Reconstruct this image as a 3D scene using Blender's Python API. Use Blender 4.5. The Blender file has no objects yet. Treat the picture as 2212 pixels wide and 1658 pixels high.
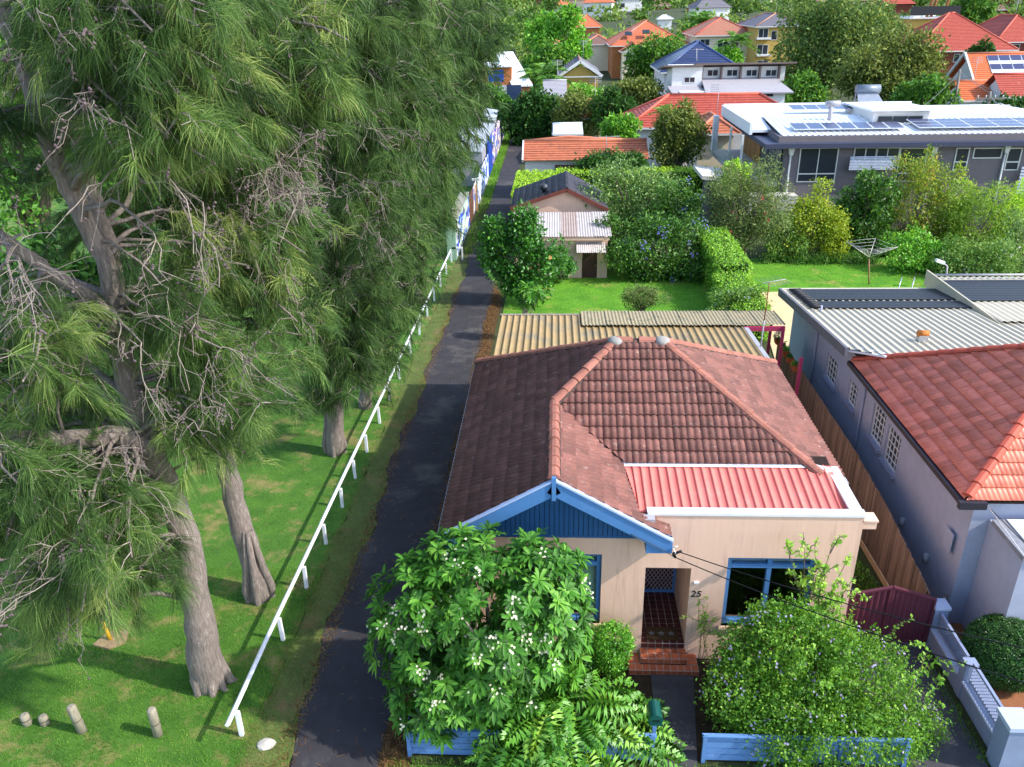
import bpy, bmesh, math, random
import numpy as np
from mathutils import Vector, Matrix

random.seed(11)
RNG = np.random.default_rng(11)
S = bpy.context.scene
COL = S.collection
PI = math.pi

# ------------------------------------------------------------------ camera
HC = 14.0                                     # height of the drone above the front garden
ROT = np.array([[0.99866109, -0.0032565, 0.05162769],
                [0.04812709, 0.42444301, -0.90417472],
                [-0.01896856, 0.9054488, 0.42403144]])
FPX, IW, IH = 1766.0, 2212.0, 1658.0
cam_d = bpy.data.cameras.new('camera')
cam_d.sensor_width = 36.0
cam_d.lens = FPX / IW * 36.0
cam_d.clip_start, cam_d.clip_end = 0.1, 5000.0
cam = bpy.data.objects.new('camera', cam_d)
COL.objects.link(cam)
cam.matrix_world = Matrix.Translation((0, 0, HC)) @ Matrix(ROT.tolist()).to_4x4()
S.camera = cam

# ------------------------------------------------------------------ sky and sun
SUN_EL, SUN_AZ = math.radians(40.0), math.radians(104.0)   # azimuth from +Y towards +X
SUN_DIR = Vector((math.sin(SUN_AZ) * math.cos(SUN_EL), math.cos(SUN_AZ) * math.cos(SUN_EL), math.sin(SUN_EL)))
world = bpy.data.worlds.new('World')
S.world = world
world.use_nodes = True
wn = world.node_tree.nodes
sky = wn.new('ShaderNodeTexSky')
sky.sky_type = 'NISHITA'
sky.sun_disc = False
sky.sun_elevation = SUN_EL
sky.sun_rotation = SUN_AZ
sky.air_density = 1.0
sky.dust_density = 1.0
world.node_tree.links.new(sky.outputs[0], wn['Background'].inputs[0])
wn['Background'].inputs[1].default_value = 0.15
sun_d = bpy.data.lights.new('sun', 'SUN')
sun_d.energy = 2.15
sun_d.angle = math.radians(1.0)
sun_d.color = (1.0, 0.95, 0.86)
sun = bpy.data.objects.new('sun', sun_d)
COL.objects.link(sun)
sun.rotation_euler = SUN_DIR.to_track_quat('Z', 'Y').to_euler()
S.view_settings.view_transform = 'Standard'
S.view_settings.look = 'None'
S.view_settings.gamma = 1.0
S.view_settings.use_curve_mapping = False
S.view_settings.exposure = 1.62
S.cycles.max_bounces = 6
S.cycles.diffuse_bounces = 3
S.cycles.glossy_bounces = 2
S.cycles.transmission_bounces = 4
S.cycles.transparent_max_bounces = 6

# ------------------------------------------------------------------ surveying helpers
def gz(Y):
    """height of the land at depth Y: flat street, gentle fall along the lane, far rise"""
    Y = float(Y)
    if Y < 14: return 0.0
    if Y < 50: return -.03 * (Y - 14)
    if Y < 150: return -1.08
    if Y < 400: return -1.08 + (Y - 150) * .036
    return 7.92 + (Y - 400) * .02
def ray(x, y):
    return ROT @ np.array([x - IW / 2, -(y - IH / 2), -FPX])
def atZ(x, y, z):
    d = ray(x, y); return Vector(d * ((z - HC) / d[2]) + np.array([0, 0, HC]))
def A(x, y, Y):
    d = ray(x, y); return Vector(d * (Y / d[1]) + np.array([0, 0, HC]))
def G(x, y):
    z = 0.0
    for _ in range(30):
        p = atZ(x, y, z); z = .5 * z + .5 * gz(p.y)
    return p
def pxm(P):
    """metres per survey pixel at point P"""
    v = ROT.T @ (np.array(P) - np.array([0, 0, HC])); return -v[2] / FPX

# ------------------------------------------------------------------ materials
def lin(c):
    if isinstance(c, str):
        c = [int(c[i:i + 2], 16) / 255 for i in (0, 2, 4)]
        return tuple(v / 12.92 if v <= .04045 else ((v + .055) / 1.055) ** 2.4 for v in c)
    return tuple(c)
MATS = {}
def mat(name, col, rough=.75, var=.18, scale=3., col2=None, bump=0., bscale=60., metal=0., rand=0., spec=.3,
        stretch=(1, 1, 1), wear=None, wear_amt=.0, wear_scale=1.2):
    if name in MATS: return MATS[name]
    m = bpy.data.materials.new(name); m.use_nodes = True
    nt = m.node_tree; N = nt.nodes; L = nt.links; b = N['Principled BSDF']
    c = lin(col); c2 = lin(col2) if col2 else tuple(v * (1 - var) for v in c)
    c1 = c if col2 else tuple(min(1, v * (1 + var)) for v in c)
    geo = N.new('ShaderNodeNewGeometry')
    mp = N.new('ShaderNodeMapping'); mp.inputs['Scale'].default_value = stretch
    L.new(geo.outputs['Position'], mp.inputs[0])
    nz = N.new('ShaderNodeTexNoise'); nz.inputs['Scale'].default_value = scale; nz.inputs['Detail'].default_value = 6; nz.inputs['Roughness'].default_value = .65
    L.new(mp.outputs[0], nz.inputs[0])
    rp = N.new('ShaderNodeValToRGB'); rp.color_ramp.elements[0].position = .3; rp.color_ramp.elements[1].position = .7
    rp.color_ramp.elements[0].color = (*c2, 1); rp.color_ramp.elements[1].color = (*c1, 1)
    L.new(nz.outputs[0], rp.inputs[0])
    out = rp.outputs[0]
    if wear:
        n2 = N.new('ShaderNodeTexNoise'); n2.inputs['Scale'].default_value = wear_scale; n2.inputs['Detail'].default_value = 8; n2.inputs['Roughness'].default_value = .7
        L.new(mp.outputs[0], n2.inputs[0])
        r2 = N.new('ShaderNodeValToRGB'); r2.color_ramp.elements[0].position = .62 - wear_amt * .25; r2.color_ramp.elements[1].position = .72 - wear_amt * .15
        r2.color_ramp.elements[0].color = (0, 0, 0, 1); r2.color_ramp.elements[1].color = (1, 1, 1, 1)
        L.new(n2.outputs[0], r2.inputs[0])
        mx = N.new('ShaderNodeMix'); mx.data_type = 'RGBA'; mx.inputs['B'].default_value = (*lin(wear), 1)
        L.new(r2.outputs[0], mx.inputs['Factor']); L.new(out, mx.inputs['A']); out = mx.outputs['Result']
    if rand:
        oi = N.new('ShaderNodeObjectInfo'); mr = N.new('ShaderNodeMapRange')
        mr.inputs['To Min'].default_value = 1 - rand; mr.inputs['To Max'].default_value = 1 + rand
        at = N.new('ShaderNodeAttribute'); at.attribute_name = 'rnd'
        ad = N.new('ShaderNodeMath'); ad.operation = 'ADD'; L.new(oi.outputs['Random'], ad.inputs[0]); L.new(at.outputs['Fac'], ad.inputs[1])
        fr = N.new('ShaderNodeMath'); fr.operation = 'FRACT'; L.new(ad.outputs[0], fr.inputs[0]); L.new(fr.outputs[0], mr.inputs[0])
        vm = N.new('ShaderNodeVectorMath'); vm.operation = 'SCALE'; L.new(out, vm.inputs[0]); L.new(mr.outputs[0], vm.inputs['Scale']); out = vm.outputs[0]
    L.new(out, b.inputs['Base Color'])
    b.inputs['Roughness'].default_value = rough; b.inputs['Metallic'].default_value = metal
    b.inputs['Specular IOR Level'].default_value = spec
    if bump:
        n3 = N.new('ShaderNodeTexNoise'); n3.inputs['Scale'].default_value = bscale; n3.inputs['Detail'].default_value = 5
        L.new(mp.outputs[0], n3.inputs[0])
        bp = N.new('ShaderNodeBump'); bp.inputs['Strength'].default_value = bump; bp.inputs['Distance'].default_value = .02
        L.new(n3.outputs[0], bp.inputs['Height']); L.new(bp.outputs[0], b.inputs['Normal'])
    MATS[name] = m
    return m
def leafmat(name, cols, rough=.45, trans=.3, spec=.35, tcol=None):
    """foliage: colour picked leaf by leaf from the 'rnd' attribute, part of the light passes through"""
    if name in MATS: return MATS[name]
    m = bpy.data.materials.new(name); m.use_nodes = True
    nt = m.node_tree; N = nt.nodes; L = nt.links; b = N['Principled BSDF']
    at = N.new('ShaderNodeAttribute'); at.attribute_name = 'rnd'
    rp = N.new('ShaderNodeValToRGB'); el = rp.color_ramp.elements
    n = len(cols)
    for i, c in enumerate(cols):
        e = el[i] if i < 2 else el.new(1)
        e.position = i / (n - 1); e.color = (*lin(c), 1)
    for i, c in enumerate(cols): el[i].position = i / (n - 1); el[i].color = (*lin(c), 1)
    h0 = N.new('ShaderNodeHueSaturation'); h0.inputs['Hue'].default_value = .484; h0.inputs['Saturation'].default_value = .97; L.new(rp.outputs[0], h0.inputs['Color'])
    L.new(at.outputs['Fac'], rp.inputs[0]); L.new(h0.outputs[0], b.inputs['Base Color'])
    b.inputs['Roughness'].default_value = rough; b.inputs['Specular IOR Level'].default_value = spec
    t = N.new('ShaderNodeBsdfTranslucent')
    hs = N.new('ShaderNodeHueSaturation'); hs.inputs['Hue'].default_value = .48; hs.inputs['Value'].default_value = 1.5; hs.inputs['Saturation'].default_value = 1.05
    L.new(h0.outputs[0], hs.inputs['Color']); L.new(hs.outputs[0], t.inputs[0])
    mx = N.new('ShaderNodeMixShader'); mx.inputs[0].default_value = trans
    L.new(b.outputs[0], mx.inputs[1]); L.new(t.outputs[0], mx.inputs[2])
    L.new(mx.outputs[0], N['Material Output'].inputs[0])
    MATS[name] = m
    return m
def glass(name, col=(.02, .025, .03), rough=.05):
    if name in MATS: return MATS[name]
    m = bpy.data.materials.new(name); m.use_nodes = True
    b = m.node_tree.nodes['Principled BSDF']; b.inputs['Base Color'].default_value = (*lin(col), 1)
    b.inputs['Roughness'].default_value = rough; b.inputs['Specular IOR Level'].default_value = .6
    MATS[name] = m; return m
def clear_glass(name):
    if name in MATS: return MATS[name]
    m = bpy.data.materials.new(name); m.use_nodes = True
    nt = m.node_tree; N = nt.nodes; L = nt.links
    tr = N.new('ShaderNodeBsdfTransparent'); tr.inputs[0].default_value = (.9, .96, .94, 1)
    gl = N.new('ShaderNodeBsdfGlossy'); gl.inputs['Roughness'].default_value = .05
    mx = N.new('ShaderNodeMixShader'); mx.inputs[0].default_value = .12
    L.new(tr.outputs[0], mx.inputs[1]); L.new(gl.outputs[0], mx.inputs[2]); L.new(mx.outputs[0], N['Material Output'].inputs[0])
    MATS[name] = m; return m

# ------------------------------------------------------------------ objects
def wm(o):
    m = o.matrix_parent_inverse @ o.matrix_basis
    return (wm(o.parent) @ m) if o.parent else o.matrix_basis.copy()
def link(o, parent=None):
    """link to the scene; children keep the world coordinates they were built in"""
    COL.objects.link(o)
    if parent is not None:
        o.parent = parent; o.matrix_parent_inverse = wm(parent).inverted()
    return o
def tag(o, label=None, cat=None, group=None, kind=None):
    if label: o['label'] = label
    if cat: o['category'] = cat
    if group: o['group'] = group
    if kind: o['kind'] = kind
    return o
def thing(name, label, cat, loc=(0, 0, 0), rz=0., group=None):
    o = bpy.data.objects.new(name, None); o.empty_display_size = .1
    o.location = loc; o.rotation_euler = (0, 0, rz); COL.objects.link(o)
    return tag(o, label, cat, group)
def npmesh(name, V, F, m, parent=None, rnd=None, smooth=False, loc=None):
    """mesh object from numpy arrays: V (n,3), F (m,k)"""
    V = np.asarray(V, dtype=np.float32); F = np.asarray(F, dtype=np.int32)
    me = bpy.data.meshes.new(name); k = F.shape[1]
    me.vertices.add(len(V)); me.vertices.foreach_set('co', V.ravel())
    me.loops.add(F.size); me.loops.foreach_set('vertex_index', F.ravel())
    me.polygons.add(len(F)); me.polygons.foreach_set('loop_start', np.arange(0, F.size, k, dtype=np.int32))
    if smooth: me.polygons.foreach_set('use_smooth', np.ones(len(F), dtype=bool))
    me.update(calc_edges=True)
    if rnd is not None:
        a = me.attributes.new('rnd', 'FLOAT', 'FACE'); a.data.foreach_set('value', np.asarray(rnd, dtype=np.float32))
    if m: me.materials.append(m)
    o = bpy.data.objects.new(name, me)
    if loc is not None: o.location = loc
    return link(o, parent)
class MB:
    """collects boxes, prisms and tubes into ONE mesh"""
    def __init__(s): s.v = []; s.f = []; s.sm = []
    def add(s, v, f, smooth=False):
        k = len(s.v); s.v += [tuple(p) for p in v]; s.f += [tuple(i + k for i in q) for q in f]; s.sm += [smooth] * len(f); return s
    def box(s, x0, x1, y0, y1, z0, z1):
        v = [(x, y, z) for z in (z0, z1) for y in (y0, y1) for x in (x0, x1)]
        return s.add(v, [(0, 2, 3, 1), (4, 5, 7, 6), (0, 1, 5, 4), (2, 6, 7, 3), (0, 4, 6, 2), (1, 3, 7, 5)])
    def bar(s, a, b, w, h, up=(0, 0, 1)):
        a = Vector(a); b = Vector(b); d = (b - a).normalized(); u = Vector(up); r = d.cross(u)
        if r.length < 1e-4: r = d.cross(Vector((1, 0, 0)))
        r.normalize(); u = r.cross(d); v = []
        for p in (a, b):
            for i, j in ((-1, -1), (1, -1), (1, 1), (-1, 1)): v.append(p + r * (i * w / 2) + u * (j * h / 2))
        return s.add(v, [(3, 2, 1, 0), (4, 5, 6, 7), (0, 1, 5, 4), (1, 2, 6, 5), (2, 3, 7, 6), (3, 0, 4, 7)])
    def prism(s, poly, a, b, axis='y'):
        """polygon in the plane across the axis, extruded from a to b"""
        n = len(poly)
        def P(p, t): return {'y': (p[0], t, p[1]), 'x': (t, p[0], p[1]), 'z': (p[0], p[1], t)}[axis]
        v = [P(p, a) for p in poly] + [P(p, b) for p in poly]
        return s.add(v, [tuple(range(n))[::-1], tuple(range(n, 2 * n))] + [(i, (i + 1) % n, n + (i + 1) % n, n + i) for i in range(n)])
    def quad(s, *p): return s.add(p, [tuple(range(len(p)))])
    def slab(s, pts, t):
        """flat polygon given a thickness t downwards"""
        n = len(pts); v = [tuple(p) for p in pts] + [(p[0], p[1], p[2] - t) for p in pts]
        return s.add(v, [tuple(range(n)), tuple(range(n, 2 * n))[::-1]] + [(i, n + i, n + (i + 1) % n, (i + 1) % n) for i in range(n)])
    def tube(s, pts, r, sides=6, cap=True):
        pts = [Vector(p) for p in pts]; n = len(pts); r = r if hasattr(r, '__len__') else [r] * n
        v = []; prev = None
        for i, p in enumerate(pts):
            d = (pts[min(i + 1, n - 1)] - pts[max(i - 1, 0)]).normalized()
            if prev is None: u = d.orthogonal().normalized()
            else: u = (prev - d * prev.dot(d)); u = u.normalized() if u.length > 1e-5 else d.orthogonal().normalized()
            prev = u; w = d.cross(u)
            for k in range(sides):
                t = 2 * PI * k / sides; v.append(p + (u * math.cos(t) + w * math.sin(t)) * r[i])
        f = [(i * sides + k, i * sides + (k + 1) % sides, (i + 1) * sides + (k + 1) % sides, (i + 1) * sides + k) for i in range(n - 1) for k in range(sides)]
        s.add(v, f, True)
        if cap and sides > 2:
            k0 = len(s.v) - len(v)
            s.f += [tuple(range(k0 + sides - 1, k0 - 1, -1)), tuple(range(k0 + (n - 1) * sides, k0 + n * sides))]; s.sm += [False, False]
        return s
    def lathe(s, prof, c=(0, 0, 0), sides=10):
        """profile [(r,z)...] turned about the vertical through c"""
        v = []; n = len(prof)
        for r, z in prof:
            for k in range(sides):
                t = 2 * PI * k / sides; v.append((c[0] + r * math.cos(t), c[1] + r * math.sin(t), c[2] + z))
        f = [(i * sides + k, i * sides + (k + 1) % sides, (i + 1) * sides + (k + 1) % sides, (i + 1) * sides + k) for i in range(n - 1) for k in range(sides)]
        f += [tuple(range(sides - 1, -1, -1)), tuple(range((n - 1) * sides, n * sides))]
        return s.add(v, f, True)
    def mesh(s, name, m=None):
        me = bpy.data.meshes.new(name); me.from_pydata(s.v, [], s.f)
        me.polygons.foreach_set('use_smooth', s.sm); me.update()
        if m: me.materials.append(m)
        return me
    def build(s, name, m, parent=None, loc=None):
        o = bpy.data.objects.new(name, s.mesh(name, m))
        if loc is not None: o.location = loc
        return link(o, parent)
def B(name, m, parent, *box): return MB().box(*box).build(name, m, parent)
def struct(o): o['kind'] = 'structure'; return o
def inst(me, name, parent, M=None):
    o = bpy.data.objects.new(name, me)
    if M is not None: o.matrix_basis = M
    return link(o, parent)
# ================================================================== the setting
def strip(name, x0, x1, y0, y1, dz, m, ny=40, wob=0., nx=1):
    """sheet following the land between two X edges (numbers or functions of Y)"""
    f0 = x0 if callable(x0) else (lambda y: x0); f1 = x1 if callable(x1) else (lambda y: x1)
    ys = np.linspace(y0, y1, ny + 1); V = []
    for y in ys:
        a = f0(y) + (RNG.normal(0, wob) if wob else 0); b = f1(y) + (RNG.normal(0, wob) if wob else 0)
        for i in range(nx + 1): V.append((a + (b - a) * i / nx, y, gz(y) + dz))
    F = [(j * (nx + 1) + i, j * (nx + 1) + i + 1, (j + 1) * (nx + 1) + i + 1, (j + 1) * (nx + 1) + i) for j in range(ny) for i in range(nx)]
    return struct(npmesh(name, V, F, m))
m_soil = mat('soil_mat', '3f4a26', .95, .3, .25, '33391f', bump=.6, bscale=20)
ys = np.array([-60, 0, 8, 11, 14, 18, 22, 26, 30, 34, 38, 42, 46, 50, 60, 80, 100, 150, 200, 260, 320, 400, 600, 900, 1600, 3000.])
xs = np.array([-3000, -800, -300, -120, -60, -30, -12, 0, 12, 30, 60, 120, 300, 800, 3000.])
V = [(x, y, gz(y) - .03) for y in ys for x in xs]
nx = len(xs)
F = [(j * nx + i, j * nx + i + 1, (j + 1) * nx + i + 1, (j + 1) * nx + i) for j in range(len(ys) - 1) for i in range(nx - 1)]
struct(npmesh('ground', V, F, m_soil))
# lawns
m_lawn = mat('lawn_mat', '4d7526', .95, .3, 1.4, '335a19', bump=.8, bscale=45, wear='86784c', wear_amt=.42, wear_scale=1.0)
m_yard = mat('yard_mat', '5c9024', .95, .3, .9, '3f7318', bump=.7, bscale=45, wear='99904f', wear_amt=.3, wear_scale=.8)
m_verge = mat('verge_mat', '5c6e33', .95, .3, 1.4, '455428', bump=.7, bscale=40, wear='6f6240', wear_amt=.36, wear_scale=1.1)
m_asph = mat('lane_asphalt', '3a383d', .9, .25, 1.6, '2c2a2e', bump=.35, bscale=90, wear='56534f', wear_amt=.3, wear_scale=.35)
m_leafl = mat('dead_leaf_litter', '5b4424', 1., .4, 6., '3a2c18', bump=1., bscale=30)
m_conc = mat('dark_concrete', '4a484c', .9, .25, 2.2, '37353a', bump=.3, bscale=70, wear='5a584f', wear_amt=.25, wear_scale=1.4)
m_path = mat('grey_concrete', '85807a', .9, .18, 3., '6f6a66', bump=.3, bscale=80)
LANE_L = lambda y: -5.5 + .12 * math.sin(y * .7) + .08 * math.sin(y * 2.3) - (.0 if y < 60 else 0)
LANE_R = lambda y: -3.5 + .08 * math.sin(y * .9 + 1) + .05 * math.sin(y * 2.9)
strip('park_lawn', -70, -6.35, -10, 140, .000, m_lawn, 60)
strip('lane_verge', -6.36, LANE_L, 9, 50, .004, m_verge, 160, .05)
strip('lane', LANE_L, LANE_R, -10, 118, .012, m_asph, 240, .04)
strip('leaf_litter_edge', LANE_R, -2.9, 4, 45, .006, m_leafl, 160, .0)
strip('street_verge', -3.4, 30, 4, 11.62, .002, m_lawn, 4)
strip('footpath', -80, 80, 2, 8.4, .02, m_path, 4)
strip('garden_soil', -2.9, 8.6, 11.9, 14.7, .004, mat('mulch', '33281c', 1., .4, 5., bump=1., bscale=25), 4)
strip('garden_path', lambda y: 2.22 - (14.3 - y) * .03, lambda y: 3.2 - (14.3 - y) * .12, 8.2, 14.25, .03, m_conc, 12)
strip('driveway', lambda y: 6.9 if y > 14 else 5.2, lambda y: 8.72 - (15.4 - y) * .02, 11.0, 15.5, .02, m_conc, 14, 0)
strip('side_path', 6.6, 7.9, 15.4, 27, .012, m_conc, 20)
strip('side_weeds', 7.9, 8.45, 15.5, 27, .016, mat('weedy_soil', '53602c', 1., .3, 3., '3d3524', bump=.8, bscale=30), 20)
strip('back_lawn', -2.7, 8.6, 29.0, 50, .004, m_yard, 30)
strip('neighbour_lawn', 10.5, 26, 43, 51, .006, m_yard, 20)
MB().slab([(9.2, 29.5, -.5), (24, 29.5, -.5), (24, 43.3, -.78), (17, 44.1, -.80), (11, 43.4, -.78)], .3).build('pool_paving', mat('sandstone_paving', 'c9ae84', .8, .12, 3.), None)['kind'] = 'structure'
strip('neighbour_yard', 8.9, 40, 12, 24, .003, mat('brick_dust', '8a5a3c', .9, .2, 5.), 10)
# ================================================================== the brown tiled house
m_wall = mat('peach_render', 'dab49e', .9, .05, 2.5, bump=.25, bscale=120, wear='c7a28e', wear_amt=.22, wear_scale=.9, stretch=(4, 1, .35))
m_tile = mat('brown_tile', '7a4f46', .75, .16, 5., col2='60413c', rand=.24, bump=.25, bscale=60, wear='8d7871', wear_amt=.14, wear_scale=7.)
m_cap = mat('ridge_cap', '946052', .8, .15, 6., rand=.15, bump=.25, bscale=50, wear='7d5546', wear_amt=.4, wear_scale=5.)
m_mort = mat('mortar', '4a3f3b', .95, .2, 9.)
m_grey_mortar = mat('grey_mortar', '8d8a86', .95, .15, 9.)
m_blue = mat('blue_paint', '4a78ac', .5, .06, 3., wear='5d88b6', wear_amt=.15)
m_dblue = mat('deep_blue_paint', '285688', .55, .08, 3.)
m_pale = mat('pale_blue_trim', '9fb2d4', .5, .06, 4.)
m_white = mat('white_paint', 'dcdcdc', .5, .05, 4.)
m_flash = mat('flashing', 'd4d4da', .5, .08, 3.)
m_redm = mat('red_metal', 'de756a', .55, .05, 1.5, col2='d86b61', wear='dc8076', wear_amt=.25, wear_scale=.8)
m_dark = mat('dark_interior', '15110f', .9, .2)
m_deck = mat('roof_underlay', '2a1c18', .95, .2)
m_glass = glass('window_glass')
m_blind = mat('blind', 'b9c3c9', .6, .04)
m_gutter = mat('gutter', '9c9aa0', .5, .1)

def tile_mesh(w, l, rolls, rh, lip, seg=4):
    """one roof tile lying in the plane: x across, y up the slope, z out; lower edge at y=0"""
    prof = []
    n = rolls * seg
    for i in range(n + 1):
        t = i / seg
        ph = (t % 1) if i < n else 1
        prof.append((-w / 2 + w * i / n, rh * max(0, math.sin(PI * ph)) ** .8 if ph not in (0, 1) else 0))
    V = []; F = []
    for (x, z) in prof: V.append((x, 0, z + lip))
    for (x, z) in prof: V.append((x, l, z + .004))
    for (x, z) in prof: V.append((x, .002, z + lip - .03))
    m = n + 1
    for i in range(n):
        F.append((i, i + 1, m + i + 1, m + i)); F.append((2 * m + i, 2 * m + i + 1, i + 1, i))
    return V, F
def tile_roof(house, faces, tw, gauge, tl, rolls, rh, m, cap_parts=300, name='roof_tile', lip=.04, seg=4, stagger=False, parts=True):
    """faces: list of (polygon of 3D points, eave direction u, noclip edges). Tiles nearest the camera become parts."""
    V, F = tile_mesh(tw, tl, rolls, rh, lip, seg)
    me = bpy.data.meshes.new(name); me.from_pydata(V, [], F); me.materials.append(m)
    me.polygons.foreach_set('use_smooth', [True] * len(F)); me.update()
    whole, cut = [], []
    for poly, u, noclip in faces:
        P = [Vector(p) for p in poly]; u = Vector(u).normalized()
        n = sum(((P[i] - P[0]).cross(P[i + 1] - P[0]) for i in range(1, len(P) - 1)), Vector()).normalized()
        if n.z < 0: n = -n
        v = n.cross(u)
        if v.z < 0: u = -u; v = n.cross(u)
        O = min(P, key=lambda p: p.z)
        q = [((p - O).dot(u), (p - O).dot(v)) for p in P]
        area = sum(q[i][0] * q[(i + 1) % len(q)][1] - q[(i + 1) % len(q)][0] * q[i][1] for i in range(len(q)))
        sg = 1 if area > 0 else -1
        E = []
        for i in range(len(q)):
            a, b = q[i], q[(i + 1) % len(q)]; dx, dy = b[0] - a[0], b[1] - a[1]; L = math.hypot(dx, dy)
            if L < 1e-6: continue
            E.append((-dy / L * sg, dx / L * sg, a, i in noclip))      # inward normal
        u0, u1 = min(p[0] for p in q), max(p[0] for p in q); v1 = max(p[1] for p in q)
        # phase of the grid fixed in space so that neighbouring faces of one plane line up
        ph = O.dot(u) % tw
        nu0 = int((u0) / tw) - 2; nu1 = int(u1 / tw) + 2
        for j in range(int(v1 / gauge) + 1):
            for i in range(nu0, nu1 + 1):
                cx = i * tw - ph + (tw / 2 if stagger and j % 2 else 0); y0 = j * gauge - .02
                cs = [(cx - tw / 2, y0), (cx + tw / 2, y0), (cx - tw / 2, y0 + tl), (cx + tw / 2, y0 + tl)]
                out = False; clips = []
                for nxx, nyy, a, nc in E:
                    d = [(c[0] - a[0]) * nxx + (c[1] - a[1]) * nyy for c in cs]
                    if nc:
                        if (cx - a[0]) * nxx + (y0 + gauge / 2 - a[1]) * nyy < 0: out = True
                        continue
                    if max(d) < .03: out = True; break
                    if min(d) < -.015 and not (abs(nyy) > .99 and nyy > 0): clips.append((nxx, nyy, a))
                if out: continue
                base = O + u * cx + v * y0
                M = Matrix(((u.x, v.x, n.x, base.x), (u.y, v.y, n.y, base.y), (u.z, v.z, n.z, base.z), (0, 0, 0, 1)))
                (cut if clips else whole).append((base, M, [(c[0], c[1], (c[2][0] - cx, c[2][1] - y0)) for c in clips]))
    cpos = Vector((0, 0, HC))
    allt = [(b, M, c) for b, M, c in whole + cut]
    allt.sort(key=lambda t: (t[0] - cpos).length)
    nparts = cap_parts if parts else 0
    RV, RF, RR = [], [], []
    for k, (b, M, clips) in enumerate(allt):
        M = M @ Matrix.Rotation(random.gauss(0, .006), 4, 'X') @ Matrix.Translation((0, 0, random.uniform(0, .006)))
        vv, ff = V, F; mesh = me
        if clips:
            bm = bmesh.new(); tmp = bm.from_mesh(me)
            for nx_, ny_, a in clips:
                bmesh.ops.bisect_plane(bm, geom=bm.verts[:] + bm.edges[:] + bm.faces[:], plane_co=(a[0], a[1], 0), plane_no=(-nx_, -ny_, 0), clear_outer=True)
            if not bm.faces: bm.free(); continue
            if k < nparts:
                mesh = bpy.data.meshes.new(name); bm.to_mesh(mesh); mesh.materials.clear(); mesh.materials.append(m)
            else:
                bm.verts.index_update(); vv = [tuple(x.co) for x in bm.verts]; ff = [tuple(x.index for x in f.verts) for f in bm.faces]
            bm.free()
        if k < nparts: inst(mesh, name, house, M)
        else:
            o = len(RV); RV += [tuple(M @ Vector(p)) for p in vv]; RF += [tuple(i + o for i in f) for f in ff]; RR += [random.random()] * len(ff)
    if RV:
        mm = bpy.data.meshes.new('roof_tiling'); mm.from_pydata(RV, [], RF); mm.polygons.foreach_set('use_smooth', [True] * len(RF)); mm.update()
        a = mm.attributes.new('rnd', 'FLOAT', 'FACE'); a.data.foreach_set('value', RR)
        mm.materials.append(m); o = link(bpy.data.objects.new('roof_tiling', mm), house); o['kind'] = 'stuff'
def cap_mesh(r, l, m, name='ridge_cap'):
    V, F = [], []
    k = 5
    for y, rr in ((0, r), (l, r * .86)):
        for i in range(k + 1):
            t = PI * (i / k); V.append((-rr * math.cos(t), y, rr * math.sin(t) * .75))
    for i in range(k): F.append((i, i + 1, k + 2 + i, k + 1 + i))
    F.append(tuple(range(k, -1, -1)))
    me = bpy.data.meshes.new(name); me.from_pydata(V, [], F); me.materials.append(m); me.update(); return me
def ridge(house, a, b, me, l, lift=.02, mort=True, name='ridge_cap', r=.13):
    a = Vector(a); b = Vector(b); d = (b - a); n = max(1, int(d.length / l)); d.normalize(); st = (b - a).length / n
    side = d.cross(Vector((0, 0, 1))).normalized(); up = side.cross(d)
    for i in range(n):
        p = a + d * (st * i) + up * (lift + random.uniform(0, .008))
        M = Matrix(((side.x, d.x, up.x, p.x), (side.y, d.y, up.y, p.y), (side.z, d.z, up.z, p.z), (0, 0, 0, 1)))
        inst(me, name, house, M @ Matrix.Rotation(-.03, 4, 'X') @ Matrix.Rotation(random.gauss(0, .01), 4, 'Z'))
    if mort:
        MB().bar(a - up * .02, b - up * .02, r * 2.25, .07, up).build('mortar_bed', m_mort, house)

YF = 14.75
H1 = thing('brown_tiled_house', 'peach rendered cottage with brown tiled hip roof, blue gable and house number 25', 'house', (2, YF, 0))
SL = .58
RZ = 5.09                                       # gable ridge height
EZ = 3.69                                       # eave height
XL, XG, XR = -2.40, 2.42, 6.76
FRT = 14.3
hb = (0.01, 17.9, RZ)
apL = (1.57, 19.6, 6.0); apR = (2.75, 19.6, 6.0)
bkL = (XL, 23.55, EZ); bkR = (XR, 23.55, EZ)
frR = (5.84, 16.52, 4.21)
vly = (1.55, 16.62, 4.22)
zL = lambda x: RZ + SL * x
faces = [
    ([(XL, FRT, EZ), (0.0, FRT, RZ), (0.0, 17.9, RZ), (XL, 17.9, EZ)], (0, 1, 0), {2}),
    ([(XL, 17.9, EZ), (0.0, 17.9, RZ), apL, bkL], (0, 1, 0), {0}),
    ([(0.0, FRT, RZ), (0.0, 17.9, RZ), vly, (1.85, FRT, RZ - SL * 1.85)], (0, 1, 0), set()),
    ([(1.85, FRT, RZ - SL * 1.85), (1.85, 14.74, RZ - SL * 1.85), (XG, 14.74, EZ), (XG, FRT, EZ)], (0, 1, 0), set()),
    ([apL, apR, frR, vly, (0.0, 17.92, RZ)], (1, 0, 0), set()),
    ([apR, bkR, (XR, 16.75, EZ), (6.12, 16.23, 4.045)], (0, 1, 0), set()),
    ([apL, apR, bkR, bkL], (1, 0, 0), set()),
]
tile_roof(H1, faces, .33, .33, .40, 2, .04, m_tile, 300, lip=.065)
def deck(house, faces, m, t=.05, drop=.035):
    for f in faces:
        P = [(p[0], p[1], p[2] - drop) for p in f[0]]
        MB().slab(P, t).build('roof_deck', m, house)
deck(H1, faces, m_deck)
cm = cap_mesh(.135, .43, m_cap)
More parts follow.
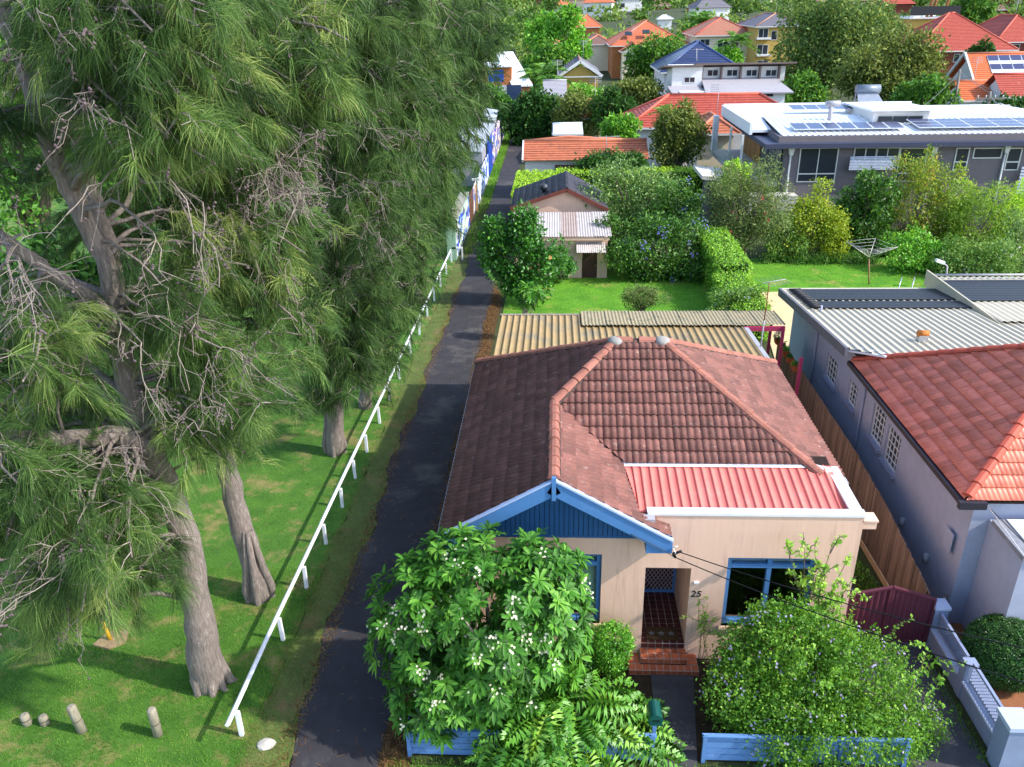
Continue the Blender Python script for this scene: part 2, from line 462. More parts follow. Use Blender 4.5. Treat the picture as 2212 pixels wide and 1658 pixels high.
ridge(H1, (0, 14.32, RZ + .02), (0, 17.95, RZ + .02), cm, .4)
ridge(H1, (0.0, 17.9, RZ + .02), (apL[0], apL[1], 6.02), cm, .4)
ridge(H1, (apL[0], 19.6, 6.03), (apR[0], 19.6, 6.03), cm, .4)
ridge(H1, (6.08, 16.27, 4.08), (apR[0], 19.6, 6.02), cm, .42)
ridge(H1, (XL, 23.5, EZ + .03), (apL[0], 19.62, 6.02), cm, .42)
ridge(H1, (XR, 23.5, EZ + .03), (apR[0], 19.62, 6.02), cm, .42)
for p in (apL, apR):
    MB().lathe([(.22, -.08), (.2, .05), (.1, .1), (.02, .11)], (p[0], p[1] - .02, p[2] + .04), 8).build('hip_apron', m_grey_mortar, H1)
# walls
w = MB()
T = .25
wx0, wx1, wz0, wz1 = -1.1, 1.06, 1.0, 2.94          # left window
ex0, ex1, ez1 = 2.03, 3.03, 2.6                     # entry
vx0, vx1, vz0, vz1 = 3.81, 5.72, 1.0, 2.9           # right window
for b in [(-2.05, wx0, 0, 3.45), (wx0, wx1, 0, wz0), (wx0, wx1, wz1, 3.45), (wx1, 1.999, 0, 3.45), (1.999, ex0, 0, 4.0),
          (ex0, ex1, ez1, 4.0), (ex1, vx0, 0, 4.0), (vx0, vx1, 0, vz0), (vx0, vx1, vz1, 4.0), (vx1, 6.55, 0, 4.0)]:
    w.box(b[0], b[1], YF, YF + T, b[2], b[3])
w.box(-2.05, -1.8, YF + T, 23.2, -.3, 3.5).box(6.3, 6.55, YF + T, 23.2, -.4, 3.6).box(-1.8, 6.3, 22.95, 23.2, -.4, 3.5)
w.box(6.3, 6.55, YF + T, 16.5, 3.6, 4.0)
w.build('wall', m_wall, H1)
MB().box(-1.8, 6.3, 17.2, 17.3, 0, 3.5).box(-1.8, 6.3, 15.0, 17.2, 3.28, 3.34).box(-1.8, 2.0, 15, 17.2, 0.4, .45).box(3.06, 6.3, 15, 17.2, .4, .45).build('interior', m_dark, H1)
# gable cladding, each board its own piece
bw = .105
gab = thing
x = -1.98
zb = 3.46
while x < 1.98:
    h0 = RZ - .12 - SL * abs(x) * 1.0; h1 = RZ - .12 - SL * abs(x + bw) * 1.0
    xm = x + bw - .012
    if h0 > zb + .02 or h1 > zb + .02:
        MB().prism([(x, zb), (xm, zb), (xm, max(zb + .005, h1)), (x, max(zb + .005, h0))], YF - .03, YF + .05).build('cladding_board', m_dblue, H1)
    x += bw
MB().prism([(-2.1, 3.4), (2.0, 3.4), (2.0, 3.8), (0, 4.96), (-2.1, 3.8)], YF + .05, YF + .2).build('gable_backing', m_dblue, H1)
MB().box(-2.05, 1.99, YF - .035, YF, 3.40, 3.46).build('cladding_batten', m_dblue, H1)
# barge boards, capping, finial, boxed end
for sx, xe in ((-1, XL), (1, XG + .06)):
    a = Vector((0, FRT - .03, RZ + .0)); b = Vector((xe, FRT - .03, RZ - SL * abs(xe)))
    d = (b - a).normalized(); up = Vector((-d.z, 0, d.x)) if sx > 0 else Vector((d.z, 0, -d.x))
    if up.z < 0: up = -up
    MB().bar(a - up * .14, b - up * .14, .05, .30, up).build('barge_board', m_blue, H1)
    MB().bar(a + up * .045, b + up * .035, .10, .04, up).build('barge_cap', m_pale, H1)
    MB().slab([(0, FRT, RZ - .1), (xe, FRT, RZ - SL * abs(xe) - .1), (xe, YF, RZ - SL * abs(xe) - .1), (0, YF, RZ - .1)], .03).build('eave_lining', m_blue, H1)
MB().box(-.045, .045, FRT - .09, FRT + .0, RZ - .42, RZ + .12).build('finial', m_blue, H1)
MB().prism([(-.34, RZ - .34), (0, RZ - .15), (.34, RZ - .34), (0, RZ - .40)], FRT - .02, FRT + .0).build('gable_apex', m_blue, H1)
rpz = lambda x: 6.0 - SL * (x - 2.75) + .05
MB().slab([(6.02, 16.5, rpz(6.02)), (6.7, 16.72, rpz(6.7)), (6.7, 17.4, rpz(6.7)), (5.7, 17.0, rpz(5.7))], .03).build('eave_tile', m_tile, H1)
MB().box(1.95, 2.5, FRT - .02, YF - .01, 3.34, 3.6).build('boxed_eave', m_blue, H1)
MB().box(-2.46, -1.95, FRT - .02, YF - .01, 3.34, 3.6).build('boxed_eave', m_blue, H1)
# eave gutters
MB().box(XL - .1, XL + .03, FRT, 23.6, EZ - .12, EZ - .0).build('gutter', m_gutter, H1)
MB().box(XR - .02, XR + .10, 16.6, 23.6, EZ - .12, EZ - .01).build('gutter', m_gutter, H1)
# red ribbed metal roof over the front rooms
sh = MB()
def redz(y): return 3.93 + (y - 14.9) * .16
nr = 24
x0r, x1r = 1.6, 6.34
for i in range(nr + 1):
    xx = x0r + (x1r - x0r) * i / nr
    for (q0, q1, hh) in ((xx, xx + .12, 0), ):
        pass
prof = []
st = (x1r - x0r) / nr
for i in range(nr):
    xx = x0r + st * i
    prof += [(xx, 0), (xx + .01, .03), (xx + .03, .03), (xx + .04, 0)]
prof.append((x1r, 0))
V = []; F = []
def leftlim(y): return 1.86 - (y - 14.9) * .17
for y in (14.93, 16.52):
    for (px_, h) in prof: V.append((max(px_, leftlim(y)), y, redz(y) + h))
k = len(prof)
F = [(i, i + 1, k + i + 1, k + i) for i in range(k - 1)]
npmesh('metal_roof_sheet', V, F, m_redm, H1)
MB().slab([(1.8, 14.93, redz(14.93) - .03), (x1r, 14.93, redz(14.93) - .03), (x1r, 16.9, redz(16.9) - .03), (1.5, 16.9, redz(16.9) - .03)], .05).build('roof_deck', m_deck, H1)
MB().box(2.0, 6.58, YF - .03, YF + .2, 4.001, 4.06).build('parapet_cap', m_flash, H1)
MB().bar((6.42, YF + .2, 4.03), (6.38, 16.55, 4.13), .26, .06).build('parapet_cap', m_flash, H1)
MB().bar((1.6, 16.5, 4.235), (5.75, 16.5, 4.235), .2, .02, (0, -.35, 1)).build('lead_flashing', m_flash, H1)
MB().bar((5.75, 16.5, 4.235), (6.5, 16.3, 4.12), .16, .03, (0, -.3, 1)).build('lead_flashing', m_flash, H1)
MB().box(6.56, 6.84, YF + .02, YF + .3, 3.68, 3.86).box(6.53, 6.86, YF - .0, YF + .33, 3.86, 3.9).build('rainwater_head', m_wall, H1)
MB().box(1.84, 2.14, YF - .22, YF - .02, 3.86, 4.02).build('rainwater_head', m_gutter, H1)
# windows
def window(parent, x0, x1, z0, z1, y, frame, panes_x, trans=None, fw=.09, glassm=None, blind=None, depth=.12):
    fr = MB().box(x0, x0 + fw, y, y + depth, z0, z1).box(x1 - fw, x1, y, y + depth, z0, z1).box(x0 + fw, x1 - fw, y, y + depth, z1 - fw, z1).box(x0 + fw, x1 - fw, y, y + depth, z0, z0 + fw)
    W = fr.build('window', frame, parent)
    n = len(panes_x) - 1
    for i in range(1, n): B('mullion', frame, W, panes_x[i] - fw / 2, panes_x[i] + fw / 2, y + .005, y + depth - .01, z0 + fw, z1 - fw)
    rows = [(z0 + fw, z1 - fw)]
    if trans:
        B('transom', frame, W, x0 + fw, x1 - fw, y - .006, y + depth - .005, trans - .05, trans + .05); rows = [(z0 + fw, trans - .05), (trans + .05, z1 - fw)]
    for i in range(n):
        for r0, r1 in rows:
            B('pane', glassm or m_glass, W, panes_x[i] + fw / 2, panes_x[i + 1] - fw / 2, y + .06, y + .07, r0, r1)
    return W
WL = window(H1, wx0, wx1, wz0, wz1, YF + .09, m_blue, [wx0, .0, wx1], 2.62, fw=.1, glassm=clear_glass('clear_pane'))
for x0, x1 in ((wx0 + .1, -.05), (.05, wx1 - .1)):
    z = 2.9
    bl = MB()
    while z > 1.25:
        bl.bar((x0, YF + .24, z), (x1, YF + .24, z), .035, .004, (0, -.6, 1)); z -= .04
    bl.build('venetian_blind', m_blind, WL)
WR = window(H1, vx0, vx1, vz0, vz1, YF + .09, m_blue, [vx0, 4.75, vx1], 2.62, fw=.1, glassm=clear_glass('clear_pane'))
for x0, x1 in ((vx0 + .1, 4.7), (4.8, vx1 - .1)):
    bl = MB(); z = 2.88
    while z > 2.66: bl.bar((x0, YF + .24, z), (x1, YF + .24, z), .035, .004, (0, -.6, 1)); z -= .035
    bl.build('venetian_blind', m_blind, WR)
for x0, x1 in ((wx0, wx1), (vx0, vx1)):
    B('window_sill', m_wall, H1, x0 - .06, x1 + .06, YF - .06, YF + .1, .93, 1.0)
# entry porch: reveal walls, tiled floor and steps
MB().box(ex0 - .12, ex0, YF + T, 16.6, .0, 2.7).box(ex1, ex1 + .12, YF + T, 16.6, 0, 2.7).box(ex0, ex1, YF + T, 16.6, ez1, ez1 + .1).build('porch_wall', m_wall, H1)
m_ptile = mat('dark_quarry_tile', '4a221c', .4, .25, 6., rand=.25, spec=.5)
m_stile = mat('terracotta_tile', 'a5583a', .55, .2, 6., rand=.2)
m_grout = mat('grout', 'b0a298', .95, .1)
def tiled(parent, x0, x1, y0, y1, z, tm, n, tl=.165, name='floor_tile', riser=None):
    B('tile_bed', m_grout, parent, x0, x1, y0, y1, z - (riser or .1), z - .008)
    nx = max(1, round((x1 - x0) / tl)); ny = max(1, round((y1 - y0) / tl)); sx = (x1 - x0) / nx; sy = (y1 - y0) / ny
    me = MB().box(-sx / 2 + .008, sx / 2 - .008, -sy / 2 + .008, sy / 2 - .008, -.012, 0).mesh(name, tm)
    for i in range(nx):
        for j in range(ny): inst(me, name, parent, Matrix.Translation((x0 + sx * (i + .5), y0 + sy * (j + .5), z + random.uniform(0, .002))))
    if riser:
        me = MB().box(-sx / 2 + .005, sx / 2 - .005, -.012, 0, -riser + .015, -.016).mesh(name, tm)
        for i in range(nx): inst(me, 'riser_tile', parent, Matrix.Translation((x0 + sx * (i + .5), y0 + .004, z)))
tiled(H1, ex0, ex1, YF, 16.58, .45, m_ptile, 6, .166, riser=.15)
tiled(H1, ex0 - .03, ex1 + .03, YF - .34, YF - .004, .30, m_stile, 6, .166, name='step_tile', riser=.15)
tiled(H1, 1.72, 3.30, 14.2, YF - .36, .15, m_stile, 9, .166, name='step_tile', riser=.15)
for a, b in ((1.72, ex0 - .04), (ex1 + .04, 3.3)):
    tiled(H1, a, b, YF - .35, YF - .004, .15, m_stile, 2, .166, name='step_tile')
mt = thing('doormat', 'brown doormat with grey star pattern on the porch tiles', 'doormat', (2.5, 15.0, .45))
B('mat_pad', mat('coir', '4d3a22', 1., .3, 30., bump=.8, bscale=200), mt, 2.16, 2.9, 14.84, 15.26, .456, .472)
for i in range(3):
    cx = 2.3 + .23 * i; pts = [(cx + (.09 if k % 2 == 0 else .04) * math.sin(k * PI / 5), 15.05 + (.09 if k % 2 == 0 else .04) * math.cos(k * PI / 5), .4745) for k in range(10)]
    MB().quad(*pts[::-1]).build('star', mat('star_grey', '6d6a66', .9), mt)
# security door
dr = B('door', mat('maroon_door', '4a1f22', .5, .1), H1, ex0, ex1, 16.62, 16.66, .45, 2.6)
fr = MB().box(ex0, ex0 + .06, 16.55, 16.6, .45, 2.6).box(ex1 - .06, ex1, 16.55, 16.6, .45, 2.6).box(ex0 + .06, ex1 - .06, 16.55, 16.6, .45, .53).box(ex0 + .06, ex1 - .06, 16.55, 16.6, 2.5, 2.6)
fr.build('door_frame', m_blue, dr)
gr = MB()
for i in range(-14, 9):
    for s in (1, -1):
        a = (ex0 + .06, ) ; x0g, x1g = ex0 + .06, ex1 - .06
        z0g = .55 + i * .16 if s > 0 else 2.5 - i * .16
        p = []
        for xx in (x0g, x1g): p.append((xx, 16.575, z0g + s * (xx - x0g) * 1.6))
        lo, hi = .53, 2.5
        (xa, _, za), (xb, _, zb_) = p
        def cl(z): return xa + (z - za) / (zb_ - za) * (xb - xa)
        pts = []
        t0, t1 = 0., 1.
        for lim, sgn in ((lo, 1), (hi, -1)):
            f0, f1 = (za - lim) * sgn, (zb_ - lim) * sgn
            if f0 < 0 and f1 < 0: t0, t1 = 1, 0
            elif f0 < 0: t0 = max(t0, f0 / (f0 - f1))
            elif f1 < 0: t1 = min(t1, f0 / (f0 - f1))
        if t1 - t0 > .02:
            q = lambda t: (xa + (xb - xa) * t, 16.575, za + (zb_ - za) * t)
            gr.bar(q(t0), q(t1), .012, .012)
gr.build('security_grille', mat('grille', 'a9a3a8', .5, .1), dr)
# number 25 painted beside the entry
def text(body, size, loc, m, parent, rot=(PI / 2, 0, 0), ext=.006, name='house_number'):
    cu = bpy.data.curves.new(name, 'FONT'); cu.body = body; cu.size = size; cu.extrude = ext; cu.shear = .15
    cu.resolution_u = 3
    o = bpy.data.objects.new(name + '_src', cu); COL.objects.link(o)
    dg = bpy.context.evaluated_depsgraph_get(); me = bpy.data.meshes.new_from_object(o.evaluated_get(dg))
    bpy.data.objects.remove(o); me.materials.clear(); me.materials.append(m); me.name = name
    r = bpy.data.objects.new(name, me); r.location = loc; r.rotation_euler = rot
    return link(r, parent)
text('25', .24, (3.06, YF - .008, 1.82), mat('black_paint', '14120f', .6), H1)
MB().box(3.11, 3.22, YF - .04, YF - .002, 2.2, 2.25).build('porch_light', m_white, H1)
# service wires and bracket at the end of the gable
SW = thing('service_cable', 'pair of black service wires running down from the blue gable end to the right', 'cable', (2.5, 14.2, 3.3))
def sag(a, b, s, n=14): return [Vector(a).lerp(Vector(b), i / n) - Vector((0, 0, s * 4 * (i / n) * (1 - i / n))) for i in range(n + 1)]
m_blk = mat('black_rubber', '0d0d0e', .5, .1)
e1 = A(2260, 1412, 9.5); e2 = A(2260, 1490, 9.0)
MB().tube(sag((2.62, 14.2, 3.45), e1, .12), .011, 5).build('wire', m_blk, SW)
MB().tube(sag((2.55, 14.18, 3.32), e2, .12), .011, 5).build('wire', m_blk, SW)
MB().tube(sag((1.6, 14.22, 3.86), (2.55, 14.18, 3.32), -.02), .008, 5).build('wire', m_blk, SW)
MB().tube([(2.5, 14.22, 3.36), (2.68, 14.2, 3.47)], .028, 6).tube([(2.52, 14.2, 3.42), (2.56, 14.2, 3.3)], .03, 6).build('insulator', m_blk, SW)
MB().tube([(2.5, 14.3, 3.5), (2.56, 14.2, 3.42), (2.5, 14.2, 3.3)], .01, 5).tube([(2.5, 14.25, 3.52), (2.6, 14.24, 3.56)], .012, 5).build('bracket', m_white, SW)
# ================================================================== front garden fittings
def fence_slats(x0, x1, y, label, posts):
    f = thing('picket_fence', label, 'fence', ((x0 + x1) / 2, y, 0))
    for z in (.05, .22, .39, .56):
        B('rail_board', m_fblue, f, x0, x1, y - .012, y + .012, z, z + .15)
    for p in posts: B('post', m_fblue, f, p - .04, p + .04, y - .055, y - .013, 0, .78)
    B('fence_cap', m_fblue, f, x0 - .02, x1 + .02, y - .06, y + .03, .72, .745)
    return f
m_fblue = mat('fence_blue', '5a80b4', .6, .08, 3., wear='7ea0cf', wear_amt=.12, wear_scale=4.)
fence_slats(-2.95, 2.03, 11.86, 'blue board fence under the big split leaf plant left of the path', [-2.93, -1.3, .4, 1.98])
fence_slats(2.98, 7.0, 11.9, 'blue board fence under the mauve flowering bush right of the path', [3.02, 4.4, 5.7, 6.96])
sf = thing('side_fence', 'blue board fence along the lane edge beside the frangipani', 'fence', (-2.95, 13, 0))
for z in (.05, .22, .39, .56): B('rail_board', m_fblue, sf, -2.97, -2.945, 11.9, 15.2, z, z + .15)
for y in (13.4, 15.1): B('post', m_fblue, sf, -2.94, -2.86, y - .04, y + .04, 0, .76)
lb = thing('letterbox', 'dark green cylindrical letterbox on a blue post beside the path', 'letterbox', (2.02, 12.0, 0))
m_lbg = mat('letterbox_green', '0f4a44', .35, .08, 3., spec=.5)
B('post', m_fblue, lb, 1.98, 2.06, 11.98, 12.06, 0, .98)
prof = [(2.02 + .13 * math.cos(t) * (1 if True else 1), 1.12 + .15 * math.sin(t)) for t in np.linspace(0, PI, 9)] + [(1.89, .98), (2.15, .98)]
MB().prism(prof, 11.86, 12.26).build('box_body', m_lbg, lb)
MB().prism([(2.02 + .145 * math.cos(t), 1.12 + .165 * math.sin(t)) for t in np.linspace(0, PI, 9)], 11.835, 11.862).build('door_plate', m_lbg, lb)
MB().box(1.95, 2.09, 11.828, 11.834, 1.13, 1.16).build('mail_slot', m_blk, lb)
# maroon ribbed steel gates
gt = thing('driveway_gate', 'maroon ribbed steel double gate with a peaked top across the side drive', 'gate', (7.8, 15.4, 0))
m_gate = mat('maroon_steel', '572b38', .45, .08, 2.)
for x0, x1, z0, z1 in ((6.72, 7.78, 1.36, 1.64), (7.80, 8.82, 1.64, 1.3)):
    V = []; F = []; n = 30
    for i in range(n + 1):
        x = x0 + .03 + (x1 - x0 - .06) * i / n; t = (i / n); yy = 15.40 + (.03 if i % 4 in (0, 1) else 0)
        V += [(x, yy, .06), (x, yy, z0 + (z1 - z0) * t - .03)]
    F = [(2 * i, 2 * i + 2, 2 * i + 3, 2 * i + 1) for i in range(n)]
    lf = npmesh('gate_leaf', V, F, m_gate, gt)
    MB().bar((x0, 15.41, z0), (x1, 15.41, z1), .07, .05).bar((x0 + .02, 15.41, .05), (x0 + .02, 15.41, z0), .05, .05).bar((x1 - .02, 15.41, .05), (x1 - .02, 15.41, z1), .05, .05).bar((x0, 15.41, .06), (x1, 15.41, .06), .05, .05).build('gate_frame', m_gate, lf)
# paling fence, paling by paling
pf = thing('paling_fence', 'weathered grey brown timber paling fence between the two houses', 'fence', (8.55, 22, -.2))
m_pal = mat('weathered_timber', '7d6a5c', .95, .3, 2.5, '5a4c42', rand=.25, bump=.4, bscale=30, stretch=(3, 3, .4))
me = MB().box(-.009, .009, -.05, .05, -2.3, 0).mesh('paling', m_pal)
pal_top = lambda y: float(np.interp(y, [15.6, 18.5, 21, 30.5], [1.42, 1.85, 2.02, 2.02]))
y = 15.7
while y < 30:
    inst(me, 'paling', pf, Matrix.Translation((8.7 + random.gauss(0, .004), y, pal_top(y) + random.gauss(0, .015))) @ Matrix.Rotation(random.gauss(0, .01), 4, 'X')); y += .108
for z in (.3, 1.35):
    MB().bar((8.74, 15.6, gz(15.6) + z), (8.74, 30, gz(30) + z + .3), .04, .08).build('fence_rail', m_pal, pf)
MB().bar((8.64, 15.7, .1), (8.64, 29, -.3), .03, .2).build('plinth_board', mat('pale_plinth', 'b39a78', .9, .15), pf)
# planters hung on the fence
m_tc = mat('terracotta_pot', 'a5552f', .85, .12)
POT = []
for i, (px_, py_, what) in enumerate([(1668, 737, 'white'), (1678, 751, 'dark'), (1686, 763, 'green'), (1696, 777, 'sparse'), (1705, 794, 'low')]):
    c = atZ(px_, py_, 1.95); c.x = 8.58
    names = {'white': 'terracotta planter with white flowers on the paling fence', 'dark': 'terracotta planter with dark leaves below the white flowers',
             'green': 'terracotta planter with a bright green mound on the fence', 'sparse': 'terracotta planter with sparse leaves, second from the house roof', 'low': 'terracotta planter with a small tuft, nearest the house roof'}
    t = thing('fence_planter', names[what], 'planter', c, 0, 'planters along the paling fence')
    MB().prism([(-.09, 0), (.09, 0), (.12, .2), (-.12, .2)], -.15, .15).build('pot', m_tc, t).location = c + Vector((0, 0, -.1))
    POT.append((t, c, what))
# right hand boundary wall with lattice
gw = thing('boundary_wall', 'pale blue grey masonry wall with piers and lattice panels beside the driveway', 'wall', (9, 13.8, 0))
m_gw = mat('blue_grey_render', '7f8aa6', .85, .08, 3., wear='6d7690', wear_amt=.15)
m_gwl = mat('pale_cap', 'a9b4cc', .8, .06, 3.)
B('pier', m_gw, gw, 8.72, 9.12, 11.75, 12.2, 0, 1.2); B('pier_cap', m_gwl, gw, 8.68, 9.16, 11.71, 12.24, 1.201, 1.3)
B('pier', m_gw, gw, 8.84, 9.14, 15.35, 15.65, -.1, 1.05); B('pier_cap', m_gwl, gw, 8.81, 9.17, 15.32, 15.68, 1.051, 1.12)
B('pier', m_gw, gw, 8.84, 9.1, 13.72, 13.95, 0, .95); 
B('wall_panel', m_gw, gw, 8.86, 9.08, 12.2, 15.35, 0, .45); B('wall_cap', m_gwl, gw, 8.82, 9.12, 12.21, 13.72, .451, .5); B('wall_cap', m_gwl, gw, 8.82, 9.12, 13.95, 15.34, .451, .5)
B('wall_panel', m_gw, gw, 9.13, 14, 11.88, 12.08, 0, .5); B('wall_cap', m_gwl, gw, 9.13, 14, 11.84, 12.12, .501, .55)
def lattice(p, y0, y1, z0, z1, x):
    l = MB(); s = .09; h = z1 - z0
    n = int((y1 - y0 + h) / s)
    for i in range(n + 1):
        for d in (1, -1):
            ya = y0 - h + i * s; yb = ya + h
            za, zb_ = (z0, z1) if d > 0 else (z1, z0)
            t0 = max(0, (y0 - ya) / h); t1 = min(1, (y1 - ya) / h)
            if t1 > t0 + .02:
                l.bar((x + d * .006, ya + h * t0, za + (zb_ - za) * t0), (x + d * .006, ya + h * t1, za + (zb_ - za) * t1), .008, .03, (1, 0, 0))
    l.bar((x, y0, z1), (x, y1, z1), .06, .06).bar((x, y0, z0), (x, y1, z0), .05, .05)
    l.build('lattice_panel', m_gw, p)
lattice(gw, 12.22, 13.7, .55, 1.0, 8.97); lattice(gw, 13.97, 15.33, .55, .95, 8.97)
bl = MB()
for i in range(30): bl.box(9.2 + i * .16, 9.27 + i * .16, 11.95, 12.01, .551, .95)
bl.box(9.13, 14, 11.93, 12.03, .951, 1.02).build('balustrade', m_gwl, gw)
# rooster ornament on the neighbour's path
ro = thing('rooster_statue', 'small grey rooster garden statue standing by the neighbour wall', 'statue', (9.75, 16.35, -.05))
m_st = mat('statue_stone', '8d7f74', .9, .2, 20.)
MB().tube([(9.72, 16.35, -.05), (9.72, 16.35, .1), (9.73, 16.35, .22)], [.16, .15, .05], 8).build('base', m_st, ro)
MB().tube([(9.60, 16.35, .5), (9.66, 16.35, .34), (9.75, 16.35, .28), (9.86, 16.35, .34), (9.92, 16.35, .42)], [.04, .08, .14, .1, .04], 8).build('body', m_st, ro)
MB().tube([(9.60, 16.35, .42), (9.58, 16.35, .56), (9.55, 16.35, .6), (9.48, 16.35, .59)], [.06, .05, .055, .01], 6).tube([(9.55, 16.35, .62), (9.58, 16.35, .69), (9.61, 16.35, .64)], [.02, .03, .01], 5).build('head', m_st, ro)
MB().tube([(9.88, 16.35, .38), (9.99, 16.35, .55), (10.06, 16.35, .52)], [.05, .06, .02], 6).tube([(9.88, 16.35, .38), (10.02, 16.35, .44), (10.09, 16.35, .36)], [.05, .05, .02], 6).build('tail', m_st, ro)

# ================================================================== right neighbour: grey house with red tiles and ribbed metal roof
N1 = thing('grey_red_tiled_house', 'grey rendered house with glossy red tiled roof and cream ribbed metal rear roof', 'house', (10, 20, 0))
m_grey = mat('grey_render', '9a9fb2', .85, .07, 3., bump=.15, bscale=120)
m_rtile = mat('red_glazed_tile', 'dc7c64', .5, .15, 4., col2='c66650', rand=.26, spec=.35, wear='b56a52', wear_amt=.12, wear_scale=3.)
m_rcap = mat('red_ridge_cap', 'a84b38', .6, .15, 6., rand=.12)
m_cream = mat('cream_metal', 'b7ad98', .5, .05, 1.5)
m_dgut = mat('dark_gutter', '2c2a33', .5, .1)
ax = (13.3, 19.93, 3.6 + .55 * 4.02)
nf = [([(9.28, 16.05, 3.6), (9.28, 23.9, 3.6), ax], (0, 1, 0), set()),
      ([(9.28, 16.05, 3.6), ax, (17.3, 16.05, 3.6)], (1, 0, 0), set()),
      ([(9.28, 23.9, 3.6), ax, (17.3, 23.9, 3.6)], (1, 0, 0), set()),
      ([(17.3, 16.05, 3.6), (17.3, 23.9, 3.6), ax], (0, 1, 0), set())]
tile_roof(N1, nf, .23, .33, .40, 2, .016, m_rtile, 300, lip=.055)
deck(N1, nf, m_deck)
rcm = cap_mesh(.13, .43, m_rcap)
ridge(N1, (9.32, 16.1, 3.66), (ax[0], ax[1], ax[2] + .04), rcm, .42, mort=False)
ridge(N1, (9.32, 23.85, 3.66), (ax[0], ax[1], ax[2] + .04), rcm, .42, mort=False)
MB().box(9.16, 9.3, 16.0, 23.95, 3.47, 3.6).build('gutter', m_dgut, N1)
MB().box(9.1, 9.7, 15.9, 16.03, 3.44, 3.62).build('gutter', m_dgut, N1)
wn_ = [(25.85, 26.95, 1.72, 2.62), (23.85, 24.62, 1.9, 2.68), (21.5, 22.45, 1.8, 2.9), (20.32, 21.25, 1.65, 2.8)]
wl = MB(); ycur = 16.2
for (a, b, z0, z1) in sorted(wn_):
    wl.box(9.6, 9.85, ycur, a, -.5, 3.55); wl.box(9.6, 9.85, a, b, -.5, z0); wl.box(9.6, 9.85, a, b, z1, 3.55); ycur = b
wl.box(9.6, 9.85, ycur, 31.5, -.7, 3.35)
wl.box(9.85, 17, 16.2, 16.45, -.5, 3.5).box(9.85, 17, 31.25, 31.5, -.7, 2.9)
wl.build('wall', m_grey, N1)
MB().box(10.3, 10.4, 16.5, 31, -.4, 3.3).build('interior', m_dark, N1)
for (a, b, z0, z1) in wn_:
    f = MB().box(9.66, 9.72, a, a + .04, z0, z1).box(9.66, 9.72, b - .04, b, z0, z1).box(9.66, 9.72, a + .04, b - .04, z1 - .04, z1).box(9.66, 9.72, a + .04, b - .04, z0, z0 + .04).build('window', m_white, N1)
    g_ = MB(); n = 4 if b - a > .85 else 3
    for i in range(1, n): g_.box(9.655, 9.68, a + (b - a) * i / n - .012, a + (b - a) * i / n + .012, z0 + .04, z1 - .04)
    k = 5 if z1 - z0 > 1 else 4
    for i in range(1, k): g_.box(9.652, 9.676, a + .04, b - .04, z0 + (z1 - z0) * i / k - .012, z0 + (z1 - z0) * i / k + .012)
    g_.build('glazing_bars', m_white, f)
    B('pane', m_glass, f, 9.69, 9.70, a + .04, b - .04, z0 + .04, z1 - .04)
    B('window_sill', mat('pale_sill', '8e90a6', .8), N1, 9.5, 9.62, a - .06, b + .06, z0 - .1, z0 - .002)
for y, x in ((23.2, 9.56), (28.2, 9.56)): MB().tube([(x, y, -.3), (x, y, 3.2 if y < 25 else 3.9)], .04, 6).build('downpipe', m_grey, N1)
for y in (17.6, 19.2): MB().tube([(9.55, y, .7), (9.55, y, .95)], .07, 6).build('wall_lamp', m_gutter, N1)
# rear metal roof, ribs along the fall
def rz_(y): return 4.12 - (y - 23.0) * .085 - .003 * (y - 23) ** 2 * .3
prof = []
for i in range(34):
    xx = 9.05 + i * .25; prof += [(xx, 0), (xx + .02, .045), (xx + .07, .045), (xx + .09, 0)]
yy = [22.6, 24.5, 26.5, 28.5, 30, 31.7]; V = []
for y in yy: V += [(p[0], y, rz_(y) + p[1]) if y > 23 else (p[0], (ys_ := max(23.08, 23.9 - (p[0] - 9.05) * .94)), rz_(ys_) + p[1]) for p in prof]
k = len(prof)
F = [(j * k + i, j * k + i + 1, (j + 1) * k + i + 1, (j + 1) * k + i) for j in range(len(yy) - 1) for i in range(k - 1)]
npmesh('metal_roof_sheet', V, F, m_cream, N1)
MB().slab([(9.0, 23.95, 3.98), (9.9, 23.05, 4.14), (10.3, 23.2, 4.12), (9.3, 24.1, 4.03)], .06).build('corner_flashing', m_flash, N1)
yy[0] = 23.7
for j in range(len(yy) - 1):
    MB().bar((9.0, yy[j], rz_(yy[j]) - .08), (9.0, yy[j + 1], rz_(yy[j + 1]) - .08), .1, .3).build('fascia', mat('grey_fascia', '5d5d66', .7), N1)
MB().box(9.0, 17.6, 31.7, 31.85, rz_(31.7) - .12, rz_(31.7) + .03).build('gutter', m_cream, N1)
vt = atZ(1990, 740, 3.95)
MB().box(vt.x - .14, vt.x + .14, vt.y - .12, vt.y + .12, 3.7, 4.2).build('roof_vent', mat('galvanised', 'a9adb0', .45, .1, metal=.3), N1)
MB().tube([(vt.x - .16, vt.y, 4.25), (vt.x + .16, vt.y, 4.25)], .11, 8).build('vent_cowl', mat('rusty_cowl', 'b06a2c', .7, .3, 8.), N1)
m_mat = mat('black_pool_mat', '16171f', .55, .2, 4., spec=.4)
for j in range(12):
    y = 28.55 + j * .25
    if j == 4: continue
    MB().slab([(9.3 + (j % 3) * .04, y, rz_(y) + .075), (15.0, y, rz_(y) + .075), (15.0, y + .23, rz_(y + .23) + .075), (9.3, y + .23, rz_(y + .23) + .075)], .02).build('solar_mat_strip', m_mat, N1)
mh = MB()
for j in range(11): mh.tube([(9.25, 28.6 + j * .27, rz_(28.6 + j * .27) + .1), (9.7, 28.62 + j * .27, rz_(28.6 + j * .27) + .11)], .05, 6)
mh.build('solar_header', m_mat, N1)
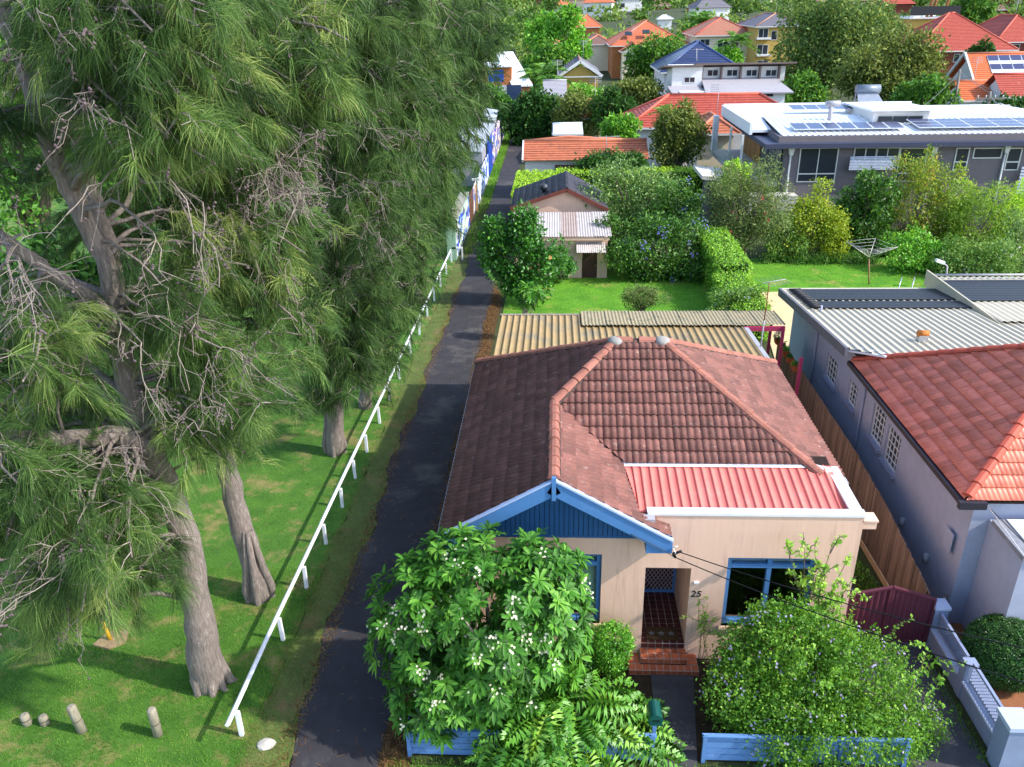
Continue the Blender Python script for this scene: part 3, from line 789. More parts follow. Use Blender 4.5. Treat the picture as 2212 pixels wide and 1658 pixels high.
# raised second roof at the right
q0, q1 = 15.05, 20.
prof = [(q0 + i * .0625 * 1.0, (.04 if i % 4 in (1, 2) else 0)) for i in range(80)]
V = [(x, y, 3.85 - (y - 27) * .06 + h) for y in (26.6, 32.6) for x, h in prof]; k = len(prof)
npmesh('metal_roof_sheet', V, [(i, i + 1, k + i + 1, k + i) for i in range(k - 1)], m_cream, N1)
MB().box(15.0, 15.06, 26.6, 32.6, 3.2, 3.84).build('roof_upstand', m_cream, N1)
for j in range(9):
    y = 29.0 + j * .33; z = 3.85 - (y - 27) * .06 + .07
    MB().slab([(15.1, y, z), (20, y, z), (20, y + .3, z - .018), (15.1, y + .3, z - .018)], .02).build('solar_mat_strip', m_mat, N1)
MB().tube([(15.2, 32.3, 3.72), (20, 32.3, 3.72)], .05, 6).build('roof_pipe', m_gutter, N1)
# front porch block of the grey house
MB().box(10.0, 17, 14.7, 16.19, -.1, 3.0).build('porch_wall', m_grey, N1)
MB().box(9.95, 17, 14.62, 16.0, 3.001, 3.12).build('porch_coping', mat('stained_coping', '7d7f86', .9, .25, 5.), N1)
MB().box(10.25, 17, 14.9, 15.98, 3.121, 3.15).build('porch_roof', m_white, N1)
MB().box(9.58, 9.6, 16.55, 16.95, 1.75, 2.3).build('meter_box', m_grey, N1).location.x = -.09
MB().tube([(9.75, 16.0, 3.5), A(2300, 1320, 11)], .012, 5).build('service_wire', m_white, N1)
MB().tube([(9.8, 16.0, 3.45), A(2300, 1260, 11)], .010, 5).build('service_wire', m_blk, N1)
# swimming pool steps and pool lamp, clothes hoist
pl = thing('pool_ladder', 'pair of shiny steel pool handrails at the edge of the paving', 'handrail', (17.5, 43.6, -.7))
for px_ in (1940, 1968):
    a = A(px_, 627, 43.4); b = A(px_ + 8, 600, 43.9)
    MB().tube([a, b, b + Vector((.1, .3, -.4))], .035, 6).build('rail', mat('steel', 'c9ccd0', .25, .05, metal=.8), pl)
lp = thing('pool_lamp', 'grey post lamp with a white hooded head by the shrubs', 'lamp', G(2042, 622))
b = G(2042, 622); t = A(2046, 575, b.y); h = A(2025, 567, b.y)
MB().tube([b, t], .05, 6).tube([t, t + (h - t) * .5 + Vector((0, 0, .08))], .04, 6).build('pole', m_gutter, lp)
MB().bar(t + (h - t) * .35 + Vector((0, 0, .1)), h + Vector((-.1, 0, .12)), .22, .16).build('lamp_head', mat('lamp_white', 'd8dbe0', .4), lp)
ch = thing('clothes_hoist', 'rotary clothes hoist with wire lines on the neighbour lawn', 'clothes line', G(1877, 615))
b = G(1877, 615); tz = A(1877, 560, b.y); m_galv = mat('galv_tube', 'b4b1a6', .4, .1, metal=.4)
MB().tube([b, tz], .04, 6).build('mast', mat('rusty_mast', '8d6a4c', .7, .3, 5.), ch)
top = [A(1838, 523, b.y - .8), A(1870, 532, b.y + 2), A(1935, 548, b.y + .6), A(1895, 543, b.y - 1.8)]
ctr = tz + Vector((0, 0, .1))
tips = []
for i in range(4):
    t = PI / 4 + i * PI / 2 + .3; tips.append(ctr + Vector((1.35 * math.cos(t), 1.35 * math.sin(t), .75)))
for t in tips: MB().tube([ctr, t], .02, 5).build('arm', m_galv, ch)
for f in (1, .82, .64, .46):
    for i in range(4): MB().tube([ctr.lerp(tips[i], f), ctr.lerp(tips[(i + 1) % 4], f)], .005, 4).build('line', m_white, ch)

# ================================================================== rear verandah roofs
CP = thing('carport', 'low rear annexe under tan ribbed metal and grey fibro roofs with pink posts', 'carport', (3, 27, -.4))
m_tan = mat('tan_metal', '957e56', .65, .1, 2., wear='7d735e', wear_amt=.4, wear_scale=.9)
prof = []
xx = -2.05
while xx < 6.85: prof += [(xx, 0), (xx + .02, .045), (xx + .06, .045), (xx + .08, 0)]; xx += .245
def tanz(y): return 3.3 - (y - 24) * .055
V = [(x, y, tanz(y) + h) for y in (23.75, 29.65) for x, h in prof]; k = len(prof)
npmesh('metal_roof_sheet', V, [(i, i + 1, k + i + 1, k + i) for i in range(k - 1)], m_tan, CP)
MB().slab([(-2.05, 23.75, tanz(23.75) - .03), (6.85, 23.75, tanz(23.75) - .03), (6.85, 29.6, tanz(29.6) - .03), (-2.05, 29.6, tanz(29.6) - .03)], .05).build('roof_deck', m_deck, CP)
MB().bar((6.95, 23.8, tanz(23.8)), (6.95, 28.3, tanz(28.3)), .16, .06).build('barge_flashing', m_gutter, CP)
MB().box(-2.1, 7, 29.62, 29.8, 2.9, 3.02).build('gutter', mat('leafy_gutter', '7d766a', .9, .3, 8.), CP)
m_fib = mat('old_fibro', '978b70', .95, .15, 2., wear='6c6b58', wear_amt=.4, wear_scale=2., bump=.3, bscale=40)
def corrugated(parent, x0, x1, y0, y1, zf, m, pitch=.13, amp=.022, name='corrugated_sheet', n=None):
    """sheet corrugated along x; zf(x,y) gives its height"""
    k = int((x1 - x0) / pitch * 4); xs_ = np.linspace(x0, x1, k + 1)
    V = [(x, y, zf(x, y) + amp * math.sin(2 * PI * (x - x0) / pitch)) for y in (y0, y1) for x in xs_]
    return npmesh(name, V, [(i, i + 1, k + 2 + i, k + 1 + i) for i in range(k)], m, parent, smooth=True)
for i in range(8):
    a = 1.0 + i * .92; corrugated(CP, a, a + .93, 28.15, 29.95, lambda x, y: 3.18 - (y - 28) * .06 + (.012 if i % 2 else 0), m_fib)
m_pink = mat('pink_post', 'a8385c', .6, .1)
B('beam', m_pink, CP, 6.9, 8.35, 28.1, 28.2, 2.95, 3.12)
for x, y in ((8.3, 28.15), (8.3, 25.7), (8.3, 29.8)): B('post', m_pink, CP, x - .05, x + .05, y - .05, y + .05, -.5, 2.95)
B('wall', m_wall, CP, -2.0, 6.6, 29.2, 29.4, -.6, 2.9)
B('wall', m_wall, CP, -2.0, -1.85, 23.3, 29.2, -.6, 3.0); B('wall', m_wall, CP, 6.45, 6.6, 23.3, 29.2, -.6, 2.95)
an = thing('tv_antenna', 'rusty television antenna pole rising from the rear roof corner', 'antenna', A(1640, 772, 26))
at_ = A(1662, 610, 26); ab = A(1640, 772, 26)
MB().tube([ab, ab.lerp(at_, .5)], .025, 6).build('lower_pole', m_gutter, an); MB().tube([ab.lerp(at_, .45), at_], .018, 6).build('pole', mat('rust', '7a4a30', .8, .3, 9.), an)
ae = MB().tube([at_ + Vector((-.25, -.1, 0)), at_ + Vector((.6, .3, -.0))], .012, 5)
for i in range(6):
    c = at_ + Vector((-.2 + i * .15, -.08 + i * .07, .0)); ae.tube([c + Vector((-.2, .35, .02)), c + Vector((.2, -.35, -.02))], .006, 4)
ae.build('elements', m_gutter, an)

# ================================================================== sheds in the back yard
SH = thing('garden_shed', 'peach rendered shed with grey corrugated roof and brown door at the back of the lawn', 'shed', (0, 47, -1))
B('wall', m_wall, SH, -2.4, 1.6, 46.7, 46.9, -1.1, 1.45); B('wall', m_wall, SH, 2.5, 3.08, 46.7, 46.9, -1.1, 1.45); B('wall', m_wall, SH, 1.6, 2.5, 46.7, 46.9, .75, 1.45)
B('wall', m_wall, SH, 2.9, 3.08, 46.9, 50.5, -1.1, 1.4); B('wall', m_wall, SH, -2.4, -2.2, 46.9, 50.5, -1.1, 1.4)
dq = B('door', mat('brown_door', '4b2f29', .6, .12, 6., stretch=(4, 1, .5)), SH, 1.62, 2.48, 46.74, 46.8, -1.0, .74)
MB().tube([(2.38, 46.7, -.2), (2.38, 46.74, -.2)], .03, 6).build('door_knob', m_gutter, dq)
cols = ['a9a2a2', 'a39c9c', 'aea7a6', '9a8a84', 'a8a19f', 'aaa3a2']
for i in range(6):
    a = -2.55 + i * .97
    corrugated(SH, a, a + .98, 46.35, 50.6, lambda x, y: 1.62 + (y - 46.35) * .1 + (.01 if i % 2 else 0), mat('shed_sheet_%d' % i, cols[i], .8, .12, 2.), .15, .025)
B('fascia', m_wall, SH, -2.5, 3.15, 46.4, 46.46, 1.38, 1.56)
corrugated(SH, 1.25, 2.95, 45.75, 46.7, lambda x, y: .84 + (y - 45.75) * .36, mat('awning_sheet', 'b4aaa4', .8, .1), .12, .02, 'awning')
for x in (1.4, 2.8): MB().bar((x, 46.7, .5), (x, 45.95, .82), .05, .06).build('awning_bracket', m_wall, SH)
me = MB().box(0, .012, 0, .06, 0, .04).mesh('corner_brick', mat('corner_brick', 'a5523c', .9))
for i in range(12): inst(me, 'corner_brick', SH, Matrix.Translation((3.07, 46.7 + .0, -.95 + i * .17)))
DS = thing('dark_roof_shed', 'peach gabled outbuilding with charcoal tiled roof and round roof ventilator', 'shed', (.7, 51, -1))
m_ctile = mat('charcoal_tile', '3d3c46', .75, .2, 4., col2='32303a', rand=.2)
rg = (0.74, 51.2, 3.38); rgb_ = (.74, 56.6, 3.38)
le, re_ = (-2.75, 51.2, 2.2), (3.3, 51.2, 2.05)
df = [([le, rg, rgb_, (-2.75, 56.6, 2.2)], (0, 1, 0), set()), ([re_, rg, rgb_, (3.3, 56.6, 2.05)], (0, 1, 0), set())]
tile_roof(DS, df, .5, .45, .52, 2, .02, m_ctile, 120, seg=3); deck(DS, df, m_deck)
ridge(DS, rg, rgb_, cap_mesh(.12, .5, m_ctile), .48, mort=False)
MB().prism([(-2.6, -1.2), (3.1, -1.2), (3.1, 2.0), (.74, 3.22), (-2.6, 2.1)], 51.45, 51.65).build('gable_wall', m_wall, DS)
B('wall', m_wall, DS, -2.6, -2.4, 51.65, 56.4, -1.2, 2.1)
for xe, ze in ((-2.8, 2.12), (3.35, 1.97)): MB().bar((.74, 51.22, 3.28), (xe, 51.22, ze), .06, .24, (0, 0, 1)).build('barge_board', mat('brown_barge', '6b3a30', .7), DS)
wv = MB().lathe([(.12, 0), (.12, .2), (.24, .24), (.28, .38), (.22, .52), (.05, .58)], (-.7, 52.3, 2.88), 12).build('roof_ventilator', mat('dark_vent', '3a3c42', .4, .2, metal=.3), DS)
# ================================================================== lane side: white rail, bollards, walls
m_wr = mat('white_rail_paint', 'dfe0e6', .55, .05, 5., wear='b9b6b8', wear_amt=.08, wear_scale=6.)
rail_posts = [12.24, 15.13, 17.17, 19.2, 21.18, 22.98, 24.81, 27.1, 29.2, 31.4, 34.3, 36.9, 39.6, 42.3, 45.0, 47.7, 50.4]
RX = -6.64
WR_ = thing('white_rail_fence', 'low white timber single rail fence between the park lawn and the lane', 'fence', (RX, 12.24, 0))
me = MB().box(-.042, .042, -.042, .042, -.1, .68).mesh('post', m_wr)
for y in rail_posts: inst(me, 'post', WR_, Matrix.Translation((RX + .05, y, gz(y))) @ Matrix.Rotation(random.gauss(0, .03), 4, 'Y') @ Matrix.Rotation(random.gauss(0, .02), 4, 'X'))
ends = [11.85] + [15.13, 19.2, 22.98, 27.1, 31.4, 36.9, 42.3, 47.7] + [50.7]
for a, b in zip(ends[:-1], ends[1:]):
    MB().bar((RX - .01, a, gz(a) + .72 + random.gauss(0, .008)), (RX - .01, b - .012, gz(b) + .72 + random.gauss(0, .01)), .078, .078, (.7, 0, .7)).build('rail', m_wr, WR_)
WR2 = thing('white_rail_return', 'short white rail at the far end of the lane fence beside the graffiti wall', 'fence', (-6.4, 51, -1))
B('rail', m_wr, WR2, -6.58, -5.9, 50.9, 51.0, -.35, -.24); B('post', m_wr, WR2, -5.98, -5.9, 50.91, 50.99, -1.1, -.351)
m_bol = mat('weathered_log', '9a9484', .95, .25, 6., '77705f', bump=.5, bscale=40, stretch=(3, 3, .5))
BOLS = [(342, 1588, .76, .0, 'upright round timber bollard nearest the white rail'), (178, 1580, .74, -.22, 'leaning weathered timber bollard with dark stains'),
        (60, 1564, .28, -.12, 'short grey timber stub at the far left of the lawn'), (98, 1564, .24, -.1, 'short grey timber stub just right of another stub')]
for x, y, h, tl, lab in BOLS:
    p = G(x, y); t = thing('timber_bollard', lab, 'bollard', p, 0, 'timber bollards on the park lawn')
    d = Vector((tl * .5, 0, 1)).normalized()
    MB().tube([p - d * .1, p + d * (h - .07), p + d * (h - .02), p + d * h], [.1, .095, .085, .05], 12).build('log', m_bol, t)
    MB().tube([p + d * (h * .45), p + d * (h * .45 + .03)], .099, 12).build('groove_band', mat('log_dark', '5d5648', .95, .3), t)
pd = G(240, 1385)
pp = thing('yellow_bollard', 'thin yellow marker post standing on a broken concrete pad', 'bollard', pd)
MB().slab([(pd.x - .35, pd.y - .2, .03), (pd.x + .1, pd.y - .32, .03), (pd.x + .42, pd.y - .1, .03), (pd.x + .3, pd.y + .3, .03), (pd.x - .2, pd.y + .28, .03)], .05).build('pad', mat('dirt_pad', '8a7658', .95, .3, 6., bump=.6), pp)
MB().tube([pd, pd + Vector((-.08, 0, .62))], .045, 8).build('post', mat('yellow_paint', 'c99a22', .6, .15, 6.), pp)
bn = G(300, 1228)
be = thing('park_bench', 'dark green park bench half hidden behind the casuarina foliage', 'bench', bn)
m_bg = mat('bench_green', '123f35', .6, .15)
for i in range(4): B('seat_slat', m_bg, be, bn.x - .8, bn.x + .8, bn.y - .25 + i * .12, bn.y - .16 + i * .12, bn.z + .42, bn.z + .45)
for i in range(3): B('back_slat', m_bg, be, bn.x - .8, bn.x + .8, bn.y + .26, bn.y + .29, bn.z + .5 + i * .13, bn.z + .6 + i * .13)
for s in (-.6, .6): MB().box(bn.x + s - .03, bn.x + s + .03, bn.y - .25, bn.y + .25, bn.z, bn.z + .42).box(bn.x + s - .03, bn.x + s + .03, bn.y + .2, bn.y + .26, bn.z + .42, bn.z + .9).build('leg', m_bg, be)
rk = G(575, 1610); bmr = bmesh.new(); bmesh.ops.create_icosphere(bmr, subdivisions=2, radius=1)
for v in bmr.verts: v.co = Vector((v.co.x * .2, v.co.y * .16, v.co.z * .07)) * random.uniform(.85, 1.1)
mr_ = bpy.data.meshes.new('stone'); bmr.to_mesh(mr_); mr_.materials.append(mat('pale_stone', 'b3aea4', .9, .15, 8.)); ro_ = bpy.data.objects.new('stone', mr_); ro_.location = rk + Vector((0, 0, .02)); link(ro_)
tag(ro_, 'small pale flat stone in the grass at the lane corner', 'stone')
# graffiti walls and fences on the far side of the lane
def graffiti(name, base, inks, scale, amt=.5):
    """painted wall: flat sprayed letters-like shapes in several inks"""
    m = mat(name, base, .8, .1, 3.); nt = m.node_tree; N = nt.nodes; L = nt.links; b = N['Principled BSDF']
    src = b.inputs['Base Color'].links[0].from_socket
    geo = N.new('ShaderNodeNewGeometry'); mp = N.new('ShaderNodeMapping'); mp.inputs['Scale'].default_value = (scale, scale * .6, scale)
    L.new(geo.outputs['Position'], mp.inputs[0])
    for i, ink in enumerate(inks):
        mp2 = N.new('ShaderNodeVectorMath'); mp2.operation = 'ADD'; mp2.inputs[1].default_value = (i * 7.3, i * 3.1, i * 5.7); L.new(mp.outputs[0], mp2.inputs[0])
        w_ = N.new('ShaderNodeTexWave'); w_.inputs['Scale'].default_value = .55; w_.inputs['Distortion'].default_value = 9; w_.inputs['Detail'].default_value = 2; w_.inputs['Detail Scale'].default_value = 1.2
        L.new(mp2.outputs[0], w_.inputs[0])
        r = N.new('ShaderNodeValToRGB'); r.color_ramp.interpolation = 'CONSTANT'; r.color_ramp.elements[1].position = 1 - amt * .45; r.color_ramp.elements[0].color = (0, 0, 0, 1); r.color_ramp.elements[1].color = (1, 1, 1, 1)
        L.new(w_.outputs['Fac'], r.inputs[0])
        mx = N.new('ShaderNodeMix'); mx.data_type = 'RGBA'; mx.inputs['B'].default_value = (*lin(ink), 1)
        L.new(r.outputs[0], mx.inputs['Factor']); L.new(src, mx.inputs['A']); src = mx.outputs['Result']
    L.new(src, b.inputs['Base Color']); return m
m_gr1 = graffiti('graffiti_white_blue', 'a9c0b0', ['2b4fc0', 'e6e6ee', '55506a'], 1.6, .62)
m_gr2 = graffiti('graffiti_blue', 'b9c7d8', ['2d62c8', '203a8a', 'd9dde6'], 1.3, .6)
m_gr3 = graffiti('graffiti_mixed', 'b8a9a4', ['7a2f6a', '2f5fb0', 'd7c9c0', '3a3550'], 1.3, .6)
zb = -1.12
GW = thing('graffiti_wall', 'pale green rendered wall with blue and white graffiti where the white rail ends', 'wall', (-6.3, 55, zb))
B('wall', mat('pale_green_render', '8fae97', .85, .1, 2.), GW, -6.9, -6.32, 50.9, 60.0, zb, 1.28)
B('painted_face', m_gr1, GW, -6.318, -6.30, 51.2, 59.8, zb + .1, 1.15)
B('coping', mat('grey_coping', '8f8c84', .9, .2, 4.), GW, -6.95, -6.29, 50.85, 60.05, 1.282, 1.36)
BF = thing('board_fence', 'rusty brown and cream board fence beyond the pale green graffiti wall', 'fence', (-6.3, 63, zb))
for i in range(22):
    y = 60.1 + i * .28; B('fence_board', [mat('rust_board', '5e3d30', .8, .3, 4.), m_gr3, mat('cream_board', 'b7a58c', .8, .2, 4.)][0 if i < 11 else (1 if i % 3 else 2)], BF, -6.36, -6.32, y, y + .27, zb, .95 + (.1 if i % 5 == 0 else 0))
B('post', mat('white_post', 'c9c9cc', .7), BF, -6.7, -5.95, 66.2, 66.4, .95, 1.1); B('post', mat('timber_post', 'a98a62', .9, .2, 6.), BF, -6.25, -6.1, 64.5, 64.65, zb, .95)
GF = thing('graffiti_fence', 'tall blue and white graffiti covered metal fence along the lane', 'fence', (-6.3, 72, zb))
for i in range(6):
    y = 66.6 + i * 1.9; B('fence_panel', m_gr2, GF, -6.3, -6.24, y, y + 1.88, zb + .1, 1.1); B('plinth', m_path, GF, -6.3, -6.1, y, y + 1.88, zb, zb + .12)
BG = thing('blue_gate', 'deep blue painted gate and shed side on the lane', 'gate', (-6.3, 80, zb))
for i in range(4): B('gate_panel', mat('royal_blue', '203f9c', .5, .1), BG, -6.34, -6.2, 78.2 + i * 1.2, 79.35 + i * 1.2, zb, 2.1 if i != 1 else 1.7)
GF2 = thing('graffiti_shed_wall', 'purple and white graffiti wall of the shed past the blue gate', 'wall', (-6.3, 88, zb))
for i in range(5): B('wall_panel', m_gr3, GF2, -6.4, -6.25, 83.2 + i * 4, 87.1 + i * 4, zb, 1.9 - .2 * (i % 2))
LR = thing('grey_shed', 'long shed with pale grey metal roof behind the graffiti fence', 'shed', (-9, 82, zb))
MB().slab([(-12.5, 74, 2.5), (-6.5, 74, 1.95), (-6.5, 92, 1.95), (-12.5, 92, 2.5)], .1).build('roof', mat('pale_metal_roof', '94969e', .5, .1), LR)
B('wall', mat('shed_grey', '8b8a8f', .8), LR, -12.4, -6.45, 74.1, 91.9, zb, 1.82)
LR2 = thing('white_shade_roof', 'white sloping skillion roof of a garage left of the lane', 'shed', (-9, 97, zb))
MB().slab([(-13, 93, 3.2), (-6.6, 93, 2.2), (-6.6, 102, 2.2), (-13, 102, 3.2)], .1).build('roof', mat('white_metal', 'a9abb2', .4, .05), LR2); B('wall', mat('shed_grey', '8b8a8f', .8), LR2, -12.8, -6.7, 93.2, 101.8, zb, 2.05)
SGt = thing('screen_gate', 'dark blue fence with white leaf pattern screens closing the lane end', 'fence', (-8, 118, zb))
m_scr = graffiti('leaf_screen', 'd8dade', ['3a3f4a'], 5., .8)
for i in range(4):
    B('screen_panel', m_scr if i % 2 == 0 else mat('navy_panel', '2b3a58', .5), SGt, -12.6 + i * 2.0, -10.65 + i * 2.0, 118, 118.1, zb, 3.6)
B('rail', mat('green_rail', '5f8f7f', .6), SGt, -13, -4.9, 117.8, 117.9, .6, .8)
# ================================================================== casuarinas along the lane
m_bark = mat('casuarina_bark', '8a7f78', .95, .3, 5., '5e544e', bump=1., bscale=18, stretch=(5, 5, .8), wear='a59a90', wear_amt=.25, wear_scale=3.)
m_twig = mat('pale_twig', '978c83', .9, .2, 4., '746a62')
m_cone = mat('casuarina_cone', '6d5d60', .9, .3, 20., '4a3f42')
m_need = leafmat('casuarina_needles', ['223c1c', '355828', '4a7234', '698d44', '96a85c'], .6, .32, .2)
m_need2 = leafmat('casuarina_needles_far', ['223c1c', '345628', '496f33', '698946'], .6, .32, .2)
def unit(v): return v / np.maximum(np.linalg.norm(v, axis=-1, keepdims=True), 1e-9)
def strands(P, D, L, w, droop, segs=2):
    """thin drooping needles: start P (n,3), direction D, length L (n), width w; returns V, F"""
    n = len(P); D = unit(D)
    side = unit(np.cross(D, RNG.normal(size=(n, 3))))
    V = np.zeros((n, 2 * segs + 1, 3), np.float32)
    g = np.array([0, 0, -1.])
    p = P.copy(); d = D.copy(); st = (L / segs)[:, None]
    for i in range(segs):
        ww = (w * (1 - .45 * i / segs)); ww = ww[:, None] if hasattr(ww, 'shape') and getattr(ww, 'ndim', 0) else ww
        V[:, 2 * i] = p - side * ww / 2; V[:, 2 * i + 1] = p + side * ww / 2
        p = p + d * st; d = unit(d + g * droop)
    V[:, 2 * segs] = p
    o = (np.arange(n) * (2 * segs + 1))[:, None]
    F = []
    for i in range(segs - 1):
        F.append(o + np.array([[2 * i, 2 * i + 1, 2 * i + 3]])); F.append(o + np.array([[2 * i, 2 * i + 3, 2 * i + 2]]))
    F.append(o + np.array([[2 * segs - 2, 2 * segs - 1, 2 * segs]]))
    F = np.concatenate(F, axis=1).reshape(-1, 3)
    return V.reshape(-1, 3), F, 2 * (segs - 1) + 1
ICO_V = None
def blobs(P, r):
    """small faceted balls"""
    t = np.array([[1, 0, 0], [-1, 0, 0], [0, 1, 0], [0, -1, 0], [0, 0, 1], [0, 0, -1]], float)
    f = np.array([[0, 2, 4], [2, 1, 4], [1, 3, 4], [3, 0, 4], [2, 0, 5], [1, 2, 5], [3, 1, 5], [0, 3, 5]])
    n = len(P); V = (P[:, None] + t[None] * r[:, None, None]).reshape(-1, 3); F = (f[None] + (np.arange(n) * 6)[:, None, None]).reshape(-1, 3)
    return V, F
def curve(a, b, bow, n=6, wig=.0):
    """arched path from a to b; bow is the offset at the middle"""
    ts = np.linspace(0, 1, n + 1)[:, None]
    p = a + (b - a) * ts + np.asarray(bow) * (4 * ts * (1 - ts))
    if wig: p[1:-1] += RNG.normal(0, wig, (n - 1, 3))
    return p
def bare_spray(mb, CO, st, d, L, r, depth=2):
    """leafless pale twigs that arch and fork, with a few cones"""
    d = unit(np.asarray(d)); e = st + d * L + np.array([0, 0, -.12 * L]); p = curve(st, e, RNG.normal(0, .10 * L, 3) + np.array([0, 0, .12 * L]), 6, .03 * L)
    mb.tube(p if depth else p[::2], list(np.linspace(r, r * .5, 7 if depth else 4)), 3, False)
    if depth:
        for _ in range(RNG.integers(3, 6)):
            i = RNG.integers(1, 6); dd = unit(d * .7 + RNG.normal(0, .6, 3) + np.array([0, 0, -.25])); bare_spray(mb, CO, p[i], dd, L * RNG.uniform(.35, .6), r * .55, depth - 1)
    elif RNG.random() < .45:
        for _ in range(RNG.integers(2, 6)): CO.append(p[RNG.integers(2, 7)] + RNG.normal(0, .02, 3))
def casuarina(label, trunks, clumps, mneed, nsub=6, ntuft=7, nstr=22, slen=(.35, .65), sw=.009, cones=0, bark=None, twig_r=.012, spread=.9, roots=None, droop=.6, sides=10, segs=2, bare=(), fan=.24):
    """trunks: list of (points, radii); clumps: world points where boughs end. One thing: trunk, boughs, twigs, foliage, cones"""
    base = trunks[0][0][0]
    T = thing('casuarina_tree', label, 'tree', tuple(base), 0, 'casuarinas in a row along the lane')
    tb = MB()
    for pts, rr in trunks:
        P = np.array(pts, float); k = np.linspace(0, len(P) - 1, (len(P) - 1) * 4 + 1)
        Q = np.stack([np.interp(k, range(len(P)), P[:, i]) for i in range(3)], 1); r2 = np.interp(k, range(len(P)), rr)
        Q[1:-1] += RNG.normal(0, .018, (len(Q) - 2, 3))
        tb.tube(Q, list(r2 * (1 + RNG.normal(0, .03, len(r2)))), sides)
    if roots:
        for ang, ln, r in roots:
            b = Vector(base); tb.tube([b + Vector((math.cos(ang) * ln, math.sin(ang) * ln, -.08)), b + Vector((math.cos(ang) * ln * .62, math.sin(ang) * ln * .62, .1)), b + Vector((math.cos(ang) * .34, math.sin(ang) * .3, .45)), b + Vector((math.cos(ang) * .2, math.sin(ang) * .18, 1.1)), b + Vector((math.cos(ang) * .08, math.sin(ang) * .06, 2.2))], [r * .35, r * .8, r * 1.1, r * 1.05, r * .6], 7)
    tb.build('trunk', bark or m_bark, T)
    nodes = np.concatenate([np.array([np.array(p0) * (1 - t) + np.array(p1) * t for p0, p1 in zip(pts[:-1], pts[1:]) for t in (0, .33, .66)]) for pts, rr in trunks])
    bo = MB(); tw = MB(); SP = []; SD = []; CO = []
    def spring(c):
        dz = nodes[:, 2] - c[2]; dist = np.linalg.norm(nodes - c, axis=1) + np.where(dz > .8, dz * 1.5, 0) + RNG.uniform(0, .8, len(nodes))
        a = nodes[np.argmin(dist)]; ln = np.linalg.norm(c - a)
        path = curve(a, c, (0, 0, .12 * ln), 6, .06 * min(1, ln / 3))
        bo.tube(path, list(np.linspace(.022 + .012 * ln, .014, 7)), 5, False)
        return a, path
    for c in bare:
        c = np.array(c, float); a, path = spring(c)
        for i in (4, 5, 6):
            bare_spray(tw, CO, path[i], unit(c - a) + RNG.normal(0, .6, 3) + np.array([0, -.2, 0]), RNG.uniform(.8, 1.6), .013, 2 if i == 6 else 1)
    for c in clumps:
        c = np.array(c, float); a, path = spring(c); kk = RNG.uniform(.75, 1.3)
        for s in range(nsub):
            t = RNG.uniform(.4, 1.0); k = t * 6; i = min(5, int(k)); st = path[i] + (path[i + 1] - path[i]) * (k - i)
            d = unit(RNG.normal(0, 1, 3) * np.array([1, 1, .45]) + unit(c - a) * .8 + np.array([0, 0, .2])); L = RNG.uniform(.45, 1.1) * spread * kk
            e = st + d * L + np.array([0, 0, -.3 * L])
            sp = curve(st, e, (0, 0, .22 * L), 4, .06 * spread)
            tw.tube(sp, list(np.linspace(twig_r, twig_r * .45, 5)), 4, False)
            if RNG.random() < .6:
                e2 = sp[2] + unit(RNG.normal(0, 1, 3) + np.array([0, 0, -.3])) * L * .7
                tw.tube(curve(sp[2], e2, RNG.normal(0, .08, 3), 3, .03), list(np.linspace(twig_r * .7, twig_r * .35, 4)), 3, False)
            for q in range(ntuft):
                tt = RNG.uniform(.2, 1.0) ** .8; k = tt * 4; i = min(3, int(k)); tang = unit(sp[i + 1] - sp[i]); o = sp[i] + (sp[i + 1] - sp[i]) * (k - i)
                ax_ = unit(tang * .75 + RNG.normal(0, .42, 3) + np.array([0, 0, -.28]))
                m = nstr; al = RNG.uniform(-.16, .16, (m, 1)) * spread
                SP.append(o + tang * al + RNG.normal(0, .02, (m, 3))); SD.append(ax_ + RNG.normal(0, fan, (m, 3)))
            if cones and RNG.random() < cones:
                for q in range(RNG.integers(5, 13)):
                    tt = RNG.uniform(.2, 1.0); k = tt * 4; i = min(3, int(k)); o = sp[i] + (sp[i + 1] - sp[i]) * (k - i)
                    CO.append(o + RNG.normal(0, .035, 3))
    bo.build('boughs', bark or m_bark, T)['kind'] = 'stuff'
    tw.build('twigs', m_twig, T)['kind'] = 'stuff'
    SP = np.concatenate(SP); SD = np.concatenate(SD); n = len(SP)
    V, F, k = strands(SP, SD, RNG.uniform(slen[0], slen[1], n) * np.repeat(RNG.uniform(.7, 1.25, n // nstr), nstr), RNG.uniform(.7, 1.3, n) * sw, droop / segs * 2, segs)
    per = np.clip(np.repeat(RNG.normal(.42, .2, len(clumps)), nsub * ntuft) + RNG.normal(0, .16, n // nstr), 0, 1)
    rnd = np.clip(np.repeat(per, nstr) + RNG.normal(0, .13, n), 0, 1)
    o = npmesh('foliage', V, F, mneed, T, np.repeat(rnd, k)); o['kind'] = 'stuff'
    if CO:
        V, F = blobs(np.array(CO), RNG.uniform(.018, .03, len(CO))); o = npmesh('cones', V, F, m_cone, T, smooth=False); o['kind'] = 'stuff'
    return T
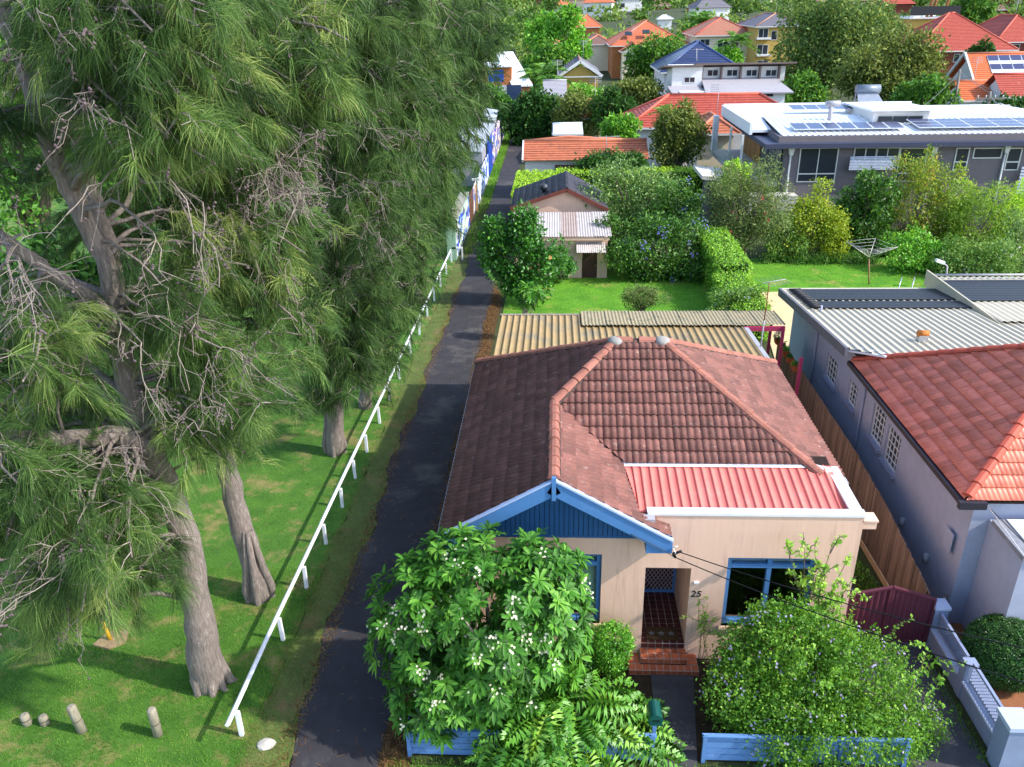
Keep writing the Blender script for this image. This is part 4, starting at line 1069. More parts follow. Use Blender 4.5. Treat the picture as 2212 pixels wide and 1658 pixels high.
def region(poly, Y, n, avoid=(), rad=0.):
    """n points whose view falls in the survey polygon, at depths Y=(near,far)"""
    xs_ = [p[0] for p in poly]; ys_ = [p[1] for p in poly]; out = []
    while len(out) < n:
        x = RNG.uniform(min(xs_), max(xs_)); y = RNG.uniform(min(ys_), max(ys_)); c = False
        for i in range(len(poly)):
            (x1, y1), (x2, y2) = poly[i], poly[i - 1]
            if (y1 > y) != (y2 > y) and x < (x2 - x1) * (y - y1) / (y2 - y1) + x1: c = not c
        for ln in avoid:
            for (x1, y1), (x2, y2) in zip(ln[:-1], ln[1:]):
                t = min(1, max(0, ((x - x1) * (x2 - x1) + (y - y1) * (y2 - y1)) / ((x2 - x1) ** 2 + (y2 - y1) ** 2)))
                if math.hypot(x - x1 - t * (x2 - x1), y - y1 - t * (y2 - y1)) < rad: c = False
        if c: out.append(np.array(A(x, y, RNG.uniform(*Y))))
    return out
def tp(pts): return [np.array(A(x, y, Y)) for x, y, Y in pts]
b1 = G(452, 1475)
T1 = [([np.array(b1) + np.array([0, 0, -.1])] + tp([(438, 1400, 13.6), (425, 1300, 13.6), (402, 1160, 13.6), (352, 1035, 13.6), (300, 900, 13.6), (268, 790, 13.6), (252, 660, 13.6)]), [.40, .36, .30, .275, .27, .25, .2, .19]),
      (tp([(254, 680, 13.6), (228, 560, 13.5), (165, 440, 13.4), (130, 370, 13.3), (95, 270, 13.2), (55, 150, 13.1), (0, 10, 13.0), (-30, -80, 13)]), [.18, .16, .16, .155, .15, .145, .14, .12]),
      (tp([(258, 690, 13.7), (240, 530, 13.9), (192, 400, 14.1), (157, 255, 14.3), (140, 120, 14.5), (160, -40, 14.6)]), [.16, .14, .13, .12, .1, .07]),
      (tp([(262, 720, 13.5), (219, 664, 13.3), (146, 613, 13.1), (87, 573, 12.9), (0, 510, 12.6), (-80, 470, 12.3)]), [.14, .13, .12, .11, .1, .07]),
      (tp([(352, 1035, 13.6), (312, 965, 13.3), (262, 940, 13.0), (128, 952, 12.4), (0, 945, 11.9), (-90, 930, 11.5)]), [.26, .23, .19, .16, .14, .1])]
AV = [[(0, 10), (95, 270), (165, 440), (252, 660), (268, 790), (310, 930), (352, 1035), (402, 1160), (440, 1420)], [(157, 255), (240, 530), (258, 690)], [(0, 510), (87, 573), (219, 664)], [(0, 945), (262, 940), (352, 1035)]]
c1 = (region([(-60, -40), (480, -40), (520, 200), (420, 420), (330, 560), (330, 760), (-60, 760)], (10.8, 13.0), 56, AV, 122)
      + region([(-60, 780), (230, 800), (330, 900), (360, 1080), (340, 1270), (260, 1330), (-60, 1380)], (10.0, 12.4), 56, AV, 95)
      + region([(330, 560), (540, 640), (600, 880), (500, 1000), (400, 960), (330, 800)], (12.9, 14.6), 26, AV, 85)
      + region([(-60, -40), (560, -40), (600, 700), (330, 900), (-60, 900)], (14.6, 16.8), 44)
      + region([(-60, 800), (300, 850), (330, 1050), (-60, 1150)], (14.2, 16.0), 22))
br1 = (region([(-40, 20), (420, 20), (520, 300), (430, 480), (330, 700), (-40, 700)], (10.6, 12.6), 12, AV, 40) + region([(-40, 560), (260, 640), (420, 800), (420, 1000), (330, 1250), (-40, 1300)], (10.0, 12.3), 16, AV, 40) + region([(330, 700), (520, 760), (480, 950), (380, 950)], (12.3, 13.2), 5))
casuarina('tallest casuarina nearest the viewer, forked pale trunk with buttressed base by the rail end', T1, c1, m_need, 7, 7, 21, (.34, .72), .0074, .32, roots=[(.2, .75, .14), (-1.0, .6, .13), (-1.9, .55, .14), (2.8, .5, .12), (1.4, .5, .12), (-.4, .7, .1)], segs=2, bare=br1, sides=14)
def simple_cas(label, base, top, r, regs, **kw):
    b = G(*base); pts = [np.array(b) + np.array([0, 0, -.1])] + [np.array(A(x, y, Y)) for x, y, Y in top]
    rr = list(np.linspace(r, r * .35, len(pts)))
    return casuarina(label, [(pts, rr)], sum((region(*q) for q in regs), []), **kw)
simple_cas('casuarina with leaning furrowed trunk, second from the end of the white rail', (562, 1290), [(540, 1200, 16.9), (505, 1080, 17.0), (480, 950, 17.0), (465, 760, 17), (455, 500, 17), (450, 250, 17), (440, -30, 17)], .33,
           [([(330, 120), (720, 100), (700, 500), (680, 820), (600, 930), (430, 1010), (360, 800), (330, 500)], (15.2, 18.5), 92), ([(330, -40), (780, -40), (740, 300), (400, 300)], (15, 18.5), 46)],
           mneed=m_need, nsub=6, ntuft=7, nstr=14, slen=(.36, .72), sw=.012, cones=.18, bare=region([(400, 150), (700, 150), (640, 600), (420, 600)], (14.6, 15.6), 14), roots=[(.1, .5, .1), (-1.4, .5, .1), (-2.4, .5, .1)])
simple_cas('casuarina with dark straight trunk standing in the sunlit grass, third along the rail', (725, 978), [(725, 900, 24.7), (722, 800, 24.8), (718, 600, 24.9), (715, 300, 25), (712, 50, 25)], .33,
           [([(600, 200), (860, 150), (880, 520), (870, 700), (800, 800), (690, 870), (620, 740)], (23, 26.5), 80), ([(680, 700), (790, 700), (770, 850), (690, 870)], (23.6, 25.5), 16), ([(620, -40), (900, -40), (880, 260), (640, 300)], (23, 26.5), 40)],
           mneed=m_need2, nsub=6, ntuft=6, nstr=14, slen=(.42, .8), sw=.016, cones=.06, bare=region([(640, 250), (850, 250), (840, 600), (660, 700)], (22.6, 23.4), 9), twig_r=.014, spread=1.1, roots=[(0, .5, .1), (-1.5, .5, .1), (-3, .5, .1)])
simple_cas('casuarina fourth along the rail, its foliage hanging over the fence', (790, 880), [(790, 800, 28.8), (792, 600, 29), (795, 300, 29), (800, 60, 29)], .28,
           [([(750, 250), (880, 200), (925, 480), (915, 680), (860, 780), (780, 800), (740, 600)], (27, 31), 74), ([(780, -30), (980, -40), (960, 260), (800, 300)], (27, 31), 34)],
           mneed=m_need2, nsub=6, ntuft=6, nstr=12, slen=(.45, .8), sw=.02, cones=.03, twig_r=.016, spread=1.2)
simple_cas('casuarina fifth along the rail, near the end of the white fence', (905, 655), [(905, 560, 42), (908, 350, 42), (912, 100, 42)], .3,
           [([(840, 120), (950, 100), (975, 300), (950, 460), (915, 540), (870, 620), (840, 500)], (39, 44), 76), ([(850, -40), (1010, -40), (1000, 160), (880, 200)], (39, 44), 30)],
           mneed=m_need2, nsub=6, ntuft=6, nstr=10, slen=(.6, 1.1), sw=.03, twig_r=.02, spread=1.7)
simple_cas('furthest casuarina, its crown brushing the shed roofs left of the lane', (945, 545), [(945, 450, 54), (955, 250, 54), (965, 60, 54)], .3,
           [([(890, 60), (1040, -20), (1052, 100), (1022, 240), (985, 360), (930, 430), (890, 400)], (52, 57), 84), ([(920, -50), (1060, -50), (1045, 50), (940, 100)], (52, 57), 30)],
           mneed=m_need2, nsub=6, ntuft=6, nstr=9, slen=(.8, 1.4), sw=.042, twig_r=.025, spread=2.1)
# ================================================================== leafy plants
def leaf_geo(P, T, N, L, W, fold=.15, tip=.5):
    """n folded leaves: base P, along T, face normal N; length L, width W (arrays). 4 vertices, 2 triangles each"""
    T = unit(T); B_ = unit(np.cross(N, T)); N2 = np.cross(T, B_)
    L = np.asarray(L)[:, None]; W = np.asarray(W)[:, None]
    mid = P + T * L * tip + N2 * W * fold
    V = np.stack([P, mid + B_ * W / 2, P + T * L - N2 * L * .1, mid - B_ * W / 2], 1).reshape(-1, 3)
    o = (np.arange(len(P)) * 4)[:, None]
    F = np.concatenate([o + np.array([[0, 1, 2]]), o + np.array([[0, 2, 3]])], 1).reshape(-1, 3)
    return V, F
def crown_points(lobes, n, shell=.55, clump=.0, nclump=0):
    """points in a set of ellipsoids, thicker towards the outside; returns P and outward direction"""
    vol = np.array([l[3] * l[4] * l[5] for l in lobes]) ** (2 / 3.); k = RNG.choice(len(lobes), n, p=vol / vol.sum())
    C = np.array(lobes)[k]; d = unit(RNG.normal(size=(n, 3))); r = RNG.uniform(shell ** 2, 1, n) ** .5
    return C[:, :3] + d * C[:, 3:6] * r[:, None], d
def leaf_cloud(lobes, n_cl, per, cl_r, L, W, shell=.55, up=.5, out=.7, rand=.7, hue_cl=.22, fold=.15, flat=1.):
    """leaves gathered in sprays: returns V, F, rnd (per triangle), spray centres"""
    C, D = crown_points(lobes, n_cl, shell)
    n = n_cl * per
    off = RNG.normal(0, 1, (n, 3)) * np.array([1, 1, flat]) * (cl_r if np.isscalar(cl_r) else np.repeat(cl_r, per)[:, None])
    P = np.repeat(C, per, 0) + off; O = unit(np.repeat(D, per, 0) + off / (np.linalg.norm(off, axis=1, keepdims=True) + 1e-6) * .6)
    N = unit(O * out + np.array([0, 0, up]) + RNG.normal(0, rand, (n, 3)))
    T = unit(O * .8 + RNG.normal(0, .8, (n, 3)))
    l = RNG.uniform(.7, 1.3, n) * L
    V, F = leaf_geo(P, T, N, l, l * (W / L) * RNG.uniform(.8, 1.2, n), fold)
    r = np.clip(np.repeat(np.clip(RNG.normal(.5, hue_cl, n_cl), 0, 1), per) + RNG.normal(0, .13, n), 0, 1)
    return V, F, np.repeat(r, 2), C
def joinVF(parts):
    Vs, Fs, Rs = [], [], []; k = 0
    for V, F, R in parts: Vs.append(V); Fs.append(F + k); Rs.append(R); k += len(V)
    return np.concatenate(Vs), np.concatenate(Fs), np.concatenate(Rs)
m_trunk = mat('grey_bark', '6b5f52', .95, .3, 6., bump=.8, bscale=25)
m_dtrunk = mat('dark_bark', '3f342b', .95, .3, 6., bump=.8, bscale=25)
def trunk_to(T, base, lobes, r, m=None, limbs=None):
    mb = MB(); c = np.mean([l[:3] for l in lobes], 0); fork = np.array(base) * .45 + c * .55; fork[2] = base[2] + (min(l[2] - l[5] * .3 for l in lobes) - base[2]) * .75
    mb.tube(curve(np.array(base, float) - np.array([0, 0, .1]), fork, (0, 0, 0), 4, r * .4), list(np.linspace(r, r * .7, 5)), 7)
    for l in lobes[:limbs or 12]:
        for _ in range(2):
            e = np.array(l[:3]) + RNG.normal(0, .35, 3) * np.array(l[3:6]); mb.tube(curve(fork, e, (0, 0, .1 * l[5]), 5, .05 * l[3]), list(np.linspace(r * .55, r * .12, 6)), 5, False)
    return mb.build('trunk', m or m_trunk, T)
def plant(name, label, cat, base, lobes, m, n_cl, per, cl_r, L, W, trunk_r=.08, group=None, flowers=None, tm=None, shell=.55, core=None, **kw):
    T = thing(name, label, cat, tuple(base), 0, group)
    if trunk_r: trunk_to(T, base, lobes, trunk_r, tm)
    V, F, R, C = leaf_cloud(lobes, n_cl, per, cl_r, L, W, shell, **kw)
    o = npmesh('foliage', V, F, m, T, R); o['kind'] = 'stuff'
    if flowers:
        fm, nf_, size, cl = flowers
        P, D = crown_points(lobes, nf_, .93)
        P = np.repeat(P, cl, 0) + RNG.normal(0, size * 1.1, (nf_ * cl, 3)); D = np.repeat(D, cl, 0)
        keep = (D[:, 2] > -.35); P = P[keep]; D = D[keep]
        Vf, Ff = flower_geo(P, D + np.array([0, -.3, .5]), size)
        o = npmesh('flowers', Vf, Ff, fm, T, RNG.random(len(Ff))); o['kind'] = 'stuff'
    return T
def flower_geo(P, N, s, petals=5):
    n = len(P); N = unit(N + RNG.normal(0, .3, (n, 3))); U = unit(np.cross(N, RNG.normal(size=(n, 3)))); W_ = np.cross(N, U)
    Vs = [P - N * s * .1]; 
    for k in range(petals):
        for da in (-.42, .42):
            t = 2 * PI * k / petals + da; Vs.append(P + (U * math.cos(t) + W_ * math.sin(t)) * s * .55 + N * s * .18)
    V = np.stack(Vs, 1).reshape(-1, 3); o = (np.arange(n) * (1 + 2 * petals))[:, None]
    F = np.concatenate([o + np.array([[0, 1 + 2 * k, 2 + 2 * k]]) for k in range(petals)], 1).reshape(-1, 3)
    return V, F
def solidflower(name, col, rough=.6): return leafmat(name, [col, col], rough, .3)
# ---------------------------------------------------------------- frangipani: rosettes of long leaves, white flower heads
m_frang = leafmat('frangipani_leaf', ['17440e', '286616', '3d8422', '62a234'], .5, .25, .25)
m_ffl = solidflower('frangipani_flower', 'f7f2d6')
def rosettes(P, D, nleaf, L, W, seg3=True):
    """whorls of lance leaves spreading from shoot tips: broad 6 vertex leaves"""
    n = len(P); tot = n * nleaf
    Pn = np.repeat(P, nleaf, 0); Dn = unit(np.repeat(D, nleaf, 0)); ph = np.tile(np.arange(nleaf), n) * 2.4 + np.repeat(RNG.uniform(0, 6, n), nleaf)
    U = unit(np.cross(Dn, np.array([.3, .5, .8]) + RNG.normal(0, .01, (tot, 3)))); W_ = np.cross(Dn, U)
    el = RNG.uniform(.05, .75, tot)                                   # how far a leaf lifts towards the shoot axis
    T = unit((U * np.cos(ph)[:, None] + W_ * np.sin(ph)[:, None]) * np.cos(el)[:, None] + Dn * np.sin(el)[:, None])
    Bv = unit(np.cross(Dn, T)); N = np.cross(T, Bv)
    l = RNG.uniform(.75, 1.2, tot)[:, None] * L; w = l * (W / L)
    g = np.array([0, 0, -1.])
    a = Pn + T * .02; b = Pn + T * l * .4; c = Pn + T * l * .75 + g * l * .06; e = Pn + T * l + g * l * .2
    up = N * w * .16
    V = np.stack([a, b + Bv * w * .42 + up, b, b - Bv * w * .42 + up, c + Bv * w * .45 + up, c, c - Bv * w * .45 + up, e], 1).reshape(-1, 3)
    o = (np.arange(tot) * 8)[:, None]
    tr = [(0, 1, 2), (0, 2, 3), (1, 4, 5), (1, 5, 2), (2, 5, 6), (2, 6, 3), (4, 7, 5), (5, 7, 6)]
    F = np.concatenate([o + np.array([t]) for t in tr], 1).reshape(-1, 3)
    r = np.clip(np.repeat(RNG.normal(.5, .2, n), nleaf) + RNG.normal(0, .15, tot), 0, 1)
    return V, F, np.repeat(r, 8)
def frangipani(label, base, lobes, n, nleaf, L, W, heads, fsize, r=.12, shell=.72, name='frangipani_tree'):
    T = thing(name, label, 'tree', tuple(base)); P, D = crown_points(lobes, n, shell); D = unit(D + np.array([0, 0, .55]))
    V, F, R = rosettes(P, D, nleaf, L, W)
    npmesh('foliage', V, F, m_frang, T, R)['kind'] = 'stuff'
    mb = MB(); c = np.mean([l[:3] for l in lobes], 0); fork = np.array(base) + (c - np.array(base)) * np.array([.3, .3, .4])
    mb.tube(curve(np.array(base, float), fork, (0, 0, 0), 3), [r, r * .9, r * .8, r * .75], 7)
    for i in RNG.choice(n, min(n, 60), replace=False): mb.tube(curve(fork, P[i], (0, 0, -.1), 5, .06), list(np.linspace(r * .5, r * .14, 6)), 5, False)
    mb.build('trunk', mat('frangipani_bark', '8b8178', .9, .2, 6.), T)
    if heads:
        vis = (D @ unit(np.array([1.2, -13., 11.]))); k = np.argsort(-(vis + RNG.normal(0, .3, n)))[:heads]; q = P[k] + D[k] * L * .5
        Q = np.repeat(q, 7, 0) + RNG.normal(0, fsize * 1.2, (heads * 7, 3)); V, F = flower_geo(Q, np.repeat(D[k], 7, 0), fsize)
        npmesh('flowers', V, F, m_ffl, T, RNG.random(len(F)))['kind'] = 'stuff'
    return T
frangipani('large frangipani tree with white flower clusters covering the left front window', (-1.2, 13.2, 0),
           [(-1.35, 12.9, 2.55, 2.1, 1.5, 2.2), (-2.6, 12.8, 2.6, 1.15, 1.1, 1.6), (-.3, 13.0, 2.7, 1.05, 1.0, 1.65), (-2.35, 12.25, 1.35, 1.0, .8, 1.05), (-1.4, 12.3, 1.7, 1.1, .8, 1.1), (-1.9, 13.1, 3.8, .9, .8, .8), (-.3, 13.1, 3.7, .9, .8, .8)],
           960, 13, .27, .072, 85, .046)
# ---------------------------------------------------------------- split leaf philodendron: big fingered leaves on stalks
m_phil = leafmat('philodendron_leaf', ['225c12', '387f1c', '559c28', '84bc40'], .38, .28, .35)
def split_leaf(c, d, n, s, sag=.3):
    """one large heart shaped leaf cut into wavy fingers that sweep from backward at the base to forward at the tip"""
    d = unit(d); n = unit(n); b = np.cross(n, d); V = []; F = []
    k = 9; g = np.array([0, 0, -1.])
    mid = [c + d * s * (i / k) + g * sag * s * (i / k) ** 2 for i in range(k + 1)]
    V += mid
    for sd in (-1, 1):
        for i in range(k):
            t = (i + .5) / k; ln = s * (.5 - .26 * t) * RNG.uniform(.88, 1.15)
            dirn = unit(b * sd + d * (-.75 + 2.0 * t)); p0 = mid[i]; p1 = mid[i] * .05 + mid[i + 1] * .95; q = unit(np.cross(n, dirn)) * sd
            wd = s * .04; w0 = n * ln * RNG.uniform(.02, .16); dr = g * ln * RNG.uniform(.05, .28)
            m1 = (p0 + p1) / 2 + dirn * ln * .55 + w0
            a1, a2 = m1 - q * wd, m1 + q * wd; e1 = (p0 + p1) / 2 + dirn * ln - q * wd * .9 + dr; e2 = (p0 + p1) / 2 + dirn * ln * .92 + q * wd * 1.5 + dr
            o = len(V); V += [a1, a2, e1, e2]; F += [(i, o, i + 1), (o, o + 1, i + 1), (o, o + 2, o + 1), (o, o + 3, o + 1)]
    F = [f if len(set(f)) == 3 else f for f in F]
    return V, F
ph = thing('philodendron', 'sprawling split leaf philodendron with huge glossy fingered leaves at the front fence', 'plant', (.6, 12.6, 0))
V_, F_, R_ = [], [], []; st = MB()
for i in range(135):
    t = RNG.uniform(0, 2 * PI); rr = math.sqrt(RNG.uniform(0, 1)); cx, cy = .22 + 1.6 * rr * math.cos(t), 12.15 + .95 * rr * math.sin(t)
    cz = .42 + .75 * (1 - rr ** 2) + RNG.uniform(-.3, .25); c = np.array([cx, cy, max(.3, cz)])
    out = np.array([math.cos(t), math.sin(t) - .25, RNG.uniform(-.1, .45)]); s = RNG.uniform(.55, .9)
    v, f = split_leaf(c, out + RNG.normal(0, .25, 3), np.array([0, -.45, 1]) + out * .4 + RNG.normal(0, .25, 3), s, .3)
    o = len(V_); V_ += v; F_ += [tuple(q + o for q in ff) for ff in f]; r = np.clip(RNG.normal(.5, .25), 0, 1); R_ += list(np.clip(r + RNG.normal(0, .06, len(f)), 0, 1))
    st.tube(curve(np.array([.5 + (cx - .5) * .2, 12.6, .1]), c, (0, 0, .15), 4), [.022, .02, .018, .015, .012], 4, False)
npmesh('leaves', V_, F_, m_phil, ph, R_)['kind'] = 'stuff'
st.build('stalks', mat('phil_stalk', '5f8f2e', .5), ph)
# ---------------------------------------------------------------- front right flowering bush
m_dur = leafmat('duranta_leaf', ['25570f', '3c7819', '5a9828', '84b83c'], .5, .33, .3)
m_mauve = solidflower('mauve_flower', 'c6aee0')
plant('flowering_bush', 'large loose bush with small mauve flowers filling the garden right of the path', 'bush', (5.2, 13.2, 0),
      [(4.9, 13.2, 1.25, 1.55, 1.0, 1.6), (4.7, 13.3, 1.9, .9, .7, .9), (6.2, 13.1, 1.05, 1.25, 1.0, 1.2), (4.1, 12.9, .9, 1.0, .9, 1.05), (5.0, 12.5, .75, 1.5, .75, .85), (6.6, 12.5, .5, 1.15, .6, .65), (5.3, 13.4, 1.7, .9, .6, .9), (4.3, 13.4, 1.55, .7, .6, .8), (7.3, 12.6, .35, .8, .5, .45), (5.4, 12.15, .45, 2.0, .45, .55), (5.7, 11.92, .7, 1.5, .5, .75), (4.6, 11.95, .5, .7, .45, .55), (6.9, 12.2, .35, .8, .4, .4), (6.0, 13.7, 1.2, .8, .4, .8)],
      m_dur, 3300, 17, .08, .07, .04, .07, flowers=(m_mauve, 300, .042, 3), up=.45, out=.5, rand=.6, flat=1.5, shell=.62)
sh_ = MB(); VV = []
BUSHSHOOT = []
for i in range(70):
    a = np.array([RNG.uniform(3.6, 7.6), RNG.uniform(12.3, 13.8), RNG.uniform(.5, 1.6)]); d = unit(np.array([RNG.normal(.3, .6), RNG.normal(-.2, .5), RNG.uniform(.3, 1.2)])); e = a + d * RNG.uniform(.7, 1.35)
    BUSHSHOOT.append((a, e))
def shoots(T, segs, m, L, W, n=26, r=.008, tm=None):
    mb = MB(); P, Tt, N = [], [], []
    for a, e in segs:
        c = curve(a, e, (0, 0, .08), 5, .02); mb.tube(c, list(np.linspace(r, r * .4, 6)), 4, False)
        for i in range(n):
            t = RNG.uniform(.15, 1) * 5; k = min(4, int(t)); p = c[k] + (c[k + 1] - c[k]) * (t - k); ax_ = unit(c[k + 1] - c[k]); sd = unit(np.cross(ax_, RNG.normal(size=3)))
            P.append(p); Tt.append(sd + ax_ * .5); N.append(np.array([0, 0, 1]) + RNG.normal(0, .4, 3))
    P = np.array(P); n_ = len(P); l = RNG.uniform(.7, 1.3, n_) * L
    V, F = leaf_geo(P, np.array(Tt), np.array(N), l, l * W / L, .12)
    npmesh('shoot_leaves', V, F, m, T, np.repeat(RNG.random(n_) * .6 + .4, 2))['kind'] = 'stuff'; mb.build('shoots', tm or m_trunk, T)
shoots(bpy.data.objects['flowering_bush'], BUSHSHOOT, m_dur, .085, .05, 34)
# ---------------------------------------------------------------- sapling in front of the right window, vine by the entry
sg = thing('leafy_sapling', 'tall leafy sapling with upright shoots in front of the right window', 'plant', (5.7, 14.1, 0))
segs = []
tops = [A(1735, 1150, 14.1), A(1760, 1180, 14.2), A(1800, 1170, 14.1), A(1835, 1200, 14.0), A(1850, 1245, 13.9), A(1700, 1185, 14.1), A(1780, 1230, 13.9), A(1815, 1255, 13.9), A(1750, 1230, 14.0)]
for t in tops:
    t = np.array(t); b = np.array([5.65 + RNG.normal(0, .12), 14.05, 1.3]); segs.append((b, t))
    for _ in range(4):
        f = RNG.uniform(.35, .95); a = b + (t - b) * f; segs.append((a, a + unit(RNG.normal(0, 1, 3) + np.array([0, -.2, .3])) * RNG.uniform(.3, .55)))
m_sap = leafmat('sapling_leaf', ['3b7a1c', '55982a', '7cb83a', 'a4cf55'], .5, .35, .3)
shoots(sg, segs, m_sap, .10, .06, 24, .014)
MB().tube([(5.6, 14.1, 0), (5.65, 14.05, 1.4)], [.05, .03], 6).build('trunk', m_trunk, sg)
vn = thing('wall_vine', 'thin straggly vine climbing the wall under the house number', 'plant', (3.55, 14.6, 0))
segs = []
for i in range(5):
    b = np.array([3.45 + RNG.normal(0, .08), 14.62, .1]); t = np.array([3.3 + RNG.uniform(-.15, .6), 14.6, RNG.uniform(1.3, 2.0)]); segs.append((b, t))
    for _ in range(3): a = b + (t - b) * RNG.uniform(.5, 1); segs.append((a, a + np.array([RNG.normal(0, .25), -.1, RNG.uniform(0, .2)])))
shoots(vn, segs, m_sap, .06, .03, 14, .008)
m_orng = leafmat('murraya_leaf', ['276a14', '3f9020', '63b42f', '8acb45'], .4, .3, .4)
plant('round_shrub', 'small round glossy shrub between the left window and the front steps', 'shrub', (1.3, 14.15, 0), [(1.3, 14.15, .95, .45, .4, .5), (1.25, 14.15, .5, .38, .35, .45)], m_orng, 460, 14, .05, .06, .036, .04, shell=.7)
m_dkgr = leafmat('dark_shrub_leaf', ['14400f', '1f5a16', '2d7020', '4d8f34'], .45, .25, .35)
plant('dark_shrub', 'dark leafy shrub below the left window behind the frangipani', 'shrub', (.55, 14.1, 0), [(.5, 14.1, .6, .45, .4, .6), (0, 13.7, .4, .5, .4, .4)], m_dkgr, 360, 12, .06, .06, .035, .03)
plant('low_groundcover', 'low pale leafed groundcover inside the left fence corner', 'plant', (-2.2, 12.3, 0), [(-2.2, 12.3, .25, .7, .35, .25), (-1.5, 12.15, .25, .5, .25, .25)], m_orng, 200, 10, .07, .05, .03, 0)
# clipped ball hedge next door
m_box = leafmat('box_hedge_leaf', ['123a10', '1c5016', '2b6a1e', '48842f'], .4, .2, .45)
plant('ball_topiary', 'dense clipped round hedge ball behind the lattice wall', 'hedge', (9.98, 14.35, 0), [(9.98, 14.35, .74, .84, .85, .76)], m_box, 4200, 9, .022, .035, .022, .05, shell=.94, up=.2, out=1.1, rand=.35)
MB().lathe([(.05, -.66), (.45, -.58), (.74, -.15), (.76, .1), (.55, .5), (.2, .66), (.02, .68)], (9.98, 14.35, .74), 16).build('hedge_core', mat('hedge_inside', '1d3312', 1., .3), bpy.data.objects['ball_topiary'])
# planters' plants
for t, c, what in POT:
    lm = {'white': m_dkgr, 'dark': m_dkgr, 'green': m_orng, 'sparse': m_dkgr, 'low': m_dur}[what]; h = {'white': .2, 'dark': .1, 'green': .13, 'sparse': .07, 'low': .08}[what]
    V, F, R, _ = leaf_cloud([(c.x, c.y, c.z + .1 + h * .5, .1 + h * .3, .15, h)], 40, 8, .02, .045, .03, .4); npmesh('plant', V, F, lm, t, R)['kind'] = 'stuff'
    if what == 'white':
        P, D = crown_points([(c.x, c.y, c.z + .2, .17, .18, .2)], 60, .9); V, F = flower_geo(P, D, .05); npmesh('flowers', V, F, solidflower('white_flower', 'ece8e4'), t, RNG.random(len(F)))['kind'] = 'stuff'
# ---------------------------------------------------------------- lawns: blades near the camera, weeds and litter
m_blade = leafmat('grass_blade', ['35601a', '4a7d22', '5f9a2a', '84a345'], .7, .35, .2)
m_dry = leafmat('dry_grass', ['5a6a2c', '77753f', '8d8350', '54682a'], .8, .25, .2)
def blades(name, boxes, m, h, w, parent=None):
    P = []
    for x0, x1, y0, y1, n in boxes:
        q = np.stack([RNG.uniform(x0, x1, n), RNG.uniform(y0, y1, n)], 1); P.append(q)
    P = np.concatenate(P); z = np.interp(P[:, 1], [0, 14, 50, 150], [0, 0, -1.08, -1.08]); n = len(P)
    base = np.column_stack([P, z]); d = RNG.normal(0, .45, (n, 3)); d[:, 2] = 1; side = unit(np.column_stack([RNG.normal(size=(n, 2)), np.zeros(n)])) * (w / 2)
    H = RNG.uniform(.5, 1.4, n)[:, None] * h
    V = np.stack([base - side, base + side, base + unit(d) * H], 1).reshape(-1, 3); F = np.arange(3 * n).reshape(-1, 3)
    patch = .45 + .22 * np.sin(P[:, 0] * 1.3 + np.sin(P[:, 1] * .9)) * np.cos(P[:, 1] * 1.1) + .2 * np.sin(P[:, 0] * 3.7 + 2 * np.sin(P[:, 1] * 1.7)) * np.sin(P[:, 1] * 4.1 + P[:, 0])
    o = npmesh(name, V, F, m, parent, np.clip(patch + RNG.normal(0, .2, n), 0, 1)); return o
tag(blades('lawn_grass', [(-13, -6.2, 10.5, 18, 54000), (-13, -6.2, 18, 30, 28000)], m_blade, .05, .012), 'short green grass of the park lawn', 'grass', kind='stuff')
tag(blades('verge_grass', [(-6.5, -5.35, 10.2, 20, 9000), (-6.5, -5.4, 20, 48, 9000), (-6.0, -5.4, 48, 60, 900)], m_dry, .06, .014), 'thin dry grass between the white rail and the lane', 'grass', kind='stuff')
tag(blades('yard_grass', [(-2.6, 8.4, 29.9, 47, 52000), (10.6, 25, 43.6, 50, 26000)], leafmat('yard_blade', ['4c8f1c', '63ac24', '7fc02e', '9fc84a'], .7, .35, .2), .06, .02), 'bright green mown grass of the back yards', 'grass', kind='stuff')
strip('lane_grass', -6.2, -5.45, 70, 110, .02, m_yard, 20)
tag(blades('lane_edge_grass', [(-6.2, -5.3, 66, 112, 5000), (-6.1, -5.3, 52, 66, 700)], m_blade, .22, .05), 'green grass tufts along the far end of the lane', 'grass', kind='stuff')
tag(blades('street_grass', [(-3.4, 8.8, 10.4, 11.75, 9000), (7.9, 8.45, 15.6, 26, 3000), (8.5, 8.72, 12, 15, 500)], m_blade, .13, .016), 'long green grass and weeds along the street edge', 'grass', kind='stuff')
def litter():
    n = 9000; y = RNG.uniform(10.5, 44, n) ** 1; x = -3.25 + RNG.normal(0, .16, n)
    n2 = 2500; x = np.concatenate([x, -5.5 + RNG.normal(0, .12, n2), RNG.uniform(-5.4, -3.5, 500)]); y = np.concatenate([y, RNG.uniform(10.5, 45, n2), RNG.uniform(10.5, 40, 500)]); n = len(x)
    z = np.interp(y, [14, 50], [0, -1.08]) + .015 + RNG.uniform(0, .04, n) * (np.abs(x + 3.25) < .4)
    P = np.column_stack([x, y, z]); d = unit(np.column_stack([RNG.normal(size=(n, 2)), RNG.normal(.05, .25, n)])); s = unit(np.cross(d, [0, 0, 1.])) * .008
    L = RNG.uniform(.08, .28, n)[:, None]
    V = np.stack([P - s, P + s, P + d * L], 1).reshape(-1, 3)
    tag(npmesh('leaf_litter', V, np.arange(3 * n).reshape(-1, 3), leafmat('litter', ['3d2c17', '5d4424', '7d6238', '9a7d4a'], .9, .1, .1), None, RNG.random(n)), 'brown fallen casuarina needles along the lane edges', 'litter', kind='stuff')
litter()
